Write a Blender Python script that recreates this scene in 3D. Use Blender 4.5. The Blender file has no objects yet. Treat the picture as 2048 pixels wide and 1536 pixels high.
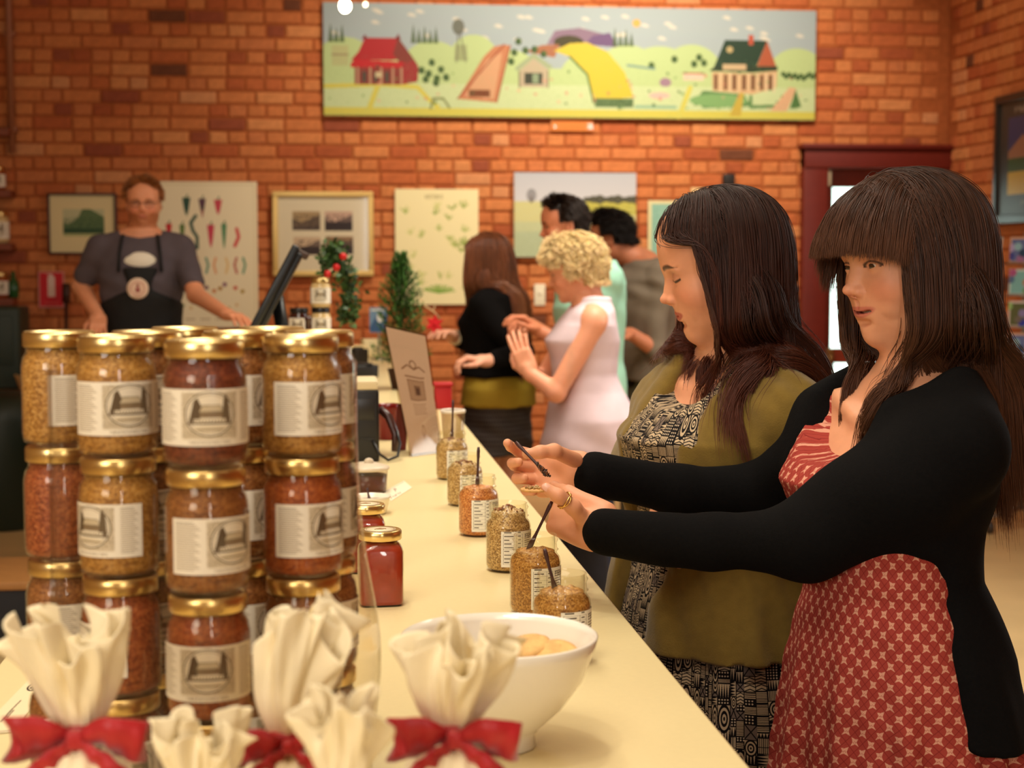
import bpy, math, random
import numpy as np
from mathutils import Vector, Matrix, Euler
random.seed(7); rng = np.random.default_rng(7)
scene = bpy.context.scene
col = scene.collection

# ------------------------------------------------------------------ camera
FOC = 3200.0                                  # focal length in pixels of the 2048 px wide frame
YAW = math.radians(6.54); PITCH = math.atan(249 / FOC)
CAM = np.array([0.0, 0.0, 1.475])
cam_d = bpy.data.cameras.new('camera'); cam_o = bpy.data.objects.new('camera', cam_d); col.objects.link(cam_o)
cam_o.location = CAM; cam_o.rotation_euler = (math.pi/2 - PITCH, 0, -YAW)
cam_d.sensor_width = 36; cam_d.lens = 36 * FOC / 2048; cam_d.clip_start = 0.05; cam_d.clip_end = 200
cam_d.dof.use_dof = True; cam_d.dof.focus_distance = 2.22; cam_d.dof.aperture_fstop = 6.6
scene.camera = cam_o
# ------------------------------------------------------------------ world (daylight outside the door)
world = bpy.data.worlds.new('world'); scene.world = world; world.use_nodes = True
bg = world.node_tree.nodes['Background']; bg.inputs[0].default_value = (0.86, 1.0, 0.93, 1); bg.inputs[1].default_value = 3.2
# ------------------------------------------------------------------ lamps
def area(name, loc, rot, size, power, color, sizey=None, spread=None, disk=False):
    d = bpy.data.lights.new(name, 'AREA'); o = bpy.data.objects.new(name, d); col.objects.link(o)
    o.location = loc; o.rotation_euler = [math.radians(a) for a in rot]
    d.shape = 'DISK' if disk else ('RECTANGLE' if sizey else 'SQUARE'); d.size = size
    if sizey: d.size_y = sizey
    if spread: d.spread = math.radians(spread)
    d.energy = power; d.color = color; return o
def spot(name, loc, target, power, color, angle, blend=0.6, radius=0.05):
    d = bpy.data.lights.new(name, 'SPOT'); o = bpy.data.objects.new(name, d); col.objects.link(o)
    o.location = loc; o.rotation_euler = (Vector(target) - Vector(loc)).to_track_quat('-Z', 'Y').to_euler()
    d.energy = power; d.color = color; d.spot_size = math.radians(angle); d.spot_blend = blend; d.shadow_soft_size = radius; return o
WARM = (1.0, 0.92, 0.77); WARM2 = (1.0, 0.85, 0.66)
area('ceiling_panel_lamp', (-0.6, 0.3, 3.9), (0, 0, 0), 1.6, 46, WARM, 1.6)
area('counter_lamp', (-0.1, 3.2, 3.6), (0, 0, 0), 0.5, 50, WARM, 3.6)
area('shop_lamp', (1.3, 5.4, 3.9), (0, 0, 0), 1.0, 60, WARM, 2.0, spread=110)
area('side_rim_fill', (4.05, 5.2, 2.3), (0, 90, 0), 1.3, 46, (0.95, 1.0, 0.96), 1.6)  # added cool light for rims on the right; this wall has no opening
area('front_fill', (-2.6, -2.4, 2.5), (70, 0, -42), 1.6, 92, (1.0, 0.94, 0.84), 1.4)  # added soft fill from behind the camera to lift faces and jar fronts
area('window_strip', (0.62, -1.6, 1.95), (84, 0, 8), .16, 16, (1.0, 0.97, 0.92), 1.5)
for i, (x, p, c) in enumerate([(0.95, 240, WARM2), (2.3, 290, WARM2), (-0.8, 14, WARM2), (3.2, 60, WARM2)]):
    spot('wall_spot', (x, 8.6, 3.95), (x + 0.1, 10.6, 1.9), p, c, 95, 0.9, 0.06)
for i, (x, y) in enumerate([(-0.35, 1.0), (0.05, 1.9), (-0.2, 2.6), (0.1, 3.8)]):
    spot('down_spot', (x, y, 3.4), (x, y + 0.1, 1.0), 26, WARM, 80, 0.8, 0.035)
# ------------------------------------------------------------------ exposure
scene.view_settings.view_transform = 'Standard'; scene.view_settings.look = 'None'
scene.view_settings.gamma = 1; scene.view_settings.exposure = 0.0; scene.view_settings.use_curve_mapping = False
scene.cycles.max_bounces = 8; scene.cycles.transparent_max_bounces = 12; scene.cycles.transmission_bounces = 8
scene.cycles.glossy_bounces = 4; scene.cycles.diffuse_bounces = 4; scene.cycles.sample_clamp_indirect = 4
scene.cycles.caustics_refractive = False; scene.cycles.caustics_reflective = False

# ------------------------------------------------------------------ coordinates read off the photograph
_f = np.array([math.sin(YAW)*math.cos(PITCH), math.cos(YAW)*math.cos(PITCH), -math.sin(PITCH)])
_r = np.array([math.cos(YAW), -math.sin(YAW), 0.0]); _u = np.cross(_r, _f)
def W(px, py, d):                    # the point at depth d seen at a pixel
    return CAM + d * (_f + _r*(px-1024)/FOC + _u*(768-py)/FOC)
def on(px, py, z=1.0):               # the point of a level plane seen at a pixel
    v = W(px, py, 1) - CAM; return CAM + v * ((z - CAM[2]) / v[2])
def atY(px, py, y):                  # the point of the plane Y = y seen at a pixel
    v = W(px, py, 1) - CAM; return CAM + v * (y / v[1])

# ------------------------------------------------------------------ materials
def lin(c):
    return tuple(((v/255)/12.92 if v/255 <= 0.04045 else (((v/255)+0.055)/1.055)**2.4) for v in c) + (1.0,)
MATS = {}
def mat(name, rgb=(200, 200, 200), rough=0.6, metal=0.0, spec=0.5, noise=0.0, nscale=20.0, bump=0.0, bscale=60.0, attr=None, sheen=0.0, trans=0.0, ior=1.45, coat=0.0, emit=None, sss=0.0, aniso=0.0, nstretch=None):
    if name in MATS: return MATS[name]
    m = bpy.data.materials.new(name); m.use_nodes = True; nt = m.node_tree; N = nt.nodes; L = nt.links
    b = N['Principled BSDF']; b.inputs['Base Color'].default_value = lin(rgb)
    b.inputs['Roughness'].default_value = rough; b.inputs['Metallic'].default_value = metal
    b.inputs['Specular IOR Level'].default_value = spec; b.inputs['IOR'].default_value = ior
    b.inputs['Transmission Weight'].default_value = trans; b.inputs['Coat Weight'].default_value = coat
    b.inputs['Sheen Weight'].default_value = sheen
    if sss: b.inputs['Subsurface Weight'].default_value = sss; b.inputs['Subsurface Radius'].default_value = (0.012, 0.004, 0.002); b.inputs['Subsurface Scale'].default_value = 1.0
    if emit: b.inputs['Emission Color'].default_value = lin(emit[0]); b.inputs['Emission Strength'].default_value = emit[1]
    src = None
    if attr:
        a = N.new('ShaderNodeAttribute'); a.attribute_name = attr; src = a.outputs['Color']
    tc = N.new('ShaderNodeTexCoord'); vec = tc.outputs['Object']
    if nstretch:
        mp = N.new('ShaderNodeMapping'); mp.inputs['Scale'].default_value = nstretch; L.new(vec, mp.inputs['Vector']); vec = mp.outputs['Vector']
    if noise:
        n = N.new('ShaderNodeTexNoise'); n.inputs['Scale'].default_value = nscale; n.inputs['Detail'].default_value = 4; L.new(vec, n.inputs['Vector'])
        mr = N.new('ShaderNodeMapRange'); mr.inputs['From Min'].default_value = 0.3; mr.inputs['From Max'].default_value = 0.7
        mr.inputs['To Min'].default_value = 1 - noise; mr.inputs['To Max'].default_value = 1 + noise*0.6; L.new(n.outputs['Fac'], mr.inputs['Value'])
        mx = N.new('ShaderNodeVectorMath'); mx.operation = 'SCALE'
        if src: L.new(src, mx.inputs[0])
        else: mx.inputs[0].default_value = lin(rgb)[:3]
        L.new(mr.outputs['Result'], mx.inputs['Scale']); src = mx.outputs['Vector']
    if src: L.new(src, b.inputs['Base Color'])
    if bump:
        n2 = N.new('ShaderNodeTexNoise'); n2.inputs['Scale'].default_value = bscale; n2.inputs['Detail'].default_value = 5; L.new(vec, n2.inputs['Vector'])
        bp = N.new('ShaderNodeBump'); bp.inputs['Strength'].default_value = bump; bp.inputs['Distance'].default_value = 0.002
        L.new(n2.outputs['Fac'], bp.inputs['Height']); L.new(bp.outputs['Normal'], b.inputs['Normal'])
    MATS[name] = m; return m
def image_mat(name, arr, rough=0.6, spec=0.3, bump=0.0, bscale=400, sheen=0, coat=0):
    """print drawn below by canvas(): arr is h x w x 3 in sRGB 0..255, row 0 at the bottom"""
    h, w = arr.shape[:2]
    im = bpy.data.images.new(name, w, h); px = np.ones((h, w, 4), np.float32); px[..., :3] = arr / 255.0
    im.pixels.foreach_set(px.ravel()); im.pack()
    m = mat(name, rough=rough, spec=spec, bump=bump, bscale=bscale, sheen=sheen, coat=coat); nt = m.node_tree
    t = nt.nodes.new('ShaderNodeTexImage'); t.image = im; uv = nt.nodes.new('ShaderNodeUVMap')
    nt.links.new(uv.outputs['UV'], t.inputs['Vector']); nt.links.new(t.outputs['Color'], nt.nodes['Principled BSDF'].inputs['Base Color'])
    return m

# ------------------------------------------------------------------ flat print: a small painter
class Canvas:
    def __init__(s, w, h, bgc):
        s.w, s.h = w, h; s.a = np.zeros((h, w, 3), np.float32); s.a[:] = bgc
        s.X, s.Y = np.meshgrid((np.arange(w)+.5)/w, (np.arange(h)+.5)/h)      # 0..1, y up
        s.ar = w / h
    def _put(s, m, c, al=1.0): m = (m*al)[..., None]; s.a[:] = s.a*(1-m) + np.array(c, np.float32)*m
    def rect(s, x0, y0, x1, y1, c, al=1.0): s._put(((s.X >= x0) & (s.X <= x1) & (s.Y >= y0) & (s.Y <= y1)).astype(np.float32), c, al)
    def ell(s, cx, cy, rx, ry, c, al=1.0, soft=0.0):
        d = np.sqrt(((s.X-cx)/rx)**2 + ((s.Y-cy)/ry)**2)
        s._put(np.clip((1-d)/max(soft, 1e-3), 0, 1) if soft else (d <= 1).astype(np.float32), c, al)
    def ring(s, cx, cy, rx, ry, t, c, al=1.0):
        d = np.sqrt(((s.X-cx)/rx)**2 + ((s.Y-cy)/ry)**2); s._put(((d <= 1) & (d >= 1-t)).astype(np.float32), c, al)
    def poly(s, pts, c, al=1.0):
        m = np.zeros(s.X.shape, bool); n = len(pts)
        for i in range(n):
            x0, y0 = pts[i]; x1, y1 = pts[(i+1) % n]
            if y0 == y1: continue
            k = ((s.Y < y0) != (s.Y < y1)) & (s.X < (x1-x0)*(s.Y-y0)/(y1-y0)+x0); m ^= k
        s._put(m.astype(np.float32), c, al)
    def line(s, pts, t, c, al=1.0):
        m = np.zeros(s.X.shape, bool)
        for (x0, y0), (x1, y1) in zip(pts[:-1], pts[1:]):
            dx, dy = (x1-x0)*s.ar, y1-y0; px, py = (s.X-x0)*s.ar, s.Y-y0
            k = np.clip((px*dx+py*dy)/(dx*dx+dy*dy+1e-9), 0, 1); m |= (px-k*dx)**2+(py-k*dy)**2 <= (t/2)**2
        s._put(m.astype(np.float32), c, al)
    FONT = {'A': '0E11111F111111', 'B': '1E11111E11111E', 'C': '0E11101010110E', 'D': '1E11111111111E', 'E': '1F10101E10101F', 'F': '1F10101E101010', 'G': '0E11101711110F', 'H': '1111111F111111', 'I': '0E04040404040E', 'L': '1010101010101F', 'M': '111B1511111111', 'N': '11191513111111', 'O': '0E11111111110E', 'P': '1E11111E101010', 'R': '1E11111E141211', 'S': '0F10100E01011E', 'T': '1F040404040404', 'U': '1111111111110E', 'W': '11111115151B11', 'Y': '11110A04040404', 'X': '11110A040A1111', 'K': '11121418141211', 'V': '11111111110A04', '1': '040C040404040E', '0': '0E11131519110E', '%': '18190204081303', ' ': '00000000000000', '.': '0000000000000C'}
    def text(s, x, y, hgt, txt, c, al=1.0, gap=1.25):
        cell = hgt/7; cw = cell/s.ar
        for ch in txt:
            g = s.FONT.get(ch, s.FONT['O'])
            for r_ in range(7):
                v = int(g[2*r_:2*r_+2], 16)
                for b_ in range(5):
                    if v >> (4-b_) & 1: s.rect(x+b_*cw, y+(6-r_)*cell, x+(b_+1)*cw, y+(7-r_)*cell, c, al)
            x += cw*5*gap
    def scrib(s, x0, y0, x1, y1, c, al=.85):   # lettering too small to read in the photograph
        h = y1-y0; w = h*.55/s.ar; x = x0; k = 0
        while x+w < x1:
            for a, b_ in (((0, 0), (0, 1)), ((0, 1), (.7, .8)), ((.1, .5), (.8, .5)), ((.8, 0), (.8, .9)), ((0, 0), (.8, .1)))[k % 3:k % 3+3]: s.line([(x+a[0]*w, y0+a[1]*h), (x+b_[0]*w, y0+b_[1]*h)], h*.17, c, al)
            x += w*(1.35 if k % 6 != 5 else 2.1); k += 1
    def speck(s, x0, y0, x1, y1, c, dens, al=1.0, sz=1):
        m = rng.random((s.h//sz+1, s.w//sz+1)) < dens; m = np.kron(m, np.ones((sz, sz)))[:s.h, :s.w]
        s._put((m * ((s.X >= x0) & (s.X <= x1) & (s.Y >= y0) & (s.Y <= y1))).astype(np.float32), c, al)
# ------------------------------------------------------------------ mesh helpers
def link_mesh(name, me, m=None, parent=None):
    o = bpy.data.objects.new(name, me); col.objects.link(o)
    if m is not None:
        for q in (m if isinstance(m, (list, tuple)) else [m]): me.materials.append(q)
    if parent is not None: o.parent = parent
    return o
class MB:
    """collects shapes for ONE mesh; points are local to the thing's empty"""
    def __init__(s): s.v = []; s.f = []; s.mi = []; s.uv = {}; s.n = 0; s.sm = []; s.T = None; s.m = 0
    def add(s, vs, fs, smooth=True, uvs=None):
        vs = np.asarray(vs, float)
        if s.T is not None: vs = vs @ np.array(s.T.to_3x3()).T + np.array(s.T.translation)
        s.v.append(vs); b = s.n; s.n += len(vs)
        for i, f in enumerate(fs):
            if uvs is not None: s.uv[len(s.f)] = [uvs[j] for j in f]
            s.f.append([b+j for j in f]); s.mi.append(s.m); s.sm.append(smooth)
        return s
    def box(s, c, size, bev=0.0, rz=0):
        hx, hy, hz = [a/2 for a in size]; c = np.array(c, float)
        if bev <= 0:
            vs = [(x*hx, y*hy, z*hz) for x in (-1, 1) for y in (-1, 1) for z in (-1, 1)]
            fs = [(0, 1, 3, 2), (4, 6, 7, 5), (0, 4, 5, 1), (2, 3, 7, 6), (0, 2, 6, 4), (1, 5, 7, 3)]
        else:
            bm = __import__('bmesh').new(); __import__('bmesh').ops.create_cube(bm, size=1)
            for v in bm.verts: v.co = (v.co.x*size[0], v.co.y*size[1], v.co.z*size[2])
            __import__('bmesh').ops.bevel(bm, geom=list(bm.edges), offset=bev, segments=2, affect='EDGES', profile=0.6)
            bm.verts.index_update(); vs = [tuple(v.co) for v in bm.verts]; fs = [[v.index for v in f.verts] for f in bm.faces]; bm.free()
        vs = np.array(vs)
        if rz: cz, sz = math.cos(rz), math.sin(rz); vs = vs @ np.array([[cz, sz, 0], [-sz, cz, 0], [0, 0, 1]])
        return s.add(vs + c, fs, smooth=bev > 0)
    def rings(s, R, cap0=True, cap1=True, closed=True, smooth=True, uv=False):
        R = np.asarray(R, float); k, n = R.shape[:2]; vs = R.reshape(-1, 3); fs = []; nn = n if closed else n-1
        for i in range(k-1):
            for j in range(nn): a = i*n+j; b = i*n+(j+1) % n; fs.append((a, b, b+n, a+n))
        if cap0 and closed: fs.append(tuple(range(n-1, -1, -1)))
        if cap1 and closed: fs.append(tuple(range((k-1)*n, k*n)))
        return s.add(vs, fs, smooth)
    def lathe(s, prof, n=32, c=(0, 0, 0), cap0=True, cap1=True, a0=0.0, a1=None, smooth=True):
        th = np.linspace(0, 2*math.pi, n, endpoint=False) if a1 is None else np.linspace(a0, a1, n)
        R = [[(r*math.cos(t)+c[0], r*math.sin(t)+c[1], z+c[2]) for t in th] for r, z in prof]
        return s.rings(R, cap0, cap1, closed=a1 is None, smooth=smooth)
    def tube(s, pts, r, n=10, cap=True, flat=None):
        pts = np.asarray(pts, float); k = len(pts); r = np.ones(k)*r if np.isscalar(r) else np.asarray(r)
        T = np.gradient(pts, axis=0); T /= np.linalg.norm(T, axis=1)[:, None]+1e-9
        u = np.cross(T[0], (0, 0, 1)); u = u if np.linalg.norm(u) > .1 else np.cross(T[0], (0, 1, 0)); R = []
        for i in range(k):
            u = u - T[i]*u.dot(T[i]); u /= np.linalg.norm(u)+1e-9; w = np.cross(T[i], u); a = np.linspace(0, 2*math.pi, n, endpoint=False)
            R.append(pts[i] + r[i]*(np.outer(np.cos(a), u) + np.outer(np.sin(a), w)*(flat or 1)))
        return s.rings(R, cap, cap)
    def ball(s, c, r, n=12, m=8):
        r = (r, r, r) if np.isscalar(r) else r; ph = np.linspace(0.02, math.pi-0.02, m)
        R = [[(c[0]+r[0]*math.sin(p)*math.cos(t), c[1]+r[1]*math.sin(p)*math.sin(t), c[2]-r[2]*math.cos(p)) for t in np.linspace(0, 2*math.pi, n, endpoint=False)] for p in ph]
        return s.rings(R)
    def quad(s, p, smooth=False):            # p: 4 points, uv over the whole quad
        return s.add(p, [(0, 1, 2, 3)], smooth, uvs=[(0, 0), (1, 0), (1, 1), (0, 1)])
    def arc_label(s, r, z0, z1, a0, a1, n=16, c=(0, 0, 0)):   # curved print on a jar
        A = np.linspace(a0, a1, n); vs = []; uv = []; fs = []
        for i, t in enumerate(A):
            for j, z in enumerate((z0, z1)): vs.append((c[0]+r*math.cos(t), c[1]+r*math.sin(t), c[2]+z)); uv.append((i/(n-1), j))
        for i in range(n-1): fs.append((2*i, 2*i+2, 2*i+3, 2*i+1))
        return s.add(vs, fs, True, uvs=uv)
    def data(s, name):
        me = bpy.data.meshes.new(name); me.from_pydata(np.concatenate(s.v).tolist(), [], s.f)
        me.polygons.foreach_set('use_smooth', s.sm); me.polygons.foreach_set('material_index', s.mi)
        if s.uv:
            l = me.uv_layers.new(name='UVMap')
            for fi, p in enumerate(me.polygons):
                if fi in s.uv:
                    for q, li in zip(s.uv[fi], p.loop_indices): l.data[li].uv = q
        me.update(); return me
    def build(s, name, m, parent=None): return link_mesh(name, s.data(name), m, parent)
def thing(name, loc, label, cat, group=None, rz=0.0):
    o = bpy.data.objects.new(name, None); col.objects.link(o); o.location = loc; o.rotation_euler = (0, 0, rz); o.empty_display_size = .05
    return tag(o, label, cat, group)
def tag(o, label, cat, group=None):
    o['label'] = label; o['category'] = cat
    if group: o['group'] = group
    return o
def copy_tree(o, parent=None):
    c = o.copy(); col.objects.link(c)
    if parent is not None: c.parent = parent
    for ch in list(o.children): copy_tree(ch, c)
    return c
def vcol(me, cols, name='tint'):             # per-vertex colour, sRGB 0..255
    a = me.color_attributes.new(name, 'FLOAT_COLOR', 'POINT'); c = np.asarray(cols, float)/255
    c = np.where(c <= .04045, c/12.92, ((c+.055)/1.055)**2.4); c = np.concatenate([c, np.ones((len(c), 1))], 1)
    a.data.foreach_set('color', c.astype(np.float32).ravel())

# ------------------------------------------------------------------ smooth solids: signed distances, meshed by surface nets
class SDF:
    def __init__(s): s.ops = []; s.R = np.eye(3); s.t = np.zeros(3)
    def frame(s, R=None, t=None): s.R = np.eye(3) if R is None else np.array(R, float); s.t = np.zeros(3) if t is None else np.array(t, float); return s
    def _w(s, p): return s.R @ np.array(p, float) + s.t
    def ell(s, c, r, k=0.01, mode='u', rot=None):
        R = s.R if rot is None else s.R @ np.array(Euler([math.radians(a) for a in rot]).to_matrix())
        s.ops.append(('ell', s._w(c), R, np.array(r, float) if not np.isscalar(r) else np.ones(3)*r, k, mode)); return s
    def box(s, c, h, rd=0.005, k=0.01, mode='u', rot=None):
        R = s.R if rot is None else s.R @ np.array(Euler([math.radians(a) for a in rot]).to_matrix())
        s.ops.append(('box', s._w(c), R, np.array(h, float), rd, k, mode)); return s
    def cap(s, a, b, r1, r2=None, k=0.01, mode='u'):
        s.ops.append(('cap', s._w(a), s._w(b), r1, r1 if r2 is None else r2, k, mode)); return s
    def chain(s, pts, rs, k=0.01, mode='u'):
        for i in range(len(pts)-1): s.cap(pts[i], pts[i+1], rs[i], rs[i+1], k, mode)
        return s
    def loft(s, rows, k=0.01, mode='u', p=2.2, fold=None):
        """rows: (z, cx, cy, halfx, halfy) ascending z; fold: f(theta, z) -> radius factor"""
        s.ops.append(('loft', s.R, s.t, np.array(rows, float), p, k, mode, fold)); return s
    def field(s, lo, hi, h, extra=0.0):
        n = np.ceil((np.array(hi)-np.array(lo))/h).astype(int)+1; lo = np.array(lo, float)
        F = np.full(n, 0.5, np.float32)
        ax = [lo[i]+h*np.arange(n[i]) for i in range(3)]
        for op in s.ops:
            kind = op[0]; mode = op[6] if kind in ('box', 'cap', 'loft') else op[5]
            k = op[5] if kind in ('box', 'cap', 'loft') else op[4]; mg = k+4*h+0.004+extra
            if kind == 'ell': c = op[1]; e = np.abs(op[2]) @ op[3]; b0, b1 = c-e-mg, c+e+mg
            elif kind == 'box': c = op[1]; e = np.abs(op[2]) @ op[3]; b0, b1 = c-e-mg, c+e+mg
            elif kind == 'cap': rr = max(op[3], op[4])+mg; b0 = np.minimum(op[1], op[2])-rr; b1 = np.maximum(op[1], op[2])+rr
            else:
                rw = op[3]; cs = np.array([op[1] @ np.array([x, y, r_[0]])+op[2] for r_ in rw for x in (r_[1]-r_[3]*1.15, r_[1]+r_[3]*1.15) for y in (r_[2]-r_[4]*1.15, r_[2]+r_[4]*1.15)])
                b0, b1 = cs.min(0)-mg, cs.max(0)+mg
            i0 = np.maximum(0, np.floor((b0-lo)/h).astype(int)); i1 = np.minimum(n, np.ceil((b1-lo)/h).astype(int)+1)
            if np.any(i1 <= i0): continue
            sl = tuple(slice(i0[i], i1[i]) for i in range(3))
            X, Y, Z = [ax[i][sl[i]].astype(np.float32).reshape([-1 if j == i else 1 for j in range(3)]) for i in range(3)]
            if kind in ('ell', 'box'):
                R = op[2]; c = op[1]; dx, dy, dz = X-c[0], Y-c[1], Z-c[2]
                q = [R[0, i]*dx+R[1, i]*dy+R[2, i]*dz for i in range(3)]
                if kind == 'ell':
                    r = op[3]; k0 = np.sqrt(sum((q[i]/r[i])**2 for i in range(3))); k1 = np.sqrt(sum((q[i]/r[i]**2)**2 for i in range(3))); d = k0*(k0-1)/np.maximum(k1, 1e-6)
                else:
                    hh = op[3]-op[4]; a = [np.abs(q[i])-hh[i] for i in range(3)]
                    d = np.sqrt(sum(np.maximum(v, 0)**2 for v in a))+np.minimum(np.maximum(np.maximum(a[0], a[1]), a[2]), 0)-op[4]
            elif kind == 'cap':
                a, b = op[1], op[2]; ba = b-a; L2 = ba.dot(ba)+1e-12; dx, dy, dz = X-a[0], Y-a[1], Z-a[2]
                t = np.clip((dx*ba[0]+dy*ba[1]+dz*ba[2])/L2, 0, 1)
                d = np.sqrt((dx-t*ba[0])**2+(dy-t*ba[1])**2+(dz-t*ba[2])**2)-(op[3]+t*(op[4]-op[3]))
            else:
                R, t0, rw, pw = op[1], op[2], op[3], op[4]; dx, dy, dz = X-t0[0], Y-t0[1], Z-t0[2]
                q = [R[0, i]*dx+R[1, i]*dy+R[2, i]*dz for i in range(3)]
                zz = np.clip(q[2], rw[0, 0], rw[-1, 0]); I = lambda j: np.interp(zz, rw[:, 0], rw[:, j])
                x = q[0]-I(1); y = q[1]-I(2); A = I(3); B = I(4)
                if op[7] is not None: fac = op[7](np.arctan2(y/B, x/A), zz); A = A*fac; B = B*fac
                g = (np.abs(x/A)**pw+np.abs(y/B)**pw)**(1/pw)
                dl = (g-1)*np.minimum(A, B)*0.9; ez = np.maximum(q[2]-rw[-1, 0], rw[0, 0]-q[2])
                d = np.where(ez > 0, np.sqrt(np.maximum(dl, 0)**2+ez**2), np.maximum(dl, ez))
            G = F[sl]
            if mode == 'u': hh = np.maximum(k-np.abs(G-d), 0)/max(k, 1e-6); F[sl] = np.minimum(G, d)-hh*hh*k*0.25
            elif mode == 's': d = -d; hh = np.maximum(k-np.abs(G-d), 0)/max(k, 1e-6); F[sl] = np.maximum(G, d)+hh*hh*k*0.25
        return F, lo, n
    def mesh(s, lo, hi, h, disp=None):
        F, lo, n = s.field(lo, hi, h)
        if disp is not None:
            gx = [lo[i]+h*np.arange(n[i]) for i in range(3)]; F = F + disp(gx[0][:, None, None], gx[1][None, :, None], gx[2][None, None, :])
        return nets(F, lo, h)
def nets(F, lo, h):
    S = F < 0; nx, ny, nz = F.shape
    cnt = np.zeros((nx-1, ny-1, nz-1), np.int8)
    for a in (0, 1):
        for b in (0, 1):
            for c in (0, 1): cnt += S[a:nx-1+a, b:ny-1+b, c:nz-1+c]
    act = np.argwhere((cnt > 0) & (cnt < 8))
    if len(act) == 0: return np.zeros((0, 3)), []
    idx = -np.ones((nx-1, ny-1, nz-1), np.int64); idx[act[:, 0], act[:, 1], act[:, 2]] = np.arange(len(act))
    acc = np.zeros((len(act), 3)); num = np.zeros(len(act))
    corners = [(a, b, c) for a in (0, 1) for b in (0, 1) for c in (0, 1)]
    for c0 in corners:
        for i in range(3):
            if c0[i]: continue
            c1 = list(c0); c1[i] = 1
            f0 = F[act[:, 0]+c0[0], act[:, 1]+c0[1], act[:, 2]+c0[2]]; f1 = F[act[:, 0]+c1[0], act[:, 1]+c1[1], act[:, 2]+c1[2]]
            m = (f0 < 0) != (f1 < 0); t = np.where(m, f0/(f0-f1+1e-12*(f0 == f1)), 0)
            p = np.tile(np.array(c0, float), (len(act), 1)); p[:, i] = t; acc += p*m[:, None]; num += m
    V = lo + h*(act + acc/num[:, None])
    Q = []
    for i in range(3):
        j, k = (i+1) % 3, (i+2) % 3
        sa = [slice(None)]*3; sb = [slice(None)]*3; sa[i] = slice(0, -1); sb[i] = slice(1, None)
        A, B = S[tuple(sa)], S[tuple(sb)]; e = np.argwhere(A != B)
        ok = (e[:, j] > 0) & (e[:, k] > 0) & (e[:, j] < F.shape[j]-1) & (e[:, k] < F.shape[k]-1); e = e[ok]
        def g(dj, dk): q = e.copy(); q[:, j] -= dj; q[:, k] -= dk; return idx[q[:, 0], q[:, 1], q[:, 2]]
        q = np.stack([g(1, 1), g(0, 1), g(0, 0), g(1, 0)], 1); fl = A[e[:, 0], e[:, 1], e[:, 2]]
        q[~fl] = q[~fl][:, ::-1]; Q.append(q)
    return V, np.concatenate(Q)
def quads_mesh(name, V, Q):
    me = bpy.data.meshes.new(name); me.vertices.add(len(V)); me.vertices.foreach_set('co', np.asarray(V, np.float32).ravel())
    me.loops.add(len(Q)*4); me.loops.foreach_set('vertex_index', np.asarray(Q, np.int32).ravel())
    me.polygons.add(len(Q)); me.polygons.foreach_set('loop_start', np.arange(0, len(Q)*4, 4, dtype=np.int32))
    me.polygons.foreach_set('use_smooth', np.ones(len(Q), bool)); me.update(calc_edges=True); me.validate(); return me
def multi_mesh(s, boxes, disp=None):         # the same solid meshed finely in some boxes, coarsely elsewhere: [(lo, hi, h)...]
    Vs, Qs, b = [], [], 0
    for k, (lo, hi, h) in enumerate(boxes):
        V, Q = s.mesh(lo, hi, h, disp)
        if len(V) == 0: continue
        Qc = V[Q].mean(1); keep = np.ones(len(Q), bool)
        for lo2, hi2, h2 in boxes[:k]: keep &= ~np.all((Qc > np.array(lo2)+1.5*h2+h*1.4) & (Qc < np.array(hi2)-1.5*h2-h*1.8), axis=1)
        Q = Q[keep]; u, inv = np.unique(Q, return_inverse=True); Vs.append(V[u]); Qs.append(inv.reshape(Q.shape)+b); b += len(u)
    return np.concatenate(Vs), np.concatenate(Qs)
def cyl_uv(me, V, c, su, sv, R=None):        # print wrapped round a garment
    P = (V-np.array(c)) @ (np.eye(3) if R is None else np.array(R)); th = np.arctan2(P[:, 0], -P[:, 1])
    l = me.uv_layers.new(name='UVMap'); vi = np.empty(len(me.loops), np.int32); me.loops.foreach_get('vertex_index', vi)
    u = th[vi].reshape(-1, 4); d = u-u[:, :1]; u = u-np.round(d/(2*math.pi))*2*math.pi
    uv = np.stack([u.ravel()*su, P[vi, 2]*sv], 1); l.data.foreach_set('uv', uv.astype(np.float32).ravel())
# ------------------------------------------------------------------ the room
WY = 10.6; WX = 4.2; CEIL = 4.2; LX = -4.2; NY = -3.4
def struct(o): o['kind'] = 'structure'; return o
floor_m = mat('floor_concrete', (206, 178, 128), rough=0.32, noise=0.12, nscale=2.5, bump=0.05, spec=0.4)
b = MB(); b.box(((WX+LX)/2, (WY+NY)/2, -0.06), (WX-LX+0.6, WY-NY+0.6, 0.12)); struct(b.build('floor', floor_m))
plaster = mat('plaster', (190, 160, 120), rough=0.9, noise=0.06)
b = MB(); b.box(((WX+LX)/2, (WY+NY)/2, CEIL+0.05), (WX-LX+0.6, WY-NY+0.6, 0.1)); struct(b.build('ceiling', mat('ceiling_paint', (215, 190, 150), rough=0.9)))
b = MB(); b.box((LX-0.06, (WY+NY)/2+.1, CEIL/2), (0.12, WY-NY+.3, CEIL)); struct(b.build('wall_left', plaster))
b = MB(); b.box(((WX+LX)/2, NY-0.06, CEIL/2), (WX-LX, 0.12, CEIL)); struct(b.build('wall_front', plaster))
brick_m = mat('brick', attr='tint', rough=0.85, noise=0.16, nscale=30, bump=0.5, bscale=90, spec=0.25)
mortar_m = mat('mortar', (164, 92, 52), rough=0.95, noise=0.2, nscale=25, spec=0.1)
DX0, DX1, DZ1 = atY(1648, 400, WY)[0], atY(1870, 400, WY)[0], atY(1700, 338, WY)[2]     # the door opening
def wall_core(name, quads):
    b = MB()
    for c, sz in quads: b.box(c, sz)
    return struct(b.build(name, mortar_m))
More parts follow.
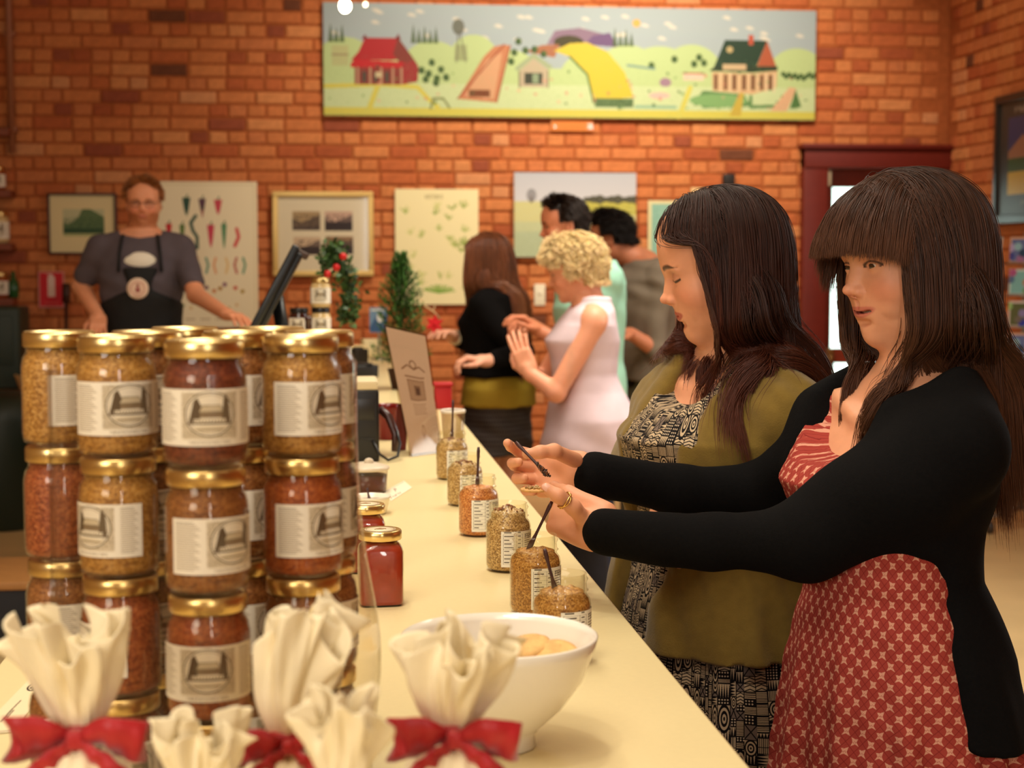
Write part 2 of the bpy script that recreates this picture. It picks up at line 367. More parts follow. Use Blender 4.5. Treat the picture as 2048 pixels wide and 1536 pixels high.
wb = wall_core('wall_back', [(((LX+DX0)/2, WY+0.105, CEIL/2), (DX0-LX, 0.2, CEIL)), (((DX1+WX)/2+.1, WY+0.105, CEIL/2), (WX-DX1+.2, 0.2, CEIL)), (((DX0+DX1)/2, WY+0.105, (DZ1+CEIL)/2), (DX1-DX0, 0.2, CEIL-DZ1))])
wr = wall_core('wall_right', [((WX+0.105, (WY+NY)/2+.08, CEIL/2), (0.2, WY-NY+.28, CEIL))])
COURSE = 0.0856; HEAD = 0.1225
palette = [(192, 116, 68), (198, 124, 74), (188, 110, 64), (202, 132, 82), (182, 100, 58), (194, 118, 70), (174, 92, 54), (200, 136, 92), (190, 114, 70), (146, 76, 52), (108, 64, 44), (162, 84, 50)]
weights = [14, 14, 13, 8, 10, 13, 8, 4, 12, 3, 1.4, 4]
def brick_mesh(w, colr, seed):
    r = np.random.default_rng(seed); h = COURSE-0.008; g = 0.010
    dx = r.uniform(-.002, .002, 8); front = [(-w/2, h/2), (w/2, h/2), (w/2, -h/2), (-w/2, -h/2)]
    vs = [(x+dx[i], 0.012, z+dx[(i+3) % 8]) for i, (x, z) in enumerate(front)] + [(x*(1-.010/w)+dx[i], -0.002+dx[i]*.8, z*(1-.010/h)+dx[(i+2) % 8]) for i, (x, z) in enumerate(front)]
    vs += [(x*(1-.03/w), -0.0045+dx[i], z*(1-.03/h)) for i, (x, z) in enumerate(front)]
    fs = [(0, 1, 5, 4), (1, 2, 6, 5), (2, 3, 7, 6), (3, 0, 4, 7), (4, 5, 9, 8), (5, 6, 10, 9), (6, 7, 11, 10), (7, 4, 8, 11), (8, 9, 10, 11)]
    return np.array(vs), [f[::-1] for f in fs]
BR = {}
for wi, w in enumerate((HEAD-0.009, 2*HEAD-0.009)):
    for ci, c in enumerate(palette):
        v, f = brick_mesh(w, c, wi*50+ci); me = bpy.data.meshes.new('brick'); me.from_pydata(v.tolist(), [], f)
        vcol(me, [c]*len(v)); me.materials.append(brick_m); BR[wi, ci] = (me, v, f, c)
def in_frame(p):
    v = np.array(p)-CAM; d = v.dot(_f); return d > 0 and -30 < 1024+FOC*v.dot(_r)/d < 2078 and -30 < 768-FOC*v.dot(_u)/d < 1100
def px_of(p): v = np.array(p)-CAM; d = v.dot(_f); return 1024+FOC*v.dot(_r)/d, 768-FOC*v.dot(_u)/d, d
COVER = [(645, 20, 1630, 235), (100, 385, 235, 510), (300, 362, 516, 660), (545, 380, 746, 552), (790, 376, 958, 612), (1026, 344, 1272, 516), (1230, 400, 1660, 1536), (1640, 340, 2010, 1536), (85, 640, 720, 1536), (200, 440, 400, 660), (920, 450, 1250, 900)]
def lay(wall, axis):
    loose, rest, k = [], [], 0
    z = on_z = COURSE*0.42
    row = 0; r = np.random.default_rng(5 if axis == 'x' else 6)
    a_lo, a_hi = (LX+.01, WX-.01) if axis == 'x' else (2.2, WY-.01)
    while z < CEIL-0.03:
        wi = row % 2; w = HEAD*(2 if wi else 1); a = a_lo - (HEAD/2 if wi else 0) + (r.uniform(-.01, .01)) + (HEAD*.5 if row % 4 == 3 else 0)
        while a < a_hi:
            ww = w; wj = wi
            if r.random() < .08: wj = 1-wi; ww = HEAD*(2 if wj else 1)
            c = a+ww/2
            if c-ww/2 > a_lo-.02 and c+ww/2 < a_hi+.005:
                if not (axis == 'x' and DX0-.08 < c < DX1+.08+.0 and z < DZ1+.03):
                    p = (c, WY-0.0005, z) if axis == 'x' else (WX-0.0005, c, z)
                    ci = r.choice(len(palette), p=np.array(weights)/sum(weights)); d = r.uniform(-.0025, .0025)
                    q = (p[0], p[1]+d, p[2]) if axis == 'x' else (p[0]+d, p[1], p[2])
                    if in_frame(p):
                        x, y, dd = px_of(p); hid = any(x0 < x < x1 and y0 < y < y1 for x0, y0, x1, y1 in COVER)
                        (rest if hid else loose).append((ww/dd*(1 if not hid else 0), q, wj, ci))
                    elif p[2] > 0.0: rest.append((0, q, wj, ci))
            a += ww
        z += COURSE; row += 1
    loose.sort(key=lambda t: -t[0]); rest += loose[300:]; loose = loose[:300]
    rot = 0 if axis == 'x' else -math.pi/2
    for _, q, wj, ci in loose:
        o = bpy.data.objects.new('brick', BR[wj, ci][0]); col.objects.link(o); o.parent = wall; o.location = q; o.rotation_euler = (0, 0, rot)
    V, Fc, C, n = [], [], [], 0; cr, sr = math.cos(rot), math.sin(rot); Rm = np.array([[cr, -sr, 0], [sr, cr, 0], [0, 0, 1]])
    for _, q, wj, ci in rest:
        me, v, f, c = BR[wj, ci]; V.append(v @ Rm.T+np.array(q)); Fc += [[n+j for j in t] for t in f]; C += [c]*len(v); n += len(v)
    me = bpy.data.meshes.new('brickwork'); me.from_pydata(np.concatenate(V).tolist(), [], Fc); vcol(me, C)
    o = link_mesh('brickwork', me, brick_m, wall); o['kind'] = 'stuff'
lay(wb, 'x'); lay(wr, 'y')
# door with its glazed leaf; daylight stands outside
maroon = mat('maroon_paint', (104, 34, 26), rough=0.4, noise=0.08)
leafred = mat('leaf_paint', (128, 46, 26), rough=0.45, noise=0.1)
jL, jR, jT = atY(1600, 400, WY)[0], atY(1893, 400, WY)[0], atY(1700, 298, WY)[2]
b = MB(); t = DX0-jL
b.box((jL+t/2, WY-0.03, jT/2), (t, 0.12, jT), 0.008); b.box((jR-t/4, WY-0.03, jT/2), (jR-DX1, 0.12, jT), 0.008); b.box(((jL+jR)/2, WY-0.035, (jT+DZ1)/2), (jR-jL, 0.13, jT-DZ1), 0.008)
b.box(((jL+jR)/2, WY-0.05, jT+0.012), (jR-jL+0.04, 0.16, 0.03), 0.004)
frame = struct(b.build('door_1', maroon))
gx0, gx1 = atY(1668, 400, WY)[0], DX1-0.17; gz1 = atY(1700, 374, WY)[2]; lY = WY+0.06
b = MB()
b.box(((DX0+gx0)/2, lY, DZ1/2), (gx0-DX0, 0.045, DZ1-.01)); b.box(((gx1+DX1)/2, lY, DZ1/2), (DX1-gx1, 0.045, DZ1-.01))
b.box(((gx0+gx1)/2, lY, (DZ1+gz1)/2), (gx1-gx0, 0.045, DZ1-gz1)); b.box(((gx0+gx1)/2, lY, 0.3), (gx1-gx0, 0.045, 0.6))
mz = atY(1700, 712, WY)[2]; b.box(((gx0+gx1)/2, lY, mz), (gx1-gx0, 0.045, 0.10))
leaf = b.build('door_leaf', leafred, frame)
glass = mat('window_glass', (240, 250, 245), rough=0.02, trans=1.0, ior=1.02, spec=0.3)
for z0, z1 in ((0.6, mz-.05), (mz+.05, gz1)):
    b = MB(); b.box(((gx0+gx1)/2, lY, (z0+z1)/2), (gx1-gx0-.002, 0.006, z1-z0-.002)); b.build('pane', glass, leaf)
b = MB(); p = atY(1651, 357, WY); b.box((p[0], WY-0.045, p[2]), (0.045, 0.05, 0.11), 0.01); b.build('door_closer', mat('pale_metal', (190, 176, 150), rough=0.4, metal=.3), frame)
b = MB(); p = atY(1652, 720, WY); b.box((p[0]+.02, WY+0.01, p[2]), (0.07, 0.04, 0.16), 0.008); b.lathe([(.012, 0), (.014, .05)], 10, (p[0]+.02, WY-.03, p[2]-.02)); b.build('door_handle', mat('old_brass', (150, 110, 60), rough=.4, metal=.8), frame)
# ground beyond the door
b = MB(); b.box(((DX0+DX1)/2, WY+5.2, -0.08), (14, 10, 0.12)); struct(b.build('ground_outside', mat('outside_paving', (215, 215, 200), rough=.9, noise=.1)))
# pipe on the back wall
x = atY(22, 100, WY)[0]; b = MB(); b.tube([(x, WY-.05, 2.15), (x, WY-.05, CEIL)], 0.022, 12)
for z in (2.3, 2.9, 3.6): b.box((x, WY-.03, z), (0.07, 0.06, 0.03), 0.004)
tag(b.build('wall_pipe', mat('pipe_paint', (150, 92, 62), rough=.5)), 'brown painted pipe running up the brick wall at the left', 'pipe')

# ------------------------------------------------------------------ counter
lam = mat('cream_laminate', (232, 214, 162), rough=0.28, noise=0.02, nscale=120, spec=0.5)
cabm = mat('counter_front', (120, 74, 40), rough=.6, noise=.15, nscale=8)
ct = thing('shop_counter', (0, 5.3, 0), 'long cream laminate shop counter running back towards the brick wall', 'counter')
CY0, CY1 = 0.45, 8.95
b = MB(); b.box((0, (CY0+CY1)/2-5.3, 0.9835), (0.778, CY1-CY0, 0.033), 0.003); b.build('countertop', lam, ct)
b = MB(); b.box((0, (CY0+CY1)/2-5.3, 0.9945), (0.7825, CY1-CY0+.005, 0.003)); b.build('edge_strip', mat('edge_brown', (120, 70, 40), rough=.5), ct)
b = MB(); b.box((0, (CY0+CY1)/2-5.3, 0.52), (0.66, CY1-CY0-0.1, 0.89)); b.build('carcass', cabm, ct)
b = MB(); b.box((0, (CY0+CY1)/2-5.3, 0.04), (0.6, CY1-CY0-0.14, 0.08)); b.build('plinth', mat('plinth_dark', (40, 30, 24), rough=.7), ct)
for s in (-1, 1):
    for i in range(10):
        b = MB(); y = CY0+.1+(i+.5)*(CY1-CY0-.2)/10-5.3; b.box((s*0.337, y, 0.53), (0.016, (CY1-CY0-.2)/10-.012, 0.82), .003); b.build('panel', cabm, ct)
# ------------------------------------------------------------------ people
skin_m = mat('skin', attr='tint', rough=0.48, spec=0.4, noise=0.04, nscale=60, bump=0.06, bscale=900, sss=0.12)
eye_m = mat('eyeball', attr='tint', rough=0.08, spec=0.6)
teeth_m = mat('teeth', (225, 212, 190), rough=.25)
def Rz(a): return np.array(Matrix.Rotation(math.radians(a), 3, 'Z'))
def Rx(a): return np.array(Matrix.Rotation(math.radians(a), 3, 'X'))
def Ry(a): return np.array(Matrix.Rotation(math.radians(a), 3, 'Y'))
def head_R(turn, nod=0, roll=0): return Rz(turn) @ Ry(roll) @ Rx(nod)
def head_ops(S, R, t, sc=1.0, male=False, eye_open=0.45, smile=0.0, mouth_open=0.0, ears=True, fine=True):
    c = 0.01*sc; S.frame(R, t); K = c
    e = lambda p, r, k, mode='u', rot=None: S.ell(np.array(p)*c, np.array(r)*c if not np.isscalar(r) else r*c, k*K, mode, rot)
    j = 1.06 if male else 1.0
    e((0, 1.1, 2.9), (7.2, 9.0, 8.1), .1)
    e((0, -1.6, -0.6), (6.3*j, 7.0, 7.4), 3.0)
    e((0, -2.4, -4.2), (5.4*j, 5.8, 5.6), 2.5)
    e((0, -3.6, -7.4), (3.9*j, 4.1, 2.9), 2.2)                     # jaw
    e((0, -6.7, -9.2), (1.5*j, 1.5, 1.4), 1.8)                       # chin
    for s in (-1, 1):
        e((s*4.3, 0.2, -5.6), (1.6*j, 3.2, 2.8), 3.0)                # jaw angle
        e((s*3.5, -5.7, -3.0), (2.0, 1.9, 1.9), 2.6)                 # cheek
    e((0, -5.6, 3.4), (4.8, 2.5, 3.4), 3.5); e((0, -2.2, 5.0), (6.2, 5.6, 5.4), 3.0)                          # forehead
    e((0, -7.7, 1.3), (4.0, .8, .7), 1.6)                            # brow
    for s in (-1, 1): e((s*3.0, -9.4, -0.25), (1.9, 1.35, 1.15), 1.2, 's')   # socket
    S.chain([np.array(p)*c for p in [(0, -7.7, 1.0), (0, -8.5, -1.2), (0, -9.6, -2.9)]], [.58*c, .62*c, .68*c], 1.1*K)   # nose bridge
    e((0, -8.3, -2.6), (1.15, 1.3, 1.5), 1.0)
    e((0, -9.95, -3.02), (.78*j, .82, .68), .5)
    for s in (-1, 1): e((s*1.08, -8.95, -3.35), (.66, .9, .64), .5)
    e((0, -8.8, -3.8), (.5, .8, .4), .5)
    for s in (-1, 1): e((s*.52, -9.2, -3.98), (.26, .42, .2), .15, 's')
    e((0, -6.9, -5.6), (2.7, 1.75, 2.5), 1.6)                        # muzzle
    w = 2.1+.4*smile
    lf = .20*smile; X5 = np.linspace(-1, 1, 9); mo = mouth_open; pr = -.28 if mo < .2 else -.05; arc = lambda y0, z0, ww, lift, yb: [np.array((q*ww, y0+yb*q*q, z0+lift*q*q))*c for q in X5]
    S.chain(arc(-8.25+pr, -5.62, w, lf, 1.2), [(.12+.20*(1-q*q))*c for q in X5], .30*K); e((0, -8.3+pr, -5.52), (.8, .40, .24), .4)
    S.chain(arc(-8.10+pr, -6.42-mo*.5, w*.90, lf+.30+mo*.35, 1.2), [(.13+.24*(1-q*q))*c for q in X5], .35*K)
    e((0, -8.95, -4.85), (.26, .45, .6), .5, 's')
    for yy in ((-9.0, -8.5, -8.0) if mo > .2 else (-9.0, -8.75)): S.chain(arc(yy, -5.98-mo*.28, w*.97, lf, 1.3), [(.07+.42*mo*(1-q*q)**.6)*c for q in X5], .06*K, 's')
    if smile:
        for s in (-1, 1):
            e((s*(w+.75), -6.0, -5.5), (.8, 1.1, 1.2), .9)
    if smile > 1:
        for s in (-1, 1): S.cap(np.array((s*1.95, -8.35, -3.3))*c, np.array((s*3.45, -7.25, -4.9))*c, .14*c, .10*c, .4*c, 's')
    e((0, -8.3, -7.45), (1.6, .6, .4), .8, 's')                      # groove under the lip
    if fine:
        for s in (-1, 1):
            e((s*3.1, -7.1, -0.15), 1.33, .25)                       # lids
            if eye_open > 0: S.ell(np.array((s*3.15, -8.7, -0.22 if eye_open > .3 else -.62))*c, np.array((1.42, 1.0, max(.03, eye_open)))*c, .08*K, 's', rot=(0, -s*4, 0))
            e((s*3.1, -7.1, -0.15), 1.22, .05)
    if ears:
        for s in (-1, 1):
            e((s*7.2, .9, -1.2), (.9, 1.7, 3.0), .6, rot=(-12, 0, s*14)); e((s*8.0, .2, -1.2), (.5, 1.0, 1.9), .3, 's', rot=(-12, 0, s*14))
    return S
def head_tint(V, R, t, sc, skin, lip, brow, hairc=None, hairline=None, ruddy=0.0, w=2.15, lift=.0, closed=False, beard=None):
    P = (V-np.array(t)) @ R / (0.01*sc); x, y, z = P.T; ax = np.abs(x); C = np.tile(np.array(skin, float), (len(V), 1))
    def mix(m, c): nonlocal C; m = np.clip(m, 0, 1)[:, None]; C = C*(1-m)+np.array(c, float)*m
    near = (np.linalg.norm(P, axis=1) < 16)
    g = lambda cx, cy, cz, rx, rz: np.exp(-(((ax-cx)/rx)**2+((z-cz)/rz)**2))*(y < cy)*near
    mix(.30*g(4.3, -3, -3.4, 2.0, 1.8), (214, 110, 84)); mix(.25*g(0, -8, -3.6, 1.2, 1.0), (214, 116, 90)); mix(ruddy*g(3, -4, -3, 3, 3), (200, 90, 66))
    soft = np.clip(3.5*(1-((ax/(w+.2))**2+((z+6.03-lift*(ax/w)**2)/.80)**2)), 0, 1)*(y < -6.4)*near
    mix(.75*soft, lip); mix(.35*g(3.1, -6, .45, 1.5, .55), (140, 84, 62))
    bz = 1.75-.10*(ax-3.0)**2; mix(.8*np.clip(1.4-np.abs(z-bz)/(.33*np.clip((5.1-ax)/1.5, .15, 1)), 0, 1)*np.clip((ax-1.1)/.5, 0, 1)*np.clip((5.1-ax)/.6, 0, 1)*(y < -3.5)*near, brow)
    lash = np.clip(1.35-np.abs(((x-np.sign(x)*3.15)/1.5)**2+((z+.2)/.62)**2-1)/.35, 0, 1)*(y < -7.2)*(z > -.35)*near*(ax < 4.8)*(ax > 1.5); mix((0 if closed else .8)*lash, (40, 22, 16))
    if closed: u = ax-3.15; lz = -.78+.16*u*u; mix(.97*np.clip(1.6-np.abs(z-lz)/.15, 0, 1)*(np.abs(u) < 1.45)*(y < -5)*near, (44, 24, 18)); mix(.35*g(3.1, -6, -.1, 1.3, .5), (150, 92, 72))
    if beard is not None: mix(.55*np.clip((-3.9-z)/1.5, 0, 1)*(y < 1)*(z > -11.5)*near*(1-soft), beard)
    if hairc is not None: mix(hairline(x, y, z)*near, hairc)
    return C
def eyes(parent, R, t, sc, gaze=(0, -1, 0), iris=(70, 46, 30)):
    g = np.array(gaze, float); g /= np.linalg.norm(g); c = .01*sc
    for s in (-1, 1):
        b = MB(); n, m = 32, 32; V = []; ph = np.linspace(.001, math.pi-.001, m); a = np.cross(g, (0, 0, 1)); a /= np.linalg.norm(a); u = np.cross(a, g)
        Rg = []; cc = []
        for p in ph:
            ring = []
            for th in np.linspace(0, 2*math.pi, n, endpoint=False):
                d = g*math.cos(p)+math.sin(p)*(a*math.cos(th)+u*math.sin(th)); ring.append(R @ ((np.array((s*3.1, -7.1, -.15))+1.24*d)*c)+np.array(t))
                cc.append((12, 8, 6) if p < .2 else (iris if p < .56 else ((40, 26, 18) if p < .62 else (214, 200, 190))))
            Rg.append(ring)
        b.rings(Rg); me = b.data('eye'); vcol(me, cc); link_mesh('eye', me, eye_m, parent)
# hand: frame F with columns (across towards the thumb, back of the hand, along the fingers); origin at the wrist
def hand_ops(S, F, t, sc=1.0, curl=(20, 25, 30, 30), spread=(6, 2, -3, -8), thumb=None, k=.006, side=1):
    c = sc; S.frame(F, t)
    S.box((0, 0, .048*c), (.038*c, .0135*c, .046*c), .0125*c, .01, rot=(0, 0, 0)); S.ell((.018*side*c, -.010*c, .032*c), (.017*c, .014*c, .03*c), .012)
    S.ell((-.024*side*c, -.007*c, .04*c), (.013*c, .012*c, .036*c), .01); S.cap((0, 0, -.014*c), (0, 0, .02*c), .0215*c, .025*c, .014)
    L = [(.040, .025, .021), (.044, .028, .022), (.040, .026, .021), (.032, .019, .019)]; tips = []
    for i in range(4):
        x = (.0275-.0178*i)*side; b = np.array((x*c, 0, (.089-.002*(i-1)**2)*c)); cu = curl[i] if not np.isscalar(curl[i]) else (curl[i], curl[i]*1.1, curl[i]*.7)
        ang = 0; p = b; pts = [b]; sp = math.radians(spread[i])*side
        for q in range(3):
            ang += math.radians(cu[q]); d = np.array((math.sin(sp), -math.sin(ang), math.cos(ang)*math.cos(sp))); d /= np.linalg.norm(d); p = p+d*L[i][q]*c; pts.append(p)
        r = [.0104, .0092, .0084, .0071] if i < 3 else [.009, .0077, .0070, .0061]
        S.cap((x*.55*c, 0, .05*c), pts[0], .011*c, r[0]*c, .008)
        for q in range(3): S.cap(pts[q], pts[q+1], r[q]*c, r[q+1]*c, .002)
        tips.append(pts)
    th = thumb or [(.03, -.008, .022), (.052, -.022, .05), (.056, -.03, .078), (.052, -.036, .102)]
    th = [np.array((p[0]*side, p[1], p[2]))*c for p in th] if thumb is None else [np.array(p) for p in th]; S.chain(th, [.0125*c, .0110*c, .0096*c, .0078*c], .006)
    return tips, th
def mkR(fwd, up):                            # columns: across, back, along
    f = np.array(fwd, float); f /= np.linalg.norm(f); u = np.array(up, float); u -= f*u.dot(f); u /= np.linalg.norm(u); return np.stack([np.cross(u, f), u, f], 1)

# ---- hair made of strands that slide over the head and clothes
def field_sampler(F, lo, h):
    def f(P):
        q = (P-lo)/h; n = np.array(F.shape)-1.001; q = np.clip(q, 0, n-1e-3); i = q.astype(int); w = q-i; r = 0
        for a in (0, 1):
            for b in (0, 1):
                for c in (0, 1): r = r+F[i[:, 0]+a, i[:, 1]+b, i[:, 2]+c]*np.abs(1-a-w[:, 0])*np.abs(1-b-w[:, 1])*np.abs(1-c-w[:, 2])
        return r
    return f
def hair_mat(name, rgb, rough=.32, tipc=None, var=.35):
    m = bpy.data.materials.new(name); m.use_nodes = True; nt = m.node_tree; b = nt.nodes['Principled BSDF']
    hi = nt.nodes.new('ShaderNodeHairInfo'); cr = nt.nodes.new('ShaderNodeMix'); cr.data_type = 'RGBA'
    cr.inputs['A'].default_value = lin([v*(1-var) for v in rgb]); cr.inputs['B'].default_value = lin([min(255, v*(1+var)) for v in rgb]); nt.links.new(hi.outputs['Random'], cr.inputs['Factor'])
    out = cr.outputs['Result']
    if tipc:
        c2 = nt.nodes.new('ShaderNodeMix'); c2.data_type = 'RGBA'; c2.inputs['B'].default_value = lin(tipc); nt.links.new(out, c2.inputs['A']); p = nt.nodes.new('ShaderNodeMath'); p.operation = 'POWER'; p.inputs[1].default_value = 2.2
        nt.links.new(hi.outputs['Intercept'], p.inputs[0]); nt.links.new(p.outputs[0], c2.inputs['Factor']); out = c2.outputs['Result']
    nt.links.new(out, b.inputs['Base Color']); b.inputs['Roughness'].default_value = rough; b.inputs['Specular IOR Level'].default_value = .28
    return m
def trim(A, R, T, zcut, yfront=0.0, seed=1):
    """cut the strands of a fringe level"""
    L = (A-T) @ R*100; n, k = L.shape[:2]; z = L[..., 2]; zc = zcut(L) if callable(zcut) else zcut; out = A.copy()
    below = (z < (zc if np.isscalar(zc) else zc[:, None])) & (L[..., 1] < yfront); first = np.where(below.any(1), below.argmax(1), k-1)
    for i in range(n):
        if first[i] < k-1:
            u = np.linspace(0, max(first[i], 2), k); i0 = np.minimum(u.astype(int), k-2); w = (u-i0)[:, None]; out[i] = A[i][i0]*(1-w)+A[i][i0+1]*w
    return out
def strands(name, P, radius, m, parent):
    """P: n x k x 3"""
    n, k = P.shape[:2]; hc = bpy.data.hair_curves.new(name); hc.add_curves([k]*n)
    hc.attributes['position'].data.foreach_set('vector', P.reshape(-1, 3).astype(np.float32).ravel())
    a = hc.attributes.get('radius') or hc.attributes.new('radius', 'FLOAT', 'POINT')
    prof = radius*np.clip(np.minimum(1.0, (1-np.linspace(0, 1, k))*4+.15), 0, 1); a.data.foreach_set('value', np.tile(prof, n).astype(np.float32))
    hc.materials.append(m); o = bpy.data.objects.new(name, hc); col.objects.link(o)
    if parent is not None: o.parent = parent
    return o
def grow(f, roots, dirs, lens, steps, depth, grav=.25, stiff=None, clump=None, wave=0.0, endpull=None, clumpf=.7, seed=1, flick=0.0):
    """roots n x 3, dirs n x 3 unit, lens n, depth n = distance kept from the solid"""
    r = np.random.default_rng(seed); n = len(roots); P = roots.copy(); D = dirs.copy(); out = [P.copy()]; st = lens/steps; e = .002
    for i in range(steps):
        g = np.array([0, 0, -1.0]); D = D*(1-grav)+g*grav
        if endpull is not None: D = D + endpull(P, i/steps)
        D /= np.linalg.norm(D, axis=1)[:, None]+1e-9
        Q = P+D*st[:, None]; tgt = depth*min(1, .25+1.6*i/steps)
        for _ in range(2):
            d = f(Q); G = np.stack([f(Q+np.eye(3)[a]*e)-f(Q-np.eye(3)[a]*e) for a in range(3)], 1); G /= np.linalg.norm(G, axis=1)[:, None]+1e-6
            push = np.maximum(tgt-d, 0); push = np.minimum(push, .02); Q = Q+G*push[:, None]
        D2 = Q-P; ln = np.linalg.norm(D2, axis=1)[:, None]+1e-9; D = .35*D+.65*D2/ln; P = P+D2/ln*np.minimum(ln, st[:, None]*1.6); out.append(P.copy())
    A = np.stack(out, 1)
    if clump:
        gi = r.choice(n, clump, replace=False); d2 = ((roots[:, None, :]-roots[gi][None, :, :])**2).sum(2); own = gi[np.argmin(d2, 1)]
        w = (np.linspace(0, 1, steps+1)**1.3*clumpf)[None, :, None]*r.uniform(.5, 1, n)[:, None, None]; A = A*(1-w)+A[own]*w
    if wave:
        ph = r.uniform(0, 6.28, n); t = np.linspace(0, 1, steps+1); A[..., 0] += wave*np.sin(ph[:, None]+t[None]*9)*t; A[..., 1] += wave*np.cos(ph[:, None]*1.7+t[None]*8)*t
    A += np.cumsum(r.normal(0, .0006, A.shape), 1)*np.linspace(0, 1, steps+1)[None, :, None]*.6
    return A
def scalp(R, t, sc, n, cond, seed=3, off=0.003):
    r = np.random.default_rng(seed); out = []
    while sum(len(o) for o in out) < n:
        d = r.normal(size=(n*3, 3)); d /= np.linalg.norm(d, axis=1)[:, None]
        L = d*np.array((7.3, 9.1, 8.2))+np.array((0, 1.1, 2.9)); L = L[cond(L[:, 0], L[:, 1], L[:, 2])]; out.append(L)
    L = np.concatenate(out)[:n]; nrm = (L-np.array((0, 1.1, 2.9)))/np.array((7.3, 9.1, 8.2))**2; nrm /= np.linalg.norm(nrm, axis=1)[:, None]
    return (L*.01*sc) @ R.T + t + (nrm @ R.T)*off, L, nrm
def comb(L, nrm, fn):                        # local combing direction projected on the scalp
    D = fn(L); D = D-nrm*(D*nrm).sum(1)[:, None]; return D/(np.linalg.norm(D, axis=1)[:, None]+1e-9)
def person(x, y, label, group=None): return thing('person', (x, y, 0), label, 'person', group)
def child(name, V, Q, m, parent, cols=None, loc=None):
    V = np.asarray(V)-np.array(parent.location); me = quads_mesh(name, V, Q)
    if cols is not None: vcol(me, cols)
    return link_mesh(name, me, m, parent), V
def rel(P, parent): return P-np.array(parent.location)
def torso(S, rows, dr=0.0, p=2.2, fold=None, k=.02): return S.loft([(z, cx, cy, a+dr, b+dr) for z, cx, cy, a, b in rows], k, 'u', p, fold)
FEM = [(0.80, 0, .01, .165, .125), (0.90, 0, .02, .17, .125), (1.00, 0, .005, .135, .098), (1.06, 0, -.005, .125, .09), (1.12, 0, -.01, .135, .10), (1.18, 0, -.015, .15, .115), (1.24, 0, .0, .155, .09), (1.285, 0, .015, .13, .065), (1.32, 0, .02, .07, .05)]
def zf(rows, f, dz=0.0): return [(z*f+dz, cx, cy, a, b) for z, cx, cy, a, b in rows]

# ================================================================== woman in the black cardigan
NP = W(1786, 1200, 2.17); NB = person(NP[0], NP[1], 'woman with a fringe, black cardigan and red print dress, holding a spoon')
nB = np.array([NP[0], NP[1], 0]); nR = Rz(-70); nH = head_R(-80, 6, -2); nT = W(1830, 517, 2.15)
def L2W(R, b, p): return R @ np.array(p, float) + b
nSk = SDF(); head_ops(nSk, nH, nT, 1.035, eye_open=.40, smile=1.9, mouth_open=.45, ears=False)
nSk.frame(nR, nB); torso(nSk, FEM, -.030)
neck0 = L2W(nR, nB, (0, .02, 1.28)); neck1 = nT + nH @ np.array((0, .028, -.06))
nSk.frame(); nSk.cap(neck0, neck1, .052, .050, .035)
for s in (-1, 1): nSk.cap(L2W(nR, nB, (0, .02, 1.30)), L2W(nR, nB, (s*.13, .0, 1.24)), .033, .036, .03)
nSk.frame(nR, nB)
for s in (-1, 1): nSk.cap((s*.02, -.050, 1.262), (s*.10, -.022, 1.288), .010, .008, .02); nSk.chain([(s*.070, .01, .80), (s*.07, 0, .46), (s*.07, .02, .09)], [.070, .052, .04], .03); nSk.ell((s*.075, -.04, .04), (.04, .11, .04), .02)
nSk.frame()
# hands and bare wrists
wN = W(1215, 1060, 2.17); eN = W(1612, 1082, 2.10); shN = L2W(nR, nB, (.138, -.022, 1.235))
wF = W(1180, 950, 2.33); eF = W(1530, 985, 2.36); shF = L2W(nR, nB, (-.13, -.01, 1.215))
mN = W(1430, 1085, 2.13); mF = W(1360, 980, 2.35)
nSk.chain([wN, mN, eN, shN], [.024, .022, .028, .035], .01); nSk.chain([wF, mF, eF, shF], [.025, .022, .028, .035], .01)
HN = mkR(W(1098, 1012, 2.22)-W(1205, 1058, 2.17), W(1110, 985, 1.9)-W(1130, 1030, 2.2)); HF = mkR(W(1075, 948, 2.36)-W(1180, 950, 2.33), W(1110, 955, 2.6)-W(1110, 935, 2.3))
def inv(F, o, P): return F.T @ (np.array(P)-o)
thN = [inv(HN, wN, W(*p)) for p in [(1172, 1042, 2.175), (1146, 1014, 2.155), (1117, 992, 2.145), (1092, 976, 2.15)]]
tipsN, _ = hand_ops(nSk, HN, wN, .94, curl=[(28, 40, 30), (50, 55, 35), (60, 62, 40), (66, 62, 40)], spread=(2, 0, -2, -4), thumb=thN, side=-1)
thF = [inv(HF, wF, W(*p)) for p in [(1150, 920, 2.29), (1108, 902, 2.25), (1080, 904, 2.24), (1054, 908, 2.24)]]
HFS = 1 if HF[2, 0] > 0 else -1
tipsF, _ = hand_ops(nSk, HF, wF, .90, curl=[(40, 42, 14), (46, 58, 36), (48, 60, 38), (52, 60, 38)], spread=(12, 3, -2, -5), thumb=thF, side=HFS)
def nbox(c, r): return (np.array(c)-r, np.array(c)+r)
hb = nbox(nT+np.array((0, 0, -.01)), np.array((.14, .14, .145))); lo = np.minimum(wN, wF)-np.array((.17, .10, .09)); hi = np.maximum(wN, wF)+np.array((.03, .10, .09))
hb2 = (lo, hi)
V, Q = multi_mesh(nSk, [(hb[0], hb[1], .0014), (hb2[0], hb2[1], .0016), (nB+np.array((-.34, -.34, 0)), nB+np.array((.34, .34, 1.5)), .007)])
def hl_n(x, y, z): return ((z > 4.2-.02*x*x) & (y > -7.6) | (y > -3.2) & (z > -1.0) | (y > 3) & (z > -7)).astype(float)
skinN = (226, 160, 122)
cols = head_tint(V, nH, nT, 1.035, skinN, (196, 104, 88), (70, 44, 28), (58, 34, 22), hl_n, w=2.85, lift=.38)
body, _ = child('body', V, Q, skin_m, NB, cols)
eyes(NB, nH, nT-np.array(NB.location), 1.035, gaze=(.0, -1, -.30), iris=(66, 44, 26))
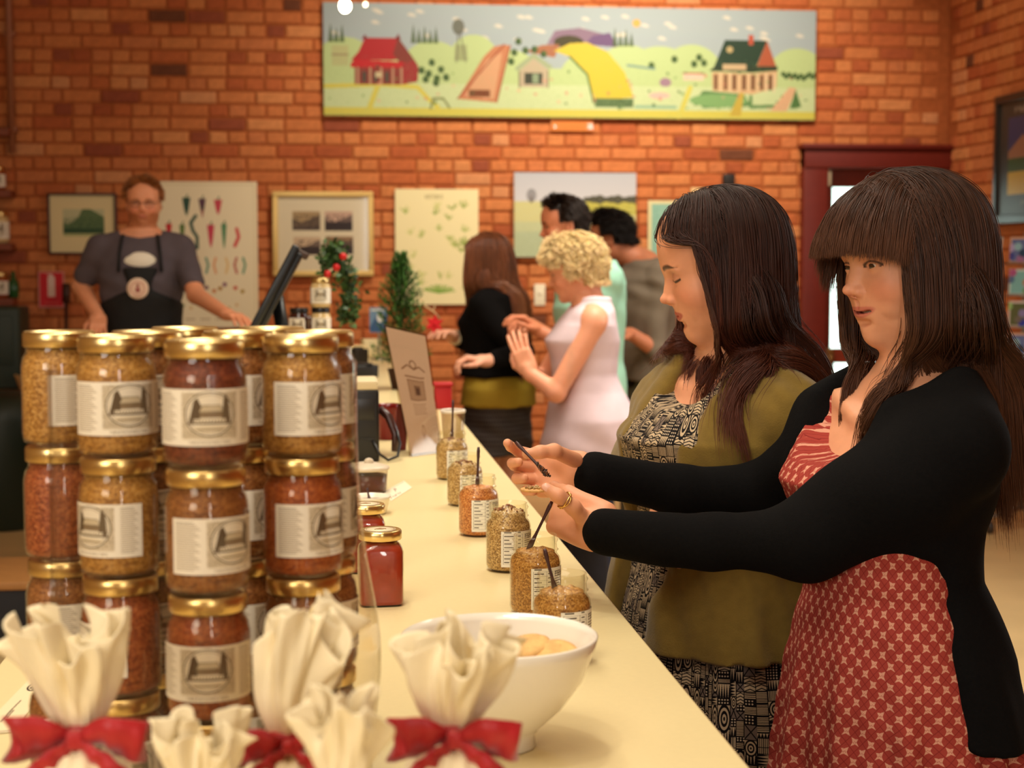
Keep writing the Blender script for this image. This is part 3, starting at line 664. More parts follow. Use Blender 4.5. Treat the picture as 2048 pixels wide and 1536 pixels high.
# teeth
b = MB(); Tm = [(nH @ (np.array((x, -7.62+.14*x*x, -5.98+.40*(x/2.85)**2))*.01035)+nT) for x in (-1.6, -1.2, -.8, -.4, 0, .4, .8, 1.2, 1.6)]
for p in Tm: b.ball(rel(p, NB), (.0027, .0027, .0034), 8, 6)
b.build('teeth', teeth_m, NB)
# nails
nail_m = mat('nail', (236, 180, 156), rough=.25)
def nail(F, o, sc, a, bq, up, parent, r=.0072):
    pa = F @ np.array(a)+o; pb = F @ np.array(bq)+o; d = pb-pa; d /= np.linalg.norm(d); u = np.array(up, float); u -= d*u.dot(d); u /= np.linalg.norm(u); s_ = np.cross(d, u)
    c = pb+u*r*.72-d*.002; R = [[rel(c+d*.0075*math.cos(ph)*1.0+s_*.0052*math.sin(ph)*q+u*.0016*(1-q*q*.9), parent) for ph in np.linspace(0, 2*math.pi, 14, endpoint=False)] for q in (1.0, .8, .45, .1)]
    R = [[rel(c+(d*.0075*math.cos(ph)+s_*.0052*math.sin(ph))*q+u*.0018*(1-q*q*.8), parent) for ph in np.linspace(0, 2*math.pi, 14, endpoint=False)] for q in (1.0, .8, .45, .1)]
    MBn.rings(R, cap0=False)
MBn = MB(); nail(HN, wN, 1, thN[2]*1.0, thN[3]*1.0, W(1092, 900, 1.9)-W(1092, 976, 2.15), NB, .0082)
MBn.build('nail', nail_m, NB); MBn = MB(); nail(HF, wF, 1, tipsF[0][2], tipsF[0][3], W(1030, 870, 2.0)-W(1030, 870, 2.2)+(0, 0, .05), NB)
MBn.build('nail', nail_m, NB)
# ring on the thumb
b = MB(); ra = HN @ (thN[1]*.45+thN[2]*.55)+wN; ax = HN @ (thN[2]-thN[1]); ax /= np.linalg.norm(ax); u = np.cross(ax, (0, 0, 1)); u /= np.linalg.norm(u); w_ = np.cross(ax, u)
for dd in (-.0022, .0022):
    b.tube([rel(ra+ax*(dd*math.cos(2*q)+.001)+(u*math.cos(q)+w_*math.sin(q))*.0118, NB) for q in np.linspace(0, 2*math.pi, 40)], .0011, 6)
b.build('ring', mat('gold', (236, 190, 110), rough=.2, metal=1), NB)
# dress
def pleat(n, amp, z0, z1, ph=0.0): return lambda th, z: 1+amp*np.clip((z0-z)/(z0-z1), 0, 1)*(np.sin(n*th+ph+2*np.sin(2*th))*.6+.4*np.sin((n*1.7)*th+1+4*z))
DN = [(.44, 0, .03, .235, .215), (.62, 0, .026, .205, .185), (.80, 0, .018, .180, .158), (.92, 0, .004, .158, .134), (1.0, 0, -.012, .134, .105), (1.055, 0, -.018, .113, .089), (1.12, 0, -.028, .123, .097), (1.18, 0, -.036, .143, .114), (1.24, 0, -.011, .15, .088), (1.30, 0, .006, .13, .07)]
S = SDF(); S.frame(nR, nB); S.loft(DN, .02, 'u', 2.1, pleat(13, .065, 1.04, .8)); S.loft([(1.045, 0, -.018, .115, .091), (1.062, 0, -.02, .116, .092)], .015)
S.ell((-.02, -.13, 1.285), (.128, .12, .080), .006, 's'); S.box((0, 0, 1.35), (.3, .3, .06), .01, .01, 's')
V, Q = S.mesh(nB+np.array((-.36, -.36, .42)), nB+np.array((.36, .36, 1.32)), .0055, disp=lambda X, Y, Z: .0016*np.sin(70*X+40*Z+30*Y)*np.sin(60*Z)*(Z < 1.05)+.0010*np.sin(500*X+300*Y)*(Z > 1.12))
def tri_print():
    c = Canvas(256, 256, (158, 62, 52)); n = 4
    for i in range(n+1):
        for j in range(n+1):
            x, y = i/n, j/n; k = (i+j) % 2
            c.line([(x-.125, y), (x, y+.125), (x+.125, y), (x, y-.125), (x-.125, y)], .010, (122, 36, 34), .8)
            for s, sg in ((0, 1), (.5/n, -1)):
                xx, yy = x+s, y+s
                c.poly([(xx-.066*sg, yy-.050), (xx-.008*sg, yy-.026), (xx+.058*sg, yy-.055), (xx+.030*sg, yy-.002), (xx+.050*sg, yy+.060), (xx-.004*sg, yy+.040), (xx-.052*sg, yy+.044), (xx-.030*sg, yy+.000)], (212, 152, 126))
                for q in range(3): c.ell(xx+(q-1)*.018, yy-.004+.01*(q % 2), .0055, .0055, (158, 70, 58))
    c.speck(0, 0, 1, 1, (120, 40, 36), .04, .4, 2); return c.a
dm = image_mat('red_print', tri_print(), rough=.85, spec=.15, bump=.15, bscale=700)
o, Vl = child('dress', V, Q, dm, NB); cyl_uv(o.data, Vl, (0, 0, 0), 1.6, 1/.102, nR)
# cardigan
CN = [(.845, 0, .014, .19, .152), (.95, 0, .010, .168, .128), (1.05, 0, .004, .127, .1), (1.12, 0, -.002, .135, .106), (1.18, 0, -.008, .155, .122), (1.24, 0, .002, .162, .101), (1.29, 0, .012, .145, .083), (1.325, 0, .019, .1, .064)]
S = SDF(); S.frame(nR, nB); S.loft(CN, .02, 'u', 2.2, pleat(9, .015, 1.0, .85))
for s in (-1, 1): S.cap((s*.08, .015, 1.30), (s*.138, -.005, 1.245), .035, .05, .03)
S.box((0, -.30, .93), (.4, .275, .155), .02, .03, 's'); S.box((-.045, -.20, 1.23), (.066, .2, .22), .03, .03, 's', rot=(0, 12, 0)); S.ell((0, -.01, 1.36), (.10, .10, .075), .015, 's')
S.frame(); S.chain([shN, eN], [.062, .048], .03); S.cap(L2W(nR, nB, (.11, -.06, 1.20)), W(1640, 1060, 2.08), .045, .045, .05); S.chain([eN, W(1430, 1085, 2.13), W(1212, 1066, 2.168)], [.046, .036, .034], .02)
S.chain([shF, eF], [.056, .043], .03); S.chain([eF, W(1360, 980, 2.35), W(1190, 952, 2.33)], [.043, .034, .035], .02)
blackm = mat('black_knit', (13, 12, 12), rough=.95, spec=.12, bump=.3, bscale=500, noise=.2, nscale=200)
lo = nB+np.array((-.55, -.34, .83)); hi = nB+np.array((.34, .40, 1.36))
V, Q = S.mesh(lo, hi, .005, disp=lambda X, Y, Z: .0035*np.sin(38*X+18*Z)*np.sin(25*Z+9*Y))
child('cardigan', V, Q, blackm, NB)
nCard = S
# hair
def hair_field(ops, lo, hi, h=.006):
    T = SDF(); T.ops = [q for o_ in ops for q in o_.ops]; F, lo, n = T.field(lo, hi, h, .09); return field_sampler(F, np.array(lo), h)
nSkull = SDF(); head_ops(nSkull, nH, nT, 1.035, ears=True, fine=False); nSkull.frame(); nSkull.cap(neck0, neck1, .055, .052, .03)
f = hair_field([nSkull, nCard], nT-np.array((.25, .25, .62)), nT+np.array((.28, .28, .2)))
hn = hair_mat('brown_hair', (58, 34, 22), .40, tipc=(92, 56, 34))
cond = lambda x, y, z: ((z > 6.5) & (y > -6.8)) | ((y > -5.7) & (z > 2.0)) | ((y > -3.4) & (z > -1.5)) | ((y > 3.5) & (z > -5.5))
P, L, nr = scalp(nH, nT, 1.035, 15000, cond, 11)
def mkcd(px_, fwd=0.0):
    def cd(L):
        x, y, z = L.T; s = np.tanh((x-px_)/1.2); return np.stack([s, (.55-fwd*(y < 0))*np.clip((6-y)/6, 0, 1), -.3-1.0*np.clip((y-1)/7, 0, 1)], 1)
    return cd
D = comb(L, nr, mkcd(-1.0)) @ nH.T; r_ = np.random.default_rng(4); ln = r_.uniform(.40, .52, len(P)); ln = np.where(L[:, 1] < -1.5, r_.uniform(.34, .44, len(P)), ln)
def mkpull(H, T, L, side_y=-4.4, yb=-3.4, fp=-.25):
    fr = (L[:, 1] < yb)
    def pull(Pw, u):                          # keep the falling hair off the face; lead it over the shoulders
        q = (Pw-T) @ H*100; x, y, z = q.T; k = ((y < side_y) & (z > -13) & (z < 7.0))*np.clip((side_y-y)/1.5, 0, 1); a = np.zeros_like(q); a[:, 1] = .9*k; a[:, 0] = np.sign(x)*.35*k
        low = np.clip((-7-z)/4, 0, 1)*np.clip((z+26)/5, 0, 1); a[:, 1] += np.where(fr, fp, np.where(L[:, 1] < 4, .34, .03))*low*(z > -19); a[:, 0] -= np.sign(x)*np.clip((np.abs(x)-6.5)/2, 0, 1)*.5*low; a[:, 2] -= 1.1*np.clip((-14-z)/3, 0, 1); return a @ H.T
    return pull
A = grow(f, P, D, ln, 34, r_.uniform(.002, .018, len(P)), grav=.26, clump=900, clumpf=.38, endpull=mkpull(nH, nT, L, -6.3), seed=5)
A = trim(A, np.eye(3), np.zeros(3), 118+r_.normal(0, 3.0, len(A)), 1e9)
# fringe
P2, L2, nr2 = scalp(nH, nT, 1.035, 3600, lambda x, y, z: (z > 6.2) & (y < -.5) & (y > -6.8) & (np.abs(x) < 6.2), 12)
D2 = comb(L2, nr2, lambda L: np.stack([L[:, 0]*.10+.22, -1+0*L[:, 0], -.2+0*L[:, 0]], 1)) @ nH.T
ln2 = (.19+.009*L2[:, 1]+.002*r_.normal(size=len(P2)))+.006*np.abs(L2[:, 0])
A2 = grow(f, P2, D2, np.clip(ln2, .05, .26), 34, r_.uniform(.002, .010, len(P2)), grav=.11, clump=260, clumpf=.3, seed=6)
# locks hanging in front of the far cheek and on the chest
P3, L3, nr3 = scalp(nH, nT, 1.035, 1500, lambda x, y, z: (np.abs(x) > 4.5) & (y > -5.6) & (y < -1) & (z > 2) & (z < 7.5), 13)
D3 = comb(L3, nr3, lambda L: np.stack([np.sign(L[:, 0])*.5, -.15+0*L[:, 0], -1+0*L[:, 0]], 1)) @ nH.T
A3 = grow(f, P3, D3, r_.uniform(.30, .42, len(P3)), 34, r_.uniform(.006, .020, len(P3)), grav=.3, clump=110, clumpf=.55, endpull=mkpull(nH, nT, L3, -5.6), seed=7)
jit = r_.normal(0, .22, len(A2)); A2 = trim(A2, nH, nT, 1.9+jit-.5*np.clip(L2[:, 0]-2, 0, 9)-5*np.clip((-L2[:, 0]-4.3)/1.5, 0, 1), -2.0)
strands('hair', rel(np.concatenate([A, A2, A3]), NB), .00040, hn, NB)

# ================================================================== woman in the olive cardigan
OP = W(1440, 1000, 2.56); OB = person(OP[0], OP[1], 'woman with long dark hair in an olive cardigan and patterned dress, looking down')
oB = np.array([OP[0], OP[1], 0]); oR = Rz(-62); oH = head_R(-95, 15, 0); oT = W(1447, 526, 2.50); dz = .0
oz = lambda rows, k: [(z+.015, cx, cy, a*k, b*k) for z, cx, cy, a, b in rows]
oSk = SDF(); head_ops(oSk, oH, oT, 1.03, eye_open=.0, smile=.7, mouth_open=.05, ears=False)
oSk.frame(oR, oB); torso(oSk, oz(FEM, 1.0), -.02)
oN0 = L2W(oR, oB, (0, .01, 1.29)); oN1 = oT+oH @ np.array((0, .030, -.055)); oSk.frame(); oSk.cap(oN0, oN1, .052, .052, .035)
for s in (-1, 1): oSk.cap(L2W(oR, oB, (0, .02, 1.31)), L2W(oR, oB, (s*.14, .01, 1.25)), .033, .036, .03)
oSk.frame(oR, oB)
for s in (-1, 1): oSk.cap((s*.02, -.055, 1.272), (s*.10, -.025, 1.295), .010, .008, .02); oSk.chain([(s*.085, 0, .82), (s*.08, 0, .46), (s*.075, .02, .09)], [.085, .055, .04], .03); oSk.ell((s*.075, -.04, .04), (.04, .11, .04), .02)
oSk.frame()
oSh = [L2W(oR, oB, (-.125, .0, 1.225)), L2W(oR, oB, (.155, .0, 1.235))]; oEl = [W(1284, 930, 2.66), W(1618, 1010, 2.46)]; oWr = [W(1345, 1012, 2.50), W(1420, 1024, 2.42)]
for i in (0, 1):
    oSk.frame(); oSk.chain([oSh[i], oEl[i], oWr[i]], [.035, .030, .024], .01); Fh = mkR(oWr[i]-oEl[i], (0, 0, 1)); hand_ops(oSk, Fh, oWr[i], .93, curl=[(60, 65, 35)]*4, side=1 if i else -1)
b0 = (oT-np.array((.14, .14, .15)), oT+np.array((.14, .14, .135)))
V, Q = multi_mesh(oSk, [(b0[0], b0[1], .0014), (np.minimum(oWr[0], oWr[1])-.16, np.maximum(oWr[0], oWr[1])+.14, .003), (oB+np.array((-.5, -.45, 0)), oB+np.array((.45, .4, 1.5)), .007)])
def hl_o(x, y, z): return ((z > 5.6) & (y > -6.4) | (y > -3.6) & (z > -1.0) | (y > 3) & (z > -7)).astype(float)
cols = head_tint(V, oH, oT, 1.03, (226, 158, 120), (168, 66, 56), (54, 32, 24), (36, 22, 18), hl_o, w=2.4, lift=.2, closed=True)
child('body', V, Q, skin_m, OB, cols); eyes(OB, oH, oT-np.array(OB.location), 1.03, gaze=(0, -1, -.7), iris=(60, 42, 28))
DO = oz([(.44, 0, 0, .23, .20), (.62, 0, 0, .215, .18), (.80, 0, .005, .20, .16), (.92, 0, .01, .185, .145), (1.0, 0, .0, .155, .12), (1.06, 0, -.01, .142, .108), (1.12, 0, -.02, .148, .12), (1.18, 0, -.028, .152, .128), (1.24, 0, -.008, .135, .094), (1.30, 0, .010, .10, .065)], 1.0)
S = SDF(); S.frame(oR, oB); S.loft(DO, .02, 'u', 2.1, pleat(10, .04, 1.0, .75)); S.ell((0, -.13, 1.315), (.085, .12, .075), .006, 's'); S.box((0, 0, 1.37), (.3, .3, .06), .01, .01, 's')
V, Q = S.mesh(oB+np.array((-.33, -.33, .42)), oB+np.array((.33, .33, 1.33)), .0055, disp=lambda X, Y, Z: .0016*np.sin(60*X+30*Z+30*Y)*(Z < 1.0))
def tribal():
    N = 640; c = Canvas(N, N, (196, 172, 138)); K = (22, 18, 18); G = (120, 104, 92); r = np.random.default_rng(8)
    x = 0.0
    while x < 1:
        w = float(r.choice([.03, .045, .06, .085, .1])); y = 0.0; x1 = min(1, x+w); c.rect(x1-.006, 0, x1, 1, K)
        while y < 1:
            h = float(r.uniform(.04, .14)); y1 = min(1, y+h); k = r.integers(0, 8); n = max(2, int(h/.022))
            if k == 0:
                for i in range(n): yy = y+i*h/n; c.poly([(x, yy), (x1-.006, yy+h/n*.5), (x, yy+h/n*.95)], K)
            elif k == 1:
                for i in range(n): yy = y+i*h/n; m = (x+x1)/2; c.line([(x, yy), (m, yy+h/n*.6), (x1, yy)], .008, K)
            elif k == 2:
                m = max(2, int(w/.018))
                for i in range(m): c.poly([(x+i*w/m, y), (x+(i+.5)*w/m, y1), (x+(i+1)*w/m, y)], K)
            elif k == 3:
                for i in range(n*2): c.rect(x, y+i*h/n/2, x1-.006, y+(i+.45)*h/n/2, K)
            elif k == 4:
                c.rect(x, y, x1, y1, K)
                for i in range(n):
                    for j in range(max(1, int(w/.022))): cx_ = x+(j+.5)*.022; cy_ = y+(i+.5)*h/n; c.poly([(cx_-.008, cy_), (cx_, cy_+.009), (cx_+.008, cy_), (cx_, cy_-.009)], (214, 192, 160))
            elif k == 5:
                for q in (1, .78, .56, .34, .14): c.ell((x+x1)/2, y, w*.5*q, h*q, K if q in (1, .56, .14) else (196, 172, 138))
            elif k == 6:
                c.rect(x, y, x1, y1, G); c.line([(x, y), (x1, y1)], .008, K); c.line([(x1, y), (x, y1)], .008, K)
            else:
                for i in range(int(w/.012)): c.rect(x+i*.012, y, x+i*.012+.005, y1, K)
            c.rect(x, y1-.007, x1, y1, K); y = y1
        x = x1
    return c.a
om = image_mat('tribal_print', tribal(), rough=.8, spec=.15, bump=.1, bscale=600)
o, Vl = child('dress', V, Q, om, OB); cyl_uv(o.data, Vl, (0, 0, 0), .95, 1/.18, oR)
CO = oz([(.855, 0, .012, .215, .175), (.95, 0, .012, .205, .16), (1.05, 0, .004, .175, .135), (1.12, 0, -.004, .172, .138), (1.18, 0, -.010, .168, .142), (1.24, 0, .004, .150, .108), (1.29, 0, .016, .118, .082), (1.325, 0, .022, .085, .064)], 1.0)
def cardfold(th, z): return 1+.022*np.sin(9*th+2)*np.clip((1.12-z)/.2, 0, 1)+.010*np.sin(23*th+30*z)
S = SDF(); S.frame(oR, oB); S.loft(CO, .02, 'u', 2.2, cardfold)
for s in (-1, 1): S.cap((s*.07, .02, 1.31), ((.152 if s > 0 else -.122), .004, 1.245), .035, .052, .03)
S.box((-.052, -.26, .92), (.050, .26, .26), .02, .02, 's', rot=(0, 2, 0)); S.box((.0, -.22, 1.2), (.050, .2, .24), .03, .03, 's', rot=(0, 7, 0)); S.ell((0, -.01, 1.38), (.09, .09, .075), .015, 's')
S.frame()
for i in (0, 1): S.chain([oSh[i], oEl[i]], [.060, .046], .03); S.chain([oEl[i], oWr[i]], [.046, .036], .03)
S.cap(L2W(oR, oB, (.12, .02, 1.10)), L2W(oR, oB, (.16, .02, 1.2)), .06, .05, .05)
fr = lambda X, Y, Z: .0022*np.sin(110*X+60*Z+12*np.sin(9*Z))*np.sin(14*Z+8*X)+.0030*np.sin(45*Z-30*X)*np.exp(-((Z-1.12)/.09)**2)
V, Q = S.mesh(oB+np.array((-.45, -.38, .84)), oB+np.array((.36, .36, 1.37)), .0045, disp=fr)
olive = mat('olive_knit', (122, 98, 42), rough=.9, spec=.15, bump=.35, bscale=420, noise=.10, nscale=60, sheen=.2)
child('cardigan', V, Q, olive, OB); oCard = S
oSkull = SDF(); head_ops(oSkull, oH, oT, 1.03, ears=True, fine=False); oSkull.frame(); oSkull.cap(oN0, oN1, .055, .054, .03)
f = hair_field([oSkull, oCard], oT-np.array((.25, .25, .55)), oT+np.array((.28, .28, .2)))
ho = hair_mat('dark_hair', (46, 25, 18), .40, tipc=(96, 46, 28))
condo = lambda x, y, z: ((z > 7.8) & (y > -4.6)) | ((y > -4.4) & (z > 3.2)) | ((y > -2.4) & (z > -1.5)) | ((y > 3.5) & (z > -5.5))
P, L, nr = scalp(oH, oT, 1.03, 13000, condo, 21); D = comb(L, nr, mkcd(-1.2, .35)) @ oH.T
ln = np.where(L[:, 1] < -1.5, r_.uniform(.30, .36, len(P)), r_.uniform(.34, .42, len(P)))
A = grow(f, P, D, ln, 32, r_.uniform(.002, .022, len(P)), grav=.26, clump=800, clumpf=.40, endpull=mkpull(oH, oT, L, -4.8), seed=9)
P3, L3, nr3 = scalp(oH, oT, 1.03, 2200, lambda x, y, z: (x < -1.0) & (x > -6.5) & (y < -2.5) & (y > -5.0) & (z > 6.4), 23)
D3 = comb(L3, nr3, lambda L: np.stack([-1+0*L[:, 0], .05+0*L[:, 0], -.3+0*L[:, 0]], 1)) @ oH.T
A3 = grow(f, P3, D3, r_.uniform(.26, .36, len(P3)), 32, r_.uniform(.004, .018, len(P3)), grav=.2, clump=150, clumpf=.5, endpull=mkpull(oH, oT, L3, -7.4, 9, -.55), seed=10)
strands('hair', rel(np.concatenate([A, A3]), OB), .00042, ho, OB)
# ================================================================== the people further back
MALE = [(0.84, 0, .01, .165, .12), (0.95, 0, .01, .165, .115), (1.05, 0, .0, .155, .11), (1.15, 0, -.005, .160, .115), (1.28, 0, -.01, .18, .125), (1.38, 0, .0, .185, .115), (1.44, 0, .015, .14, .08), (1.48, 0, .02, .08, .06)]
def figure(at, turn, headR, headT, label, male, skin, lip, brow, hairc, hairline, arms, garments, hsc=1.0, k=1.0, floor=0.0, legs='pants', foot=(50, 40, 34), group=None, eye=.4, voxel=.008, beard=None, curls=((35, 35, 25),)*2, palmup=None, handh=.0032):
    B0 = np.array([at[0], at[1], floor]); R = Rz(turn); root = thing('person', tuple(B0), label, 'person', group)
    S = SDF(); head_ops(S, headR, headT, hsc, male=male, eye_open=eye, ears=True, fine=True)
    rows = MALE if male else FEM; S.frame(R*1.0, B0); rw = [(z*k, cx, cy, a-.012, b-.012) for z, cx, cy, a, b in rows]; S.loft(rw, .03)
    top = rows[-1][0]*k; sh_z = (1.40 if male else 1.245)*k; sw = .185 if male else .145
    n0 = L2W(R, B0, (0, .015, top-.03)); n1 = headT+headR @ np.array((0, .028, -.06)); S.frame(); S.cap(n0, n1, .062 if male else .05, .058 if male else .047, .035)
    S.frame(R, B0); hip = .90*k; kn = .48*k
    for s in (-1, 1):
        S.cap((0, .015, top-.02), (s*sw*.9, .0, sh_z+.015), .04, .05, .04)
        S.chain([(s*.088, 0, hip), (s*.09, -.01, kn), (s*.09, .015, .09)], [.088, .055, .04], .03); S.chain([(s*.09, .03, .045), (s*.095, -.13, .03)], [.04, .032], .02)
    S.frame(); J = []
    for s, (el, wr, tip) in zip((-1, 1), arms):
        S.frame(); sh = L2W(R, B0, (s*sw, .0, sh_z)); J.append((sh, np.array(el), np.array(wr))); S.chain([sh, el, wr], [.050, .040, .028] if male else [.043, .034, .024], .015)
        up = np.array((0, 0, 1.0)) if palmup is None else np.array(palmup[0 if s < 0 else 1], float)
        F = mkR(np.array(tip)-np.array(wr), up); hand_ops(S, F, np.array(wr), 1.0 if male else .92, curl=[curls[0 if s < 0 else 1]]*4, side=(1 if s > 0 else -1))
    bx = [(headT-.15, headT+np.array((.15, .15, .13)), .0028)]
    for sh, el, wr in J: bx.append((wr-.15, wr+.15, handh))
    allp = np.array([q for j in J for q in j]+[B0+(-.3, -.3, 0), B0+(.3, .3, 1.6*k)]); V, Q = multi_mesh(S, bx+[(allp.min(0)-.1, allp.max(0)+.1, .010)])
    cols = head_tint(V, headR, headT, hsc, skin, lip, brow, hairc, hairline, ruddy=.15, beard=beard)
    sh_m = (V[:, 2] < floor+.085); cols[sh_m] = foot
    child('body', V, Q, skin_m, root, cols); eyes(root, headR, headT-np.array(root.location), hsc)
    for name, fn, m, uv in garments:
        G = SDF(); G.frame(R, B0); disp = fn(G, R, B0, J, rows, k, sh_z, sw); G.frame()
        V, Q = G.mesh(allp.min(0)-.12, allp.max(0)+.12, voxel, disp=disp)
        o, Vl = child(name, V, Q, m, root)
        if uv: cyl_uv(o.data, Vl, (0, 0, 0), uv[0], uv[1], R)
    return root, S, R, B0, J
wr_disp = lambda a=.003: (lambda X, Y, Z: a*np.sin(32*X+22*Z+5*np.sin(9*Z))*np.sin(19*Z+12*Y))
def g_top(z0, z1, dr=.012, sleeve=.55, loose=0.0, neck=.07, open_front=False, amp=.003):
    def fn(G, R, B0, J, rows, k, sh_z, sw):
        rw = [(z*k, cx, cy, a+dr+loose*max(0, (1.1-z)), b+dr+loose*max(0, 1.1-z)) for z, cx, cy, a, b in rows]
        rr = np.array(rw); zs = np.unique(np.clip(np.concatenate([rr[:, 0], [z0, z1]]), z0, z1)); G.loft([[z]+[np.interp(z, rr[:, 0], rr[:, j]) for j in range(1, 5)] for z in zs], .02)
        for s in (-1, 1):
            if sleeve > 0 or sleeve == -1: G.cap((s*.06, .015, rows[-1][0]*k-.035), (s*sw*(.95 if sleeve > 0 else .72), .0, sh_z+.015), .045, .055 if sleeve > 0 else .052, .03)
        G.ell((0, -.03, rows[-1][0]*k+.03), (neck, neck*1.1, .07), .01, 's')
        if open_front: G.box((0, -.3, (z0+z1)/2), (.05, .3, (z1-z0)/2+.1), .02, .02, 's')
        G.frame()
        for (sh, el, wr) in J:
            if sleeve <= 0: continue
            if sleeve <= 1: G.cap(sh, sh+(el-sh)*sleeve, .062, .055, .03)
            else: G.chain([sh, el, el+(wr-el)*(sleeve-1)], [.060, .047, .036], .02)
        return wr_disp(amp)
    return fn
def g_pants(z1=.98, dr=.016, z0=.06):
    def fn(G, R, B0, J, rows, k, sh_z, sw):
        rr = np.array(rows)*[k, 1, 1, 1, 1]; G.loft([[z]+[np.interp(z, rr[:, 0], rr[:, j])+(dr if j > 2 else 0) for j in range(1, 5)] for z in (.82*k, .9*k, z1*k)], .03)
        for s in (-1, 1): G.chain([(s*.088, 0, .88*k), (s*.09, -.01, .48*k), (s*.09, .015, z0)], [.098, .070, .060], .03)
        return wr_disp(.004)
    return fn
def short_hair(root, S, headR, headT, hsc, cond, ln, m, seed, n=4200, radius=.0011, wave=0.0, depth=(.002, .014), combf=None, grav=.06, clump=300):
    f = hair_field([S], headT-.28, headT+.25, .006); P, L, nr = scalp(headR, headT, hsc, n, cond, seed)
    D = comb(L, nr, combf or (lambda L: np.stack([L[:, 0]*.12, .9+0*L[:, 0], -.25-.12*L[:, 1]], 1))) @ headR.T + (nr @ headR.T)*.35; r = np.random.default_rng(seed)
    A = grow(f, P, D/np.linalg.norm(D, axis=1)[:, None], r.uniform(*ln, n), 14, r.uniform(*depth, n), grav=grav, clump=clump, clumpf=.6, wave=wave, seed=seed); strands('hair', rel(A, root), radius, m, root)
hl_man = lambda x, y, z: (((z > 6.3-.10*x*x*0) & (y > -6.6)) | ((y > -3.4) & (z > 1.0)) | ((y > 2.4) & (z > -4.0))).astype(float)
cond_man = lambda x, y, z: ((z > 6.6) & (y > -6.2)) | ((y > -3.2) & (z > 2.2)) | ((y > 2.8) & (z > -4.0))
# --- man in the apron behind the counter
hR = head_R(3, 4, 0); hT = W(287, 405, 7.35); c0 = W(283, 560, 7.35)
grey_tee = mat('charcoal_tee', (84, 74, 80), rough=.9, noise=.08); apron_m = mat('black_apron', (18, 17, 17), rough=.8, noise=.2)
def g_apron(G, R, B0, J, rows, k, sh_z, sw):
    rr = np.array(rows)*[k, 1, 1, 1, 1]; zs = (.45, .7, .95, 1.1, 1.2, 1.3, 1.38, 1.44); I = lambda z, j: np.interp(z, rr[:, 0], rr[:, j])
    G.loft([[z, 0, I(z, 2)-.004, I(z, 3)+.024+.02*max(0, .95-z), I(z, 4)+.026+.02*max(0, .95-z)] for z in zs], .02)
    G.box((0, .31, .9), (.5, .3, .9), .01, .01, 's')
    for s in (-1, 1): G.box((s*.24, -.1, 1.47), (.13, .3, .19), .02, .03, 's', rot=(0, s*22, 0))
    G.frame(); return None
root, S, R, B0, J = figure(c0[:2], 4, hR, hT, 'bearded man in a charcoal t-shirt and black apron behind the counter', True, (222, 150, 112), (176, 92, 74), (140, 84, 48), (150, 92, 52), hl_man,
    [(W(162, 572, 7.35), W(196, 632, 7.2), W(196, 660, 7.1)), (W(392, 590, 7.2), W(452, 628, 6.95), W(500, 640, 6.8))],
    [('t_shirt', g_top(.86, 1.58, .016, .72), grey_tee, None), ('trousers', g_pants(), mat('dark_trousers', (44, 40, 40), rough=.9), None), ('apron', g_apron, apron_m, None)], hsc=.98, k=1.085, floor=.0, beard=(150, 84, 46), curls=((20, 30, 20), (12, 18, 12)))
short_hair(root, S, hR, hT, .98, cond_man, (.02, .04), hair_mat('ginger_hair', (140, 86, 46)), 31)
b = MB(); fy = lambda z: -.128-.02
for s in (-1, 1): b = MB(); b.tube([rel(L2W(R, B0, p), root) for p in [(s*.095, -.150, 1.42), (s*.09, -.138, 1.50), (s*.08, -.07, 1.575), (s*.065, .02, 1.60)]], .008, 6); b.build('apron_strap', apron_m, root)
b = MB(); b.T = Matrix.Translation(L2W(R, B0, (-.01, -.160, 1.345))-np.array(root.location)) @ Matrix(R.tolist()).to_4x4() @ Matrix.Rotation(math.pi/2, 4, 'X')
b.lathe([(.001, .010), (.045, .010), (.048, .006), (.048, -.004)], 32); b.build('badge', mat('badge_cream', (226, 196, 170), rough=.6), root)
c = Canvas(96, 96, (226, 196, 170)); c.ring(.5, .5, .46, .46, .12, (196, 120, 110)); c.ell(.5, .46, .16, .24, (170, 90, 84)); c.ell(.5, .72, .10, .09, (150, 80, 70)); c.line([(.36, .3), (.5, .5), (.64, .3)], .05, (120, 60, 56)); c.line([(.4, .62), (.6, .52)], .04, (236, 210, 190))
b = MB(); Q4 = [L2W(R, B0, (-.01+x, -.1708, 1.345+z))-np.array(root.location) for x, z in ((-.034, -.034), (.034, -.034), (.034, .034), (-.034, .034))]; b.quad(Q4); b.build('emblem', image_mat('apron_emblem', c.a), root)
b = MB(); b.T = Matrix.Translation(L2W(R, B0, (-.0, -.135, 1.465))-np.array(root.location)) @ Matrix(R.tolist()).to_4x4(); b.ball((0, .02, 0), (.082, .03, .045), 20, 12); b.build('shirt_print', mat('white_print', (232, 224, 206), rough=.8), root)
# glasses
gl = mat('wire_frame', (90, 70, 60), rough=.3, metal=.8); b = MB(); HL = lambda p: rel(hR @ (np.array(p)*.0098)+hT, root)
for s in (-1, 1):
    b.tube([HL((s*3.1+2.1*math.cos(a), -9.2+.15*abs(math.cos(a)), -.3+1.5*math.sin(a))) for a in np.linspace(0, 2*math.pi, 20)], .0013, 5); b.tube([HL((s*5.2, -9.0, .1)), HL((s*7.4, -6, .3)), HL((s*7.8, .5, .2))], .0012, 5)
b.tube([HL((-1, -9.5, 0)), HL((1, -9.5, 0))], .0012, 5); b.build('glasses', gl, root)
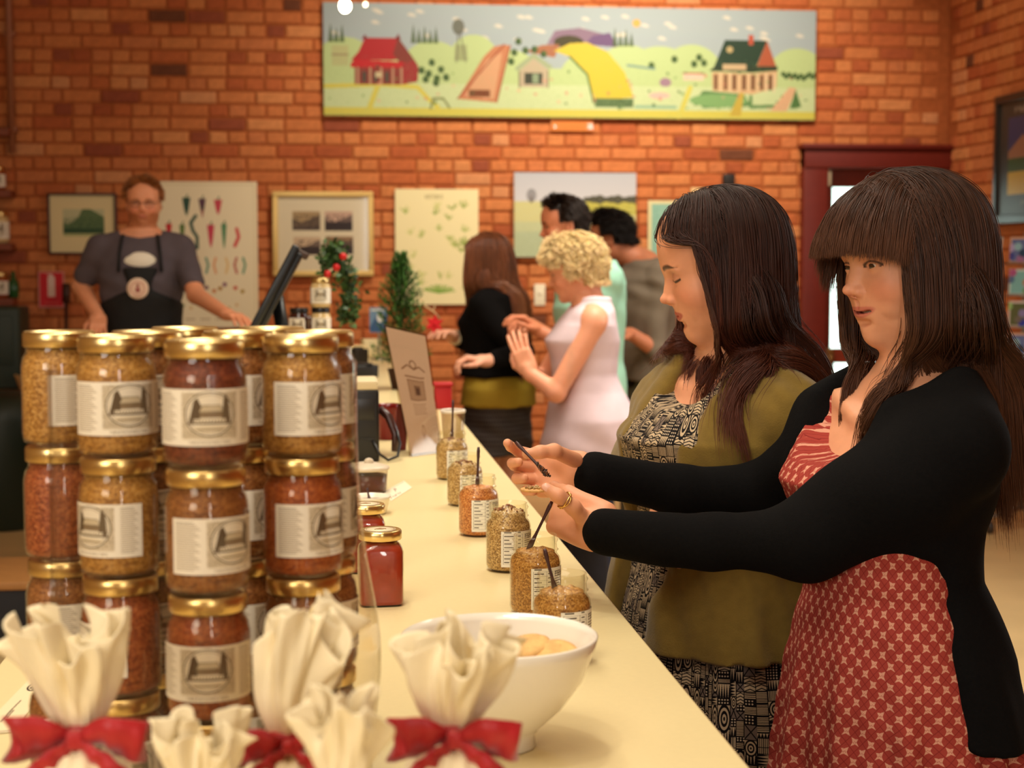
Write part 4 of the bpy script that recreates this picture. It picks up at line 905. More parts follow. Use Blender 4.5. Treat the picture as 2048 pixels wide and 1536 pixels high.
# --- woman with long auburn hair, back to us
hR = head_R(-128, 4, 0); hT = W(978, 518, 7.0); c0 = W(990, 700, 7.0)
def g_skirt(z0, z1, dr, flare):
    def fn(G, R, B0, J, rows, k, sh_z, sw):
        rr = np.array(rows)*[k, 1, 1, 1, 1]; G.loft([[z]+[np.interp(z, rr[:, 0], rr[:, j])+((dr+flare*max(0, z1-z)) if j > 2 else 0) for j in range(1, 5)] for z in np.linspace(z0, z1, 7)], .02); return wr_disp(.004)
    return fn
c = Canvas(256, 256, (70, 64, 62))
for i in range(8):
    for j in range(8): x, y = (i+.5*(j % 2)+.25)/8, (j+.5)/8; c.ell(x % 1, y, .040, .034, (40, 32, 32)); c.ell((x+.02) % 1, y+.01, .018, .014, (58, 44, 46))
fl_m = image_mat('floral_skirt', c.a)
root, S, R, B0, J = figure(c0[:2], -118, hR, hT, 'woman with long auburn hair in a black cardigan, mustard top and dark skirt', False, (232, 170, 140), (180, 90, 76), (96, 56, 36), (100, 58, 36), lambda x, y, z: ((z > 5) | (y > -3)).astype(float),
    [(W(960, 700, 7.15), W(905, 672, 6.95), W(866, 655, 6.8)), (W(1045, 705, 6.75), W(970, 722, 6.62), W(930, 715, 6.6))],
    [('mustard_top', g_top(.84, 1.26, .010, 0, .08), mat('mustard_cloth', (168, 140, 38), rough=.85), None), ('skirt', g_skirt(.63, 1.0, .012, .03), fl_m, (2.0, 6.0)),
     ('cardigan', g_top(.97, 1.33, .026, 1.75, .1), mat('black_wool', (14, 12, 12), rough=.95, spec=.1), None)], hsc=1.0, k=1.02, curls=((18, 22, 14), (40, 40, 30)))
f = hair_field([S], hT-np.array((.3, .3, .7)), hT+.25, .008); P, L, nr = scalp(hR, hT, 1.0, 6500, cond, 41); D = comb(L, nr, mkcd(0)) @ hR.T
A = grow(f, P, D, r_.uniform(.56, .68, len(P)), 26, r_.uniform(.004, .028, len(P)), grav=.3, clump=300, clumpf=.5, endpull=mkpull(hR, hT, L, -6.0), seed=12); strands('hair', rel(A, root), .0011, hair_mat('auburn_hair', (104, 60, 38), tipc=(150, 96, 58)), root)
pW = W(935, 683, 6.98); b = MB(); wr = J[0][2]; d_ = J[0][2]-J[0][1]; d_ /= np.linalg.norm(d_); wp = wr-d_*.03
b.tube([rel(wp-d_*.012, root), rel(wp+d_*.012, root)], .033, 20); b.build('wristwatch', mat('cream_strap', (232, 214, 180), rough=.4), root)
# --- man in the mint t-shirt
hR = head_R(-86, 6, 0); hT = W(1128, 450, 6.75); c0 = W(1182, 700, 6.75)
root, S, R, B0, J = figure(c0[:2], -78, hR, hT, 'dark-haired man in a mint green t-shirt in profile', True, (206, 128, 92), (160, 84, 66), (40, 26, 20), (40, 28, 22), hl_man,
    [(W(1130, 690, 6.95), W(1062, 650, 6.8), W(1040, 640, 6.7)), (W(1150, 700, 6.6), W(1075, 660, 6.62), W(1050, 640, 6.6))],
    [('t_shirt', g_top(.85, 1.47, .018, .75), mat('mint_cloth', (168, 224, 200), rough=.85), None), ('trousers', g_pants(), mat('jeans', (40, 46, 66), rough=.9, noise=.15), None)], hsc=1.02, k=.995, floor=0)
short_hair(root, S, hR, hT, 1.02, cond_man, (.02, .045), hair_mat('black_brown_hair', (36, 24, 18)), 33)
# --- man in the grey shirt
hR = head_R(-112, 10, 0); hT = W(1222, 475, 7.5); c0 = W(1285, 700, 7.5)
root, S, R, B0, J = figure(c0[:2], -75, hR, hT, 'black-haired man in a rumpled grey-brown shirt and grey trousers', True, (200, 126, 92), (150, 84, 66), (30, 22, 18), (26, 20, 18), hl_man,
    [(W(1250, 690, 7.7), W(1210, 690, 7.5), W(1190, 690, 7.4)), (W(1312, 700, 7.3), W(1262, 668, 7.25), W(1225, 660, 7.2))],
    [('shirt', g_top(.92, 1.47, .03, 1.15, .1, amp=.006), mat('taupe_cloth', (122, 108, 92), rough=.9, noise=.15, nscale=9), None), ('trousers', g_pants(), mat('grey_green_trousers', (92, 88, 70), rough=.9, noise=.1), None)], hsc=1.0, k=1.0)
short_hair(root, S, hR, hT, 1.0, cond_man, (.035, .06), hair_mat('black_hair', (26, 20, 18)), 34, wave=.006, depth=(.004, .022))
G = SDF(); G.frame(R, B0); G.loft([(.885, 0, .008, .188, .138), (.925, 0, .008, .186, .136)], .01); V, Q = G.mesh(B0+(-.3, -.3, .85), B0+(.3, .3, .96), .008); child('belt', V, Q, mat('black_leather', (20, 18, 16), rough=.5), root)
# --- blonde woman in the sleeveless blouse
hR = head_R(-104, 14, 4); hT = W(1152, 538, 5.85); c0 = W(1172, 760, 5.85)
hl_b = lambda x, y, z: ((z > 3.4) & (y > -7.6) | (y > -3.0) & (z > -2.5) | (y > 2) & (z > -6)).astype(float)
root, S, R, B0, J = figure(c0[:2], -88, hR, hT, 'woman with short curly blonde hair in a lilac sleeveless blouse', False, (236, 164, 130), (190, 96, 80), (150, 110, 70), (190, 150, 88), hl_b,
    [(W(1085, 760, 6.05), W(1052, 735, 5.95), W(1045, 690, 5.9)), (W(1112, 785, 5.68), W(1058, 745, 5.72), W(1040, 695, 5.74))],
    [('blouse', g_top(.69, 1.34, .020, -1, .10, .06), mat('lilac_cloth', (224, 202, 210), rough=.85, noise=.05), None), ('trousers', g_pants(.98, .014), mat('navy_trousers', (26, 26, 36), rough=.9, noise=.2), None)], hsc=1.05, k=1.0, curls=((6, 8, 6), (6, 8, 6)), palmup=((-1, .2, .2), (-.5, -1, .1)))
short_hair(root, S, hR, hT, 1.05, lambda x, y, z: ((z > 4.0) & (y > -7.2)) | ((y > -3.0) & (z > -1.0)) | ((y > 2.0) & (z > -6)), (.035, .065), hair_mat('blonde_hair', (222, 176, 122), tipc=(246, 214, 164)), 35, n=5200, radius=.0013, wave=.009, depth=(.003, .024), clump=240, grav=.16)
# ================================================================== things on the counter
def thin_mat(name, tint=(250, 250, 245), ior=1.4, gloss=.03, base=0.0):
    m = bpy.data.materials.new(name); m.use_nodes = True; nt = m.node_tree; N = nt.nodes; N.remove(N['Principled BSDF'])
    t = N.new('ShaderNodeBsdfTransparent'); t.inputs[0].default_value = lin(tint); g = N.new('ShaderNodeBsdfGlossy'); g.inputs['Roughness'].default_value = gloss
    f = N.new('ShaderNodeLayerWeight'); pw = N.new('ShaderNodeMath'); pw.operation = 'POWER'; pw.inputs[1].default_value = 4.0; nt.links.new(f.outputs['Facing'], pw.inputs[0]); a = N.new('ShaderNodeMath'); a.operation = 'MULTIPLY_ADD'; a.inputs[1].default_value = (ior-1)*1.2; a.inputs[2].default_value = .03+base; nt.links.new(pw.outputs[0], a.inputs[0])
    x = N.new('ShaderNodeMixShader'); nt.links.new(a.outputs[0], x.inputs[0]); nt.links.new(t.outputs[0], x.inputs[1]); nt.links.new(g.outputs[0], x.inputs[2])
    nt.links.new(x.outputs[0], N['Material Output'].inputs[0]); return m
glass_m = thin_mat('jar_glass', (253, 252, 246), 1.5, .04); cello_m = thin_mat('cellophane', (250, 246, 238), 1.62, .10, .015); acrylic_m = thin_mat('acrylic', (236, 230, 222), 1.4, .05, .02)
gold_m = mat('gold_lid', (232, 202, 136), rough=.28, metal=1.0, noise=.05, nscale=30); black_lid = mat('black_lid', (22, 20, 20), rough=.3)
def grain(name, c1, c2, c3, sc=520, rough=.45, coat=.3):
    m = mat(name, c1, rough=rough, coat=coat); nt = m.node_tree; N = nt.nodes; L = nt.links; tc = N.new('ShaderNodeTexCoord')
    v = N.new('ShaderNodeTexVoronoi'); v.inputs['Scale'].default_value = sc; L.new(tc.outputs['Object'], v.inputs['Vector']); r = N.new('ShaderNodeValToRGB')
    r.color_ramp.elements[0].color = lin(c2); r.color_ramp.elements[1].color = lin(c3); e = r.color_ramp.elements.new(.5); e.color = lin(c1)
    sp = N.new('ShaderNodeSeparateColor'); L.new(v.outputs['Color'], sp.inputs[0]); L.new(sp.outputs[0], r.inputs[0]); L.new(r.outputs[0], N['Principled BSDF'].inputs['Base Color'])
    bp = N.new('ShaderNodeBump'); bp.inputs['Strength'].default_value = .5; bp.inputs['Distance'].default_value = .001; L.new(v.outputs['Distance'], bp.inputs['Height']); L.new(bp.outputs['Normal'], N['Principled BSDF'].inputs['Normal']); return m
G_ = {'mustard': grain('mustard', (184, 130, 58), (134, 86, 36), (212, 164, 94)), 'brown': grain('brown_relish', (146, 90, 44), (104, 58, 28), (176, 120, 70)), 'plum': grain('plum_relish', (112, 50, 32), (78, 32, 22), (146, 78, 50)),
      'amber': grain('amber_relish', (168, 82, 36), (130, 54, 24), (196, 112, 58)), 'seed': grain('seed_mustard', (186, 146, 84), (124, 90, 50), (224, 194, 138)), 'orange': grain('orange_relish', (206, 126, 62), (154, 82, 38), (232, 170, 106)),
      'rust': grain('rust_relish', (158, 78, 40), (112, 50, 26), (186, 110, 64))}
def label_art(kind):
    c = Canvas(560, 200, (252, 246, 232)); K = (96, 80, 60); M_ = (140, 120, 94)
    c.rect(.30, .10, .76, .95, (206, 192, 166)); c.speck(.30, .10, .76, .95, (240, 230, 210), .35, 1, 2); c.speck(.30, .16, .76, .95, K, .16, .8, 2)
    c.ell(.53, .56, .205, .40, (240, 232, 214)); c.ring(.53, .56, .205, .40, .05, K); c.ring(.53, .56, .180, .35, .03, M_)
    c.poly([(.36, .42), (.40, .78), (.43, .86), (.46, .72), (.45, .42)], K); c.poly([(.62, .42), (.64, .82), (.66, .92), (.685, .80), (.70, .42)], K, .9); c.rect(.45, .50, .63, .60, M_); c.poly([(.44, .60), (.47, .72), (.61, .72), (.64, .60)], (206, 192, 164)); c.line([(.44, .60), (.47, .72), (.61, .72), (.64, .60), (.44, .60)], .015, K)
    c.rect(.40, .40, .66, .48, (236, 226, 204)); c.line([(.36, .40), (.70, .40)], .03, K)
    for i in range(11): c.rect(.405+i*.025, .425, .415+i*.025, .465, K)
    c.ell(.53, .30, .14, .055, (224, 212, 186)); c.line([(.42, .29), (.64, .29)], .02, M_)
    c.rect(.30, 0, .76, .12, (252, 246, 232)); c.scrib(.36, .04, .70, .09, M_)
    for x0, x1 in ((.02, .27), (.80, .98)):
        for i in range(22):
            y = .92-i*.04; c.rect(x0+.01, y, x0+.01+(x1-x0-.02)*(.72+.28*((i*37) % 7)/7), y+.014, M_ if i else K, .75)
    return c.a
lab_m = image_mat('jar_label', label_art(0), rough=.55, spec=.3)
def nutri_art():
    c = Canvas(300, 220, (240, 236, 222)); K = (70, 62, 54)
    for x in (.05, .36, .52): c.line([(x, .08), (x, .92)], .006, K)
    for i in range(9): c.line([(.05, .08+.105*i), (.52, .08+.105*i)], .005, K, .7); c.rect(.07, .12+.105*i, .07+.12+.1*((i*5) % 3)/2, .15+.105*i, K, .8); c.rect(.39, .12+.105*i, .47, .15+.105*i, K, .7)
    for i in range(14): c.rect(.58, .90-.06*i, .58+.3*(.7+.3*((i*7) % 5)/5), .92-.06*i, K, .7)
    c.scrib(.60, .80, .94, .90, K); c.rect(.90, .1, .97, .5, K, .8); return c.a
nut_m = image_mat('facts_label', nutri_art(), rough=.55, spec=.3)
JR, JH = .034, .103
def jar_proto(cont, labrot, labspan=2.9):
    t = thing('jam_jar', (0, 0, 0), 'x', 'jar')
    b = MB(); b.lathe([(.026, .0), (.0325, .003), (JR, .010), (JR, .070), (.0325, .078), (.0295, .083), (.0295, .094)], 32, cap1=False); b.build('glass', glass_m, t)
    b = MB(); b.lathe([(.025, .002), (.0318, .005), (.0330, .011), (.0330, .069), (.0314, .0775), (.0284, .082), (.0284, .086)], 28); b.build('contents', G_[cont], t)
    b = MB(); b.lathe([(.0312, .088), (.0318, .0885), (.0318, .0995), (.0305, .1018), (.027, .1012), (.0262, .1004)], 36, cap0=True); b.build('lid', gold_m, t)
    b = MB(); b.arc_label(JR+.0005, .019, .064, -math.pi/2-labspan/2+labrot, -math.pi/2+labspan/2+labrot, 26); b.build('label', lab_m, t)
    return t
# tower of gold-lidded jars inside a clear sleeve
cols_xy = [(W(238, 1000, 1.375), 'fl'), (W(413, 1000, 1.300), 'fm'), (W(605, 1000, 1.375), 'fr'), (W(125, 1000, 1.455), 'bl'), (W(300, 1000, 1.46), 'b1'), (W(480, 1000, 1.455), 'b2'), (W(640, 1000, 1.462), 'b3'), (W(375, 1000, 1.54), 'c1'), (W(545, 1000, 1.54), 'c2')]
kinds = {'fl': [('mustard', .35), ('mustard', -.75), ('rust', -1.2), ('rust', .2)], 'fm': [('plum', .10), ('brown', .65), ('rust', -.05), ('amber', .3)], 'fr': [('mustard', .75), ('amber', .75), ('brown', 1.1), ('brown', 0)],
         'bl': [('mustard', 1.4), ('rust', 2.6), ('brown', 1.2), ('brown', 1)]}
where = {'fl': 'front left column', 'fm': 'front middle column', 'fr': 'front right column', 'bl': 'far left column', 'b1': 'middle row, left column', 'b2': 'middle row, centre column', 'b3': 'middle row, right column', 'c1': 'rear row, left column', 'c2': 'rear row, right column'}; rown = ['top', 'second from the top', 'third from the top', 'bottom']
wcol = {'mustard': 'yellow mustard', 'rust': 'red-brown relish', 'brown': 'brown relish', 'plum': 'dark plum relish', 'amber': 'amber-red relish'}
protos = {}
for p, k in cols_xy:
    for r_i in range(4):
        cont, rot = kinds.get(k, [('brown', .5*ord(k[-1]) % 3)]*4)[r_i]; key = (cont, round(rot, 2))
        if key in protos: o = copy_tree(protos[key])
        else: o = jar_proto(cont, rot); protos[key] = o
        o.location = (p[0], p[1], 1.0+JH*(3-r_i)); o['group'] = 'gold-lidded jars in the display tower'
        o['label'] = 'jar of %s, %s in the tower\'s %s' % (wcol[cont], rown[r_i], where[k])
b = MB(); n = 72; cx, cy = W(402, 1000, 1.425)[:2]; R = []
for z in np.linspace(1.0, 1.385, 24):
    u = (z-1)/.385; R.append([(cx+(.134+.006*math.sin(3*t+1)+.010*(1-u)**2*math.sin(5*t+2)+.016*max(0, math.cos(t-.1))*math.exp(-((u-.32)/.22)**2))*math.cos(t)*1.0, cy+(.172+.004*math.sin(4*t))*math.sin(t), z) for t in np.linspace(0, 2*math.pi, n, endpoint=False)])
b.rings(R, False, False); tag(b.build('display_sleeve', cello_m), 'clear plastic sleeve wrapped around the tower of jars', 'sleeve')

# the six open tasting jars
def open_jar(x, y, cont, H, lab, rotl, label, spill=None, fill=.80, r=.0345):
    t = thing('tasting_jar', (x, y, 1.0), label, 'jar', 'open tasting jars along the counter edge')
    h = H; b = MB(); b.lathe([(.026, .0), (r-.002, .003), (r, .010), (r, h*.66), (r-.0015, h*.72), (r-.0055, h*.77), (r-.005, h*.80), (r-.003, h*.815), (r-.005, h*.83), (r-.0055, h*.90), (r-.0035, h*.94), (r-.0055, h*.97), (r-.0055, h), (r-.0075, h), (r-.0075, h*.78)], 40, cap1=False); b.build('glass', glass_m, t)
    b = MB(); rr = np.random.default_rng(int(y*1000)); prof = [(.025, .002), (r-.003, .005), (r-.0012, .011), (r-.0012, h*.655), (r-.0027, h*.715), (r-.0080, h*.77), (r-.0085, h*fill)]
    th = np.linspace(0, 2*math.pi, 28, endpoint=False); R = [[(q*math.cos(a), q*math.sin(a), z) for a in th] for q, z in prof]
    for q in (.75, .5, .25, .05): R.append([((r-.0085)*q*math.cos(a), (r-.0085)*q*math.sin(a), h*fill+(spill or .002)*(1-q)+rr.normal(0, .0012)) for a in th])
    b.rings(R); b.build('contents', G_[cont], t)
    b = MB(); b.arc_label(r+.0005, h*.10, h*.62, rotl, rotl+lab, 18); b.build('label', nut_m, t)
    if spill and spill > .004:
        b = MB()
        for i in range(40): a = rr.uniform(0, 6.28); q = rr.uniform(0, .024); b.ball((q*math.cos(a), q*math.sin(a), h*fill+spill*(1-q/.03)+.001), rr.uniform(.0012, .0026), 6, 4)
        b.build('crumbs', grain('seed_crumbs', (140, 84, 50), (80, 44, 26), (180, 120, 76)), t)['kind'] = 'stuff'
    return t
def jar_at(px, py): p = on(px, py); return p[0]+.0, p[1]+.030
JP = [jar_at(906, 961), jar_at(932, 1014), jar_at(960, 1075), jar_at(1021, 1147), jar_at(1076, 1234), jar_at(1131, 1335)]
open_jar(*JP[0], 'seed', .104, 1.7, -1.95, 'farthest open tasting jar of seeded mustard, in front of the spoon tumbler', .006)
open_jar(*JP[1], 'seed', .100, 1.7, -1.9, 'open jar of seeded mustard, second farthest in the tasting row', .006)
open_jar(*JP[2], 'orange', .104, 1.9, -2.0, 'open jar of orange-brown relish with a dark spoon standing in it', .003)
open_jar(*JP[3], 'seed', .104, 1.9, -2.0, 'open jar of grainy mustard heaped with dark crumbs over its rim', .010, .86)
open_jar(*JP[4], 'mustard', .106, 1.7, -1.85, 'open jar of yellow grainy mustard below the woman\'s lower hand', .003)
open_jar(*JP[5], 'mustard', .106, 1.9, -1.75, 'nearest open mustard jar, behind the white bowl, with a slanting spoon', .004)
spoon_m = mat('plum_plastic', (66, 36, 34), rough=.35)
def spoon(p0, p1, label, w=.0042, wide=.0075, tip=None, group='dark tasting spoons'):
    p0 = np.array(p0, float); p1 = np.array(p1, float); k = 12; P = [p0+(p1-p0)*i/(k-1) for i in range(k)]; d = (p1-p0)/np.linalg.norm(p1-p0); s_ = np.cross(d, _f); s_ /= np.linalg.norm(s_); n_ = np.cross(s_, d)
    wd = [wide*.55, wide*.9, wide, wide*.8, w*1.0]+[w*.9]*3+[w, w*1.25, w*1.35, w*1.0]; R = [[P[i]-p0+s_*wd[i]*.5*math.cos(a)+n_*.0011*math.sin(a) for a in np.linspace(0, 2*math.pi, 10, endpoint=False)] for i in range(k)]
    b = MB(); b.rings(R); o = b.build('tasting_spoon', spoon_m); o.location = p0; return tag(o, label, 'spoon', group)
def jz(i, dz, dx=0, dy=0): return np.array((JP[i][0]+dx, JP[i][1]+dy, 1+dz))
def tip_at(i, px, py): v = W(px, py, 1)-CAM; p = JP[i]; d = p[1]/v[1]; return CAM+v*d
spoon(jz(0, .078), tip_at(0, 906, 800), 'dark spoon standing in the farthest tasting jar')
spoon(jz(2, .078, -.002), tip_at(2, 957, 894), 'dark upright spoon in the orange-brown relish jar')
spoon(jz(4, .080, -.012), tip_at(4, 1104, 1003), 'dark spoon leaning up behind the woman\'s lower hand')
spoon(jz(5, .078, -.006), tip_at(5, 1089, 1098), 'dark spoon slanting left out of the nearest tasting jar')
# in the woman's hands
a, bb = W(1097, 952, 2.20), W(1031, 884, 2.225); spoon(a, bb, 'dark tasting spoon with mustard seeds, held in the woman\'s upper hand')
t = thing('mustard_dab', tuple(W(1090, 942, 2.195)), 'dab of seeds on the end of the held spoon', 'food'); b = MB(); rr = np.random.default_rng(3)
for i in range(46): q = rr.uniform(0, 1); b.ball((W(1096-22*q, 951-24*q, 2.192)-W(1090, 942, 2.195))+rr.normal(0, .0016, 3), rr.uniform(.0011, .0022), 6, 4)
b.build('seeds', grain('spoon_seeds', (70, 40, 28), (30, 18, 14), (170, 110, 70), 300), t)['kind'] = 'stuff'
t = thing('cracker', tuple(W(1070, 979, 2.16)), 'thin round cracker with mustard, pinched under the woman\'s thumb', 'cracker'); b = MB()
b.lathe([(.001, -.0016), (.019, -.0016), (.0200, 0), (.019, .0016), (.001, .0016)], 24); b.build('biscuit', mat('cracker', (222, 170, 104), rough=.8, noise=.2, nscale=200), t); b = MB()
for i in range(60): a = rr.uniform(0, 6.28); q = rr.uniform(0, .014); b.ball((q*math.cos(a), q*math.sin(a), .002+.002*rr.random()), rr.uniform(.0010, .0022), 6, 4)
b.build('topping', G_['seed'], t)['kind'] = 'stuff'

# red preserve jars with gold lids
def square_jar(x, y, label, s=.062, H=.108, rz=.05):
    t = thing('square_jar', (x, y, 1.0), label, 'jar', 'square jars of red preserve', rz)
    def sq(r, z, e=5.0): return [(r*np.sign(math.cos(a))*abs(math.cos(a))**(2/e), r*np.sign(math.sin(a))*abs(math.sin(a))**(2/e), z) for a in np.linspace(0, 2*math.pi, 48, endpoint=False)]
    h = s/2; prof = [(h*.9, 0, 5), (h*.98, .003, 6), (h, .008, 6), (h, .074, 6), (h*.94, .081, 5), (h*.80, .086, 3), (h*.76, .089, 2), (h*.76, .098, 2)]
    b = MB(); b.rings([sq(r, z, e) for r, z, e in prof], cap1=False); b.build('glass', glass_m, t)
    b = MB(); b.rings([sq(r-.0012, max(.002, z), e) for r, z, e in prof[:-1]]); b.build('contents', mat('red_preserve', (150, 46, 24), rough=.3, coat=.4, noise=.15, nscale=60), t)
    b = MB(); R = []
    for r, z in ((.0285, .090), (.0295, .0905), (.0295, .101), (.028, .1035), (.0262, .1028), (.0255, .1030)): R.append([(r*(1+.012*math.cos(12*a))*math.cos(a), r*(1+.012*math.cos(12*a))*math.sin(a), z) for a in np.linspace(0, 2*math.pi, 48, endpoint=False)])
    b.rings(R); b.build('lid', gold_m, t)
    b = MB(); b.lathe([(.001, .1032), (.0215, .1032), (.0215, .1036), (.001, .1037)], 32); b.build('lid_sticker', mat('sticker_cream', (232, 214, 178), rough=.5), t)
    b = MB(); b.lathe([(.0192, .1037), (.0196, .1040), (.0200, .1037)], 32, cap0=False, cap1=False); b.ball((0, 0, .1037), (.006, .004, .0006), 12, 6); b.tube([(-.008, -.003, .1040), (0, .004, .1040), (.008, -.002, .1040)], .0006, 4); b.build('sticker_print', mat('sticker_ink', (150, 110, 60), rough=.5), t); return t
p = on(763, 1217); square_jar(p[0], p[1]+.035, 'front square jar of red preserve with a gold lid on the counter')
p = on(733, 1150); square_jar(p[0], p[1]+.035, 'square red preserve jar, behind the front one and half hidden by the tower', .058, .100)
# ramekin, tub, card
p = on(742, 1032); t = thing('ramekin', (p[0], p[1]+.03, 1.0), 'small white dish of relish with a short spoon in it', 'dish'); b = MB()
b.lathe([(.026, 0), (.030, .003), (.036, .028), (.039, .034), (.037, .034), (.033, .026), (.02, .016)], 36); b.build('dish', mat('white_ceramic', (238, 228, 206), rough=.2), t); b = MB(); b.lathe([(.001, .027), (.028, .026), (.033, .024), (.001, .018)], 24); b.build('relish', G_['plum'], t)
q = np.array((p[0]-.002, p[1]+.03, 1.026)); spoon(q, q+np.array((-.004, .004, .022)), 'short clear-brown spoon standing in the white dish', .004, .006)
p = on(737, 990); t = thing('plastic_tub', (p[0]-.002, p[1]+.042, 1.0), 'lidded clear plastic tub of dark jelly behind the white dish', 'tub'); b = MB()
b.lathe([(.036, 0), (.040, .004), (.043, .045), (.043, .050)], 36, cap1=False); b.build('tub', acrylic_m, t); b = MB(); b.lathe([(.035, .001), (.039, .005), (.0415, .036), (.001, .036)], 32); b.build('jelly', mat('dark_jelly', (92, 28, 16), rough=.25, noise=.2), t)
b = MB(); b.lathe([(.044, .046), (.0465, .048), (.0455, .053), (.040, .055), (.020, .061), (.001, .062)], 36, cap0=False); b.ball((.004, -.01, .064), (.010, .004, .008), 10, 6); b.build('lid', mat('frosted_lid', (224, 208, 182), rough=.35, trans=.15), t)
c = Canvas(200, 130, (240, 226, 196)); c.scrib(.40, .50, .62, .80, (96, 60, 60)); c.scrib(.08, .14, .55, .30, (120, 80, 74)); c.line([(.05, .92), (.95, .92)], .02, (150, 110, 90)); 
Q4 = [on(782, 1003), on(824, 976), on(808, 962), on(768, 984)]; b = MB(); b.quad([tuple(q+np.array((0, 0, .0009))) for q in Q4]); tag(b.build('counter_card', image_mat('yes_card', c.a)), 'small printed card lying on the counter beside the plastic tub', 'card')
# black printer with its cable
p = on(712, 925); t = thing('receipt_printer', (p[0]-.02, p[1]+.09, 1.0), 'black till printer with a pale top and hanging cable', 'printer'); b = MB(); k_ = mat('black_plastic', (24, 22, 20), rough=.35)
b.box((-.0, 0, .085), (.15, .17, .17), .006); b.build('body', k_, t); b = MB(); b.box((0, .0, .180), (.146, .165, .022), .004); b.build('top', mat('pale_paper', (214, 196, 156), rough=.6), t)
b = MB(); b.box((0, -.086, .125), (.13, .004, .05), .002); b.box((0, -.086, .055), (.13, .004, .004)); b.build('panel', mat('dark_panel', (34, 32, 30), rough=.25), t)
b = MB(); b.tube([(.078, -.02, .12), (.10, -.03, .10), (.115, -.04, .06), (.112, -.05, .02)], [.010, .011, .010, .008], 8); b.build('handset', mat('brown_plastic', (60, 30, 24), rough=.3), t)
b = MB(); b.tube([(.06, -.09, .05), (.075, -.10, .02), (.095, -.10, .006), (.118, -.08, .012), (.125, -.06, .04), (.118, -.05, .07)], .0035, 8); b.build('cable', k_, t)
# red cup
p = on(782, 882); t = thing('red_cup', (p[0]-.006, p[1]+.04, 1.0), 'dark red cup behind the black printer, left of the leaning sign', 'cup'); b = MB(); b.lathe([(.024, 0), (.026, .003), (.030, .085), (.033, .094), (.031, .094), (.028, .080), (.022, .01)], 28); b.build('cup', mat('crimson_glaze', (120, 16, 16), rough=.2), t)
# leaning sign holder
def sign_art():
    c = Canvas(160, 400, (248, 226, 208)); K = (160, 130, 108)
    c.line([(.06, .86), (.94, .86)], .008, (240, 222, 204)); c.ring(.5, .73, .09, .035, .3, K); c.line([(.2, .68), (.35, .72), (.5, .69), (.65, .72), (.8, .68)], .012, K)
    c.rect(.24, .62, .76, .635, K, .8); c.rect(.28, .44, .72, .60, (206, 178, 154)); c.line([(.28, .44), (.28, .60), (.72, .60), (.72, .44), (.28, .44)], .008, K, .8); c.rect(.42, .48, .58, .56, (150, 122, 100)); c.rect(.46, .49, .54, .54, (96, 70, 56))
    for i in range(5): c.rect(.30, .40-.02*i, .70-.03*(i % 2), .408-.02*i, K, .5)
    c.ring(.5, .18, .05, .05, .25, (170, 130, 96)); c.line([(.46, .12), (.54, .10)], .008, K, .6); return c.a
T0, T1, B1, B0_ = W(768, 648, 3.98), W(852, 668, 4.08), on(886, 905), on(822, 914)
t = thing('sign_holder', tuple(B0_), 'leaning clear sign holder with a pinkish printed sheet on the counter', 'sign'); nrm = np.cross(B1-B0_, T0-B0_); nrm /= np.linalg.norm(nrm)
if nrm.dot(_f) > 0: nrm = -nrm
def slab(b, P4, th, off=0): P4 = [p-B0_+nrm*off for p in P4]; Q4 = [p-nrm*th for p in P4]; b.add(P4+Q4, [(0, 1, 2, 3), (7, 6, 5, 4), (0, 4, 5, 1), (1, 5, 6, 2), (2, 6, 7, 3), (3, 7, 4, 0)], False)
b = MB(); slab(b, [B0_, B1, T1, T0], .0025, .0035); b.build('clear_front', acrylic_m, t); b = MB(); slab(b, [B0_, B1, T1, T0], .0025, -.002); bq = B0_-nrm*.10; bq[2] = 1.0; b.build('clear_back', acrylic_m, t)
ins = lambda u, v: B0_*(1-u)*(1-v)+B1*u*(1-v)+T1*u*v+T0*(1-u)*v
b = MB(); b.quad([tuple(ins(u, v)-B0_) for u, v in ((.03, .02), (.97, .02), (.97, .98), (.03, .98))]); b.build('sheet', image_mat('sign_sheet', sign_art(), rough=.4, coat=.3), t)
F0, F1 = on(785, 902), on(812, 900); b = MB(); pz = ins(.0, .40); pz2 = ins(.30, .40)
b.add([F0-B0_, F1-B0_, pz2-B0_-nrm*.006, pz-B0_-nrm*.006, F0-B0_+(0, .003, 0), F1-B0_+(0, .003, 0), pz2-B0_-nrm*.009, pz-B0_-nrm*.009], [(0, 1, 2, 3), (7, 6, 5, 4), (0, 4, 5, 1), (1, 5, 6, 2), (2, 6, 7, 3), (3, 7, 4, 0)], False); b.build('easel_leg', mat('maroon_card', (120, 28, 30), rough=.5), t)
# spoon tumbler behind the farthest jar
p = on(908, 905); t = thing('tumbler', (p[0], p[1]+.03, 1.0), 'clear tumbler behind the farthest tasting jar', 'glass'); b = MB(); b.lathe([(.022, 0), (.024, .003), (.030, .10), (.029, .10), (.0225, .006)], 28); b.build('glass', acrylic_m, t)
b = MB(); b.lathe([(.030, .096), (.0315, .098), (.0315, .102), (.030, .104), (.0285, .102)], 28, cap0=False, cap1=False); b.build('rim', mat('rim_white', (236, 226, 210), rough=.3), t)
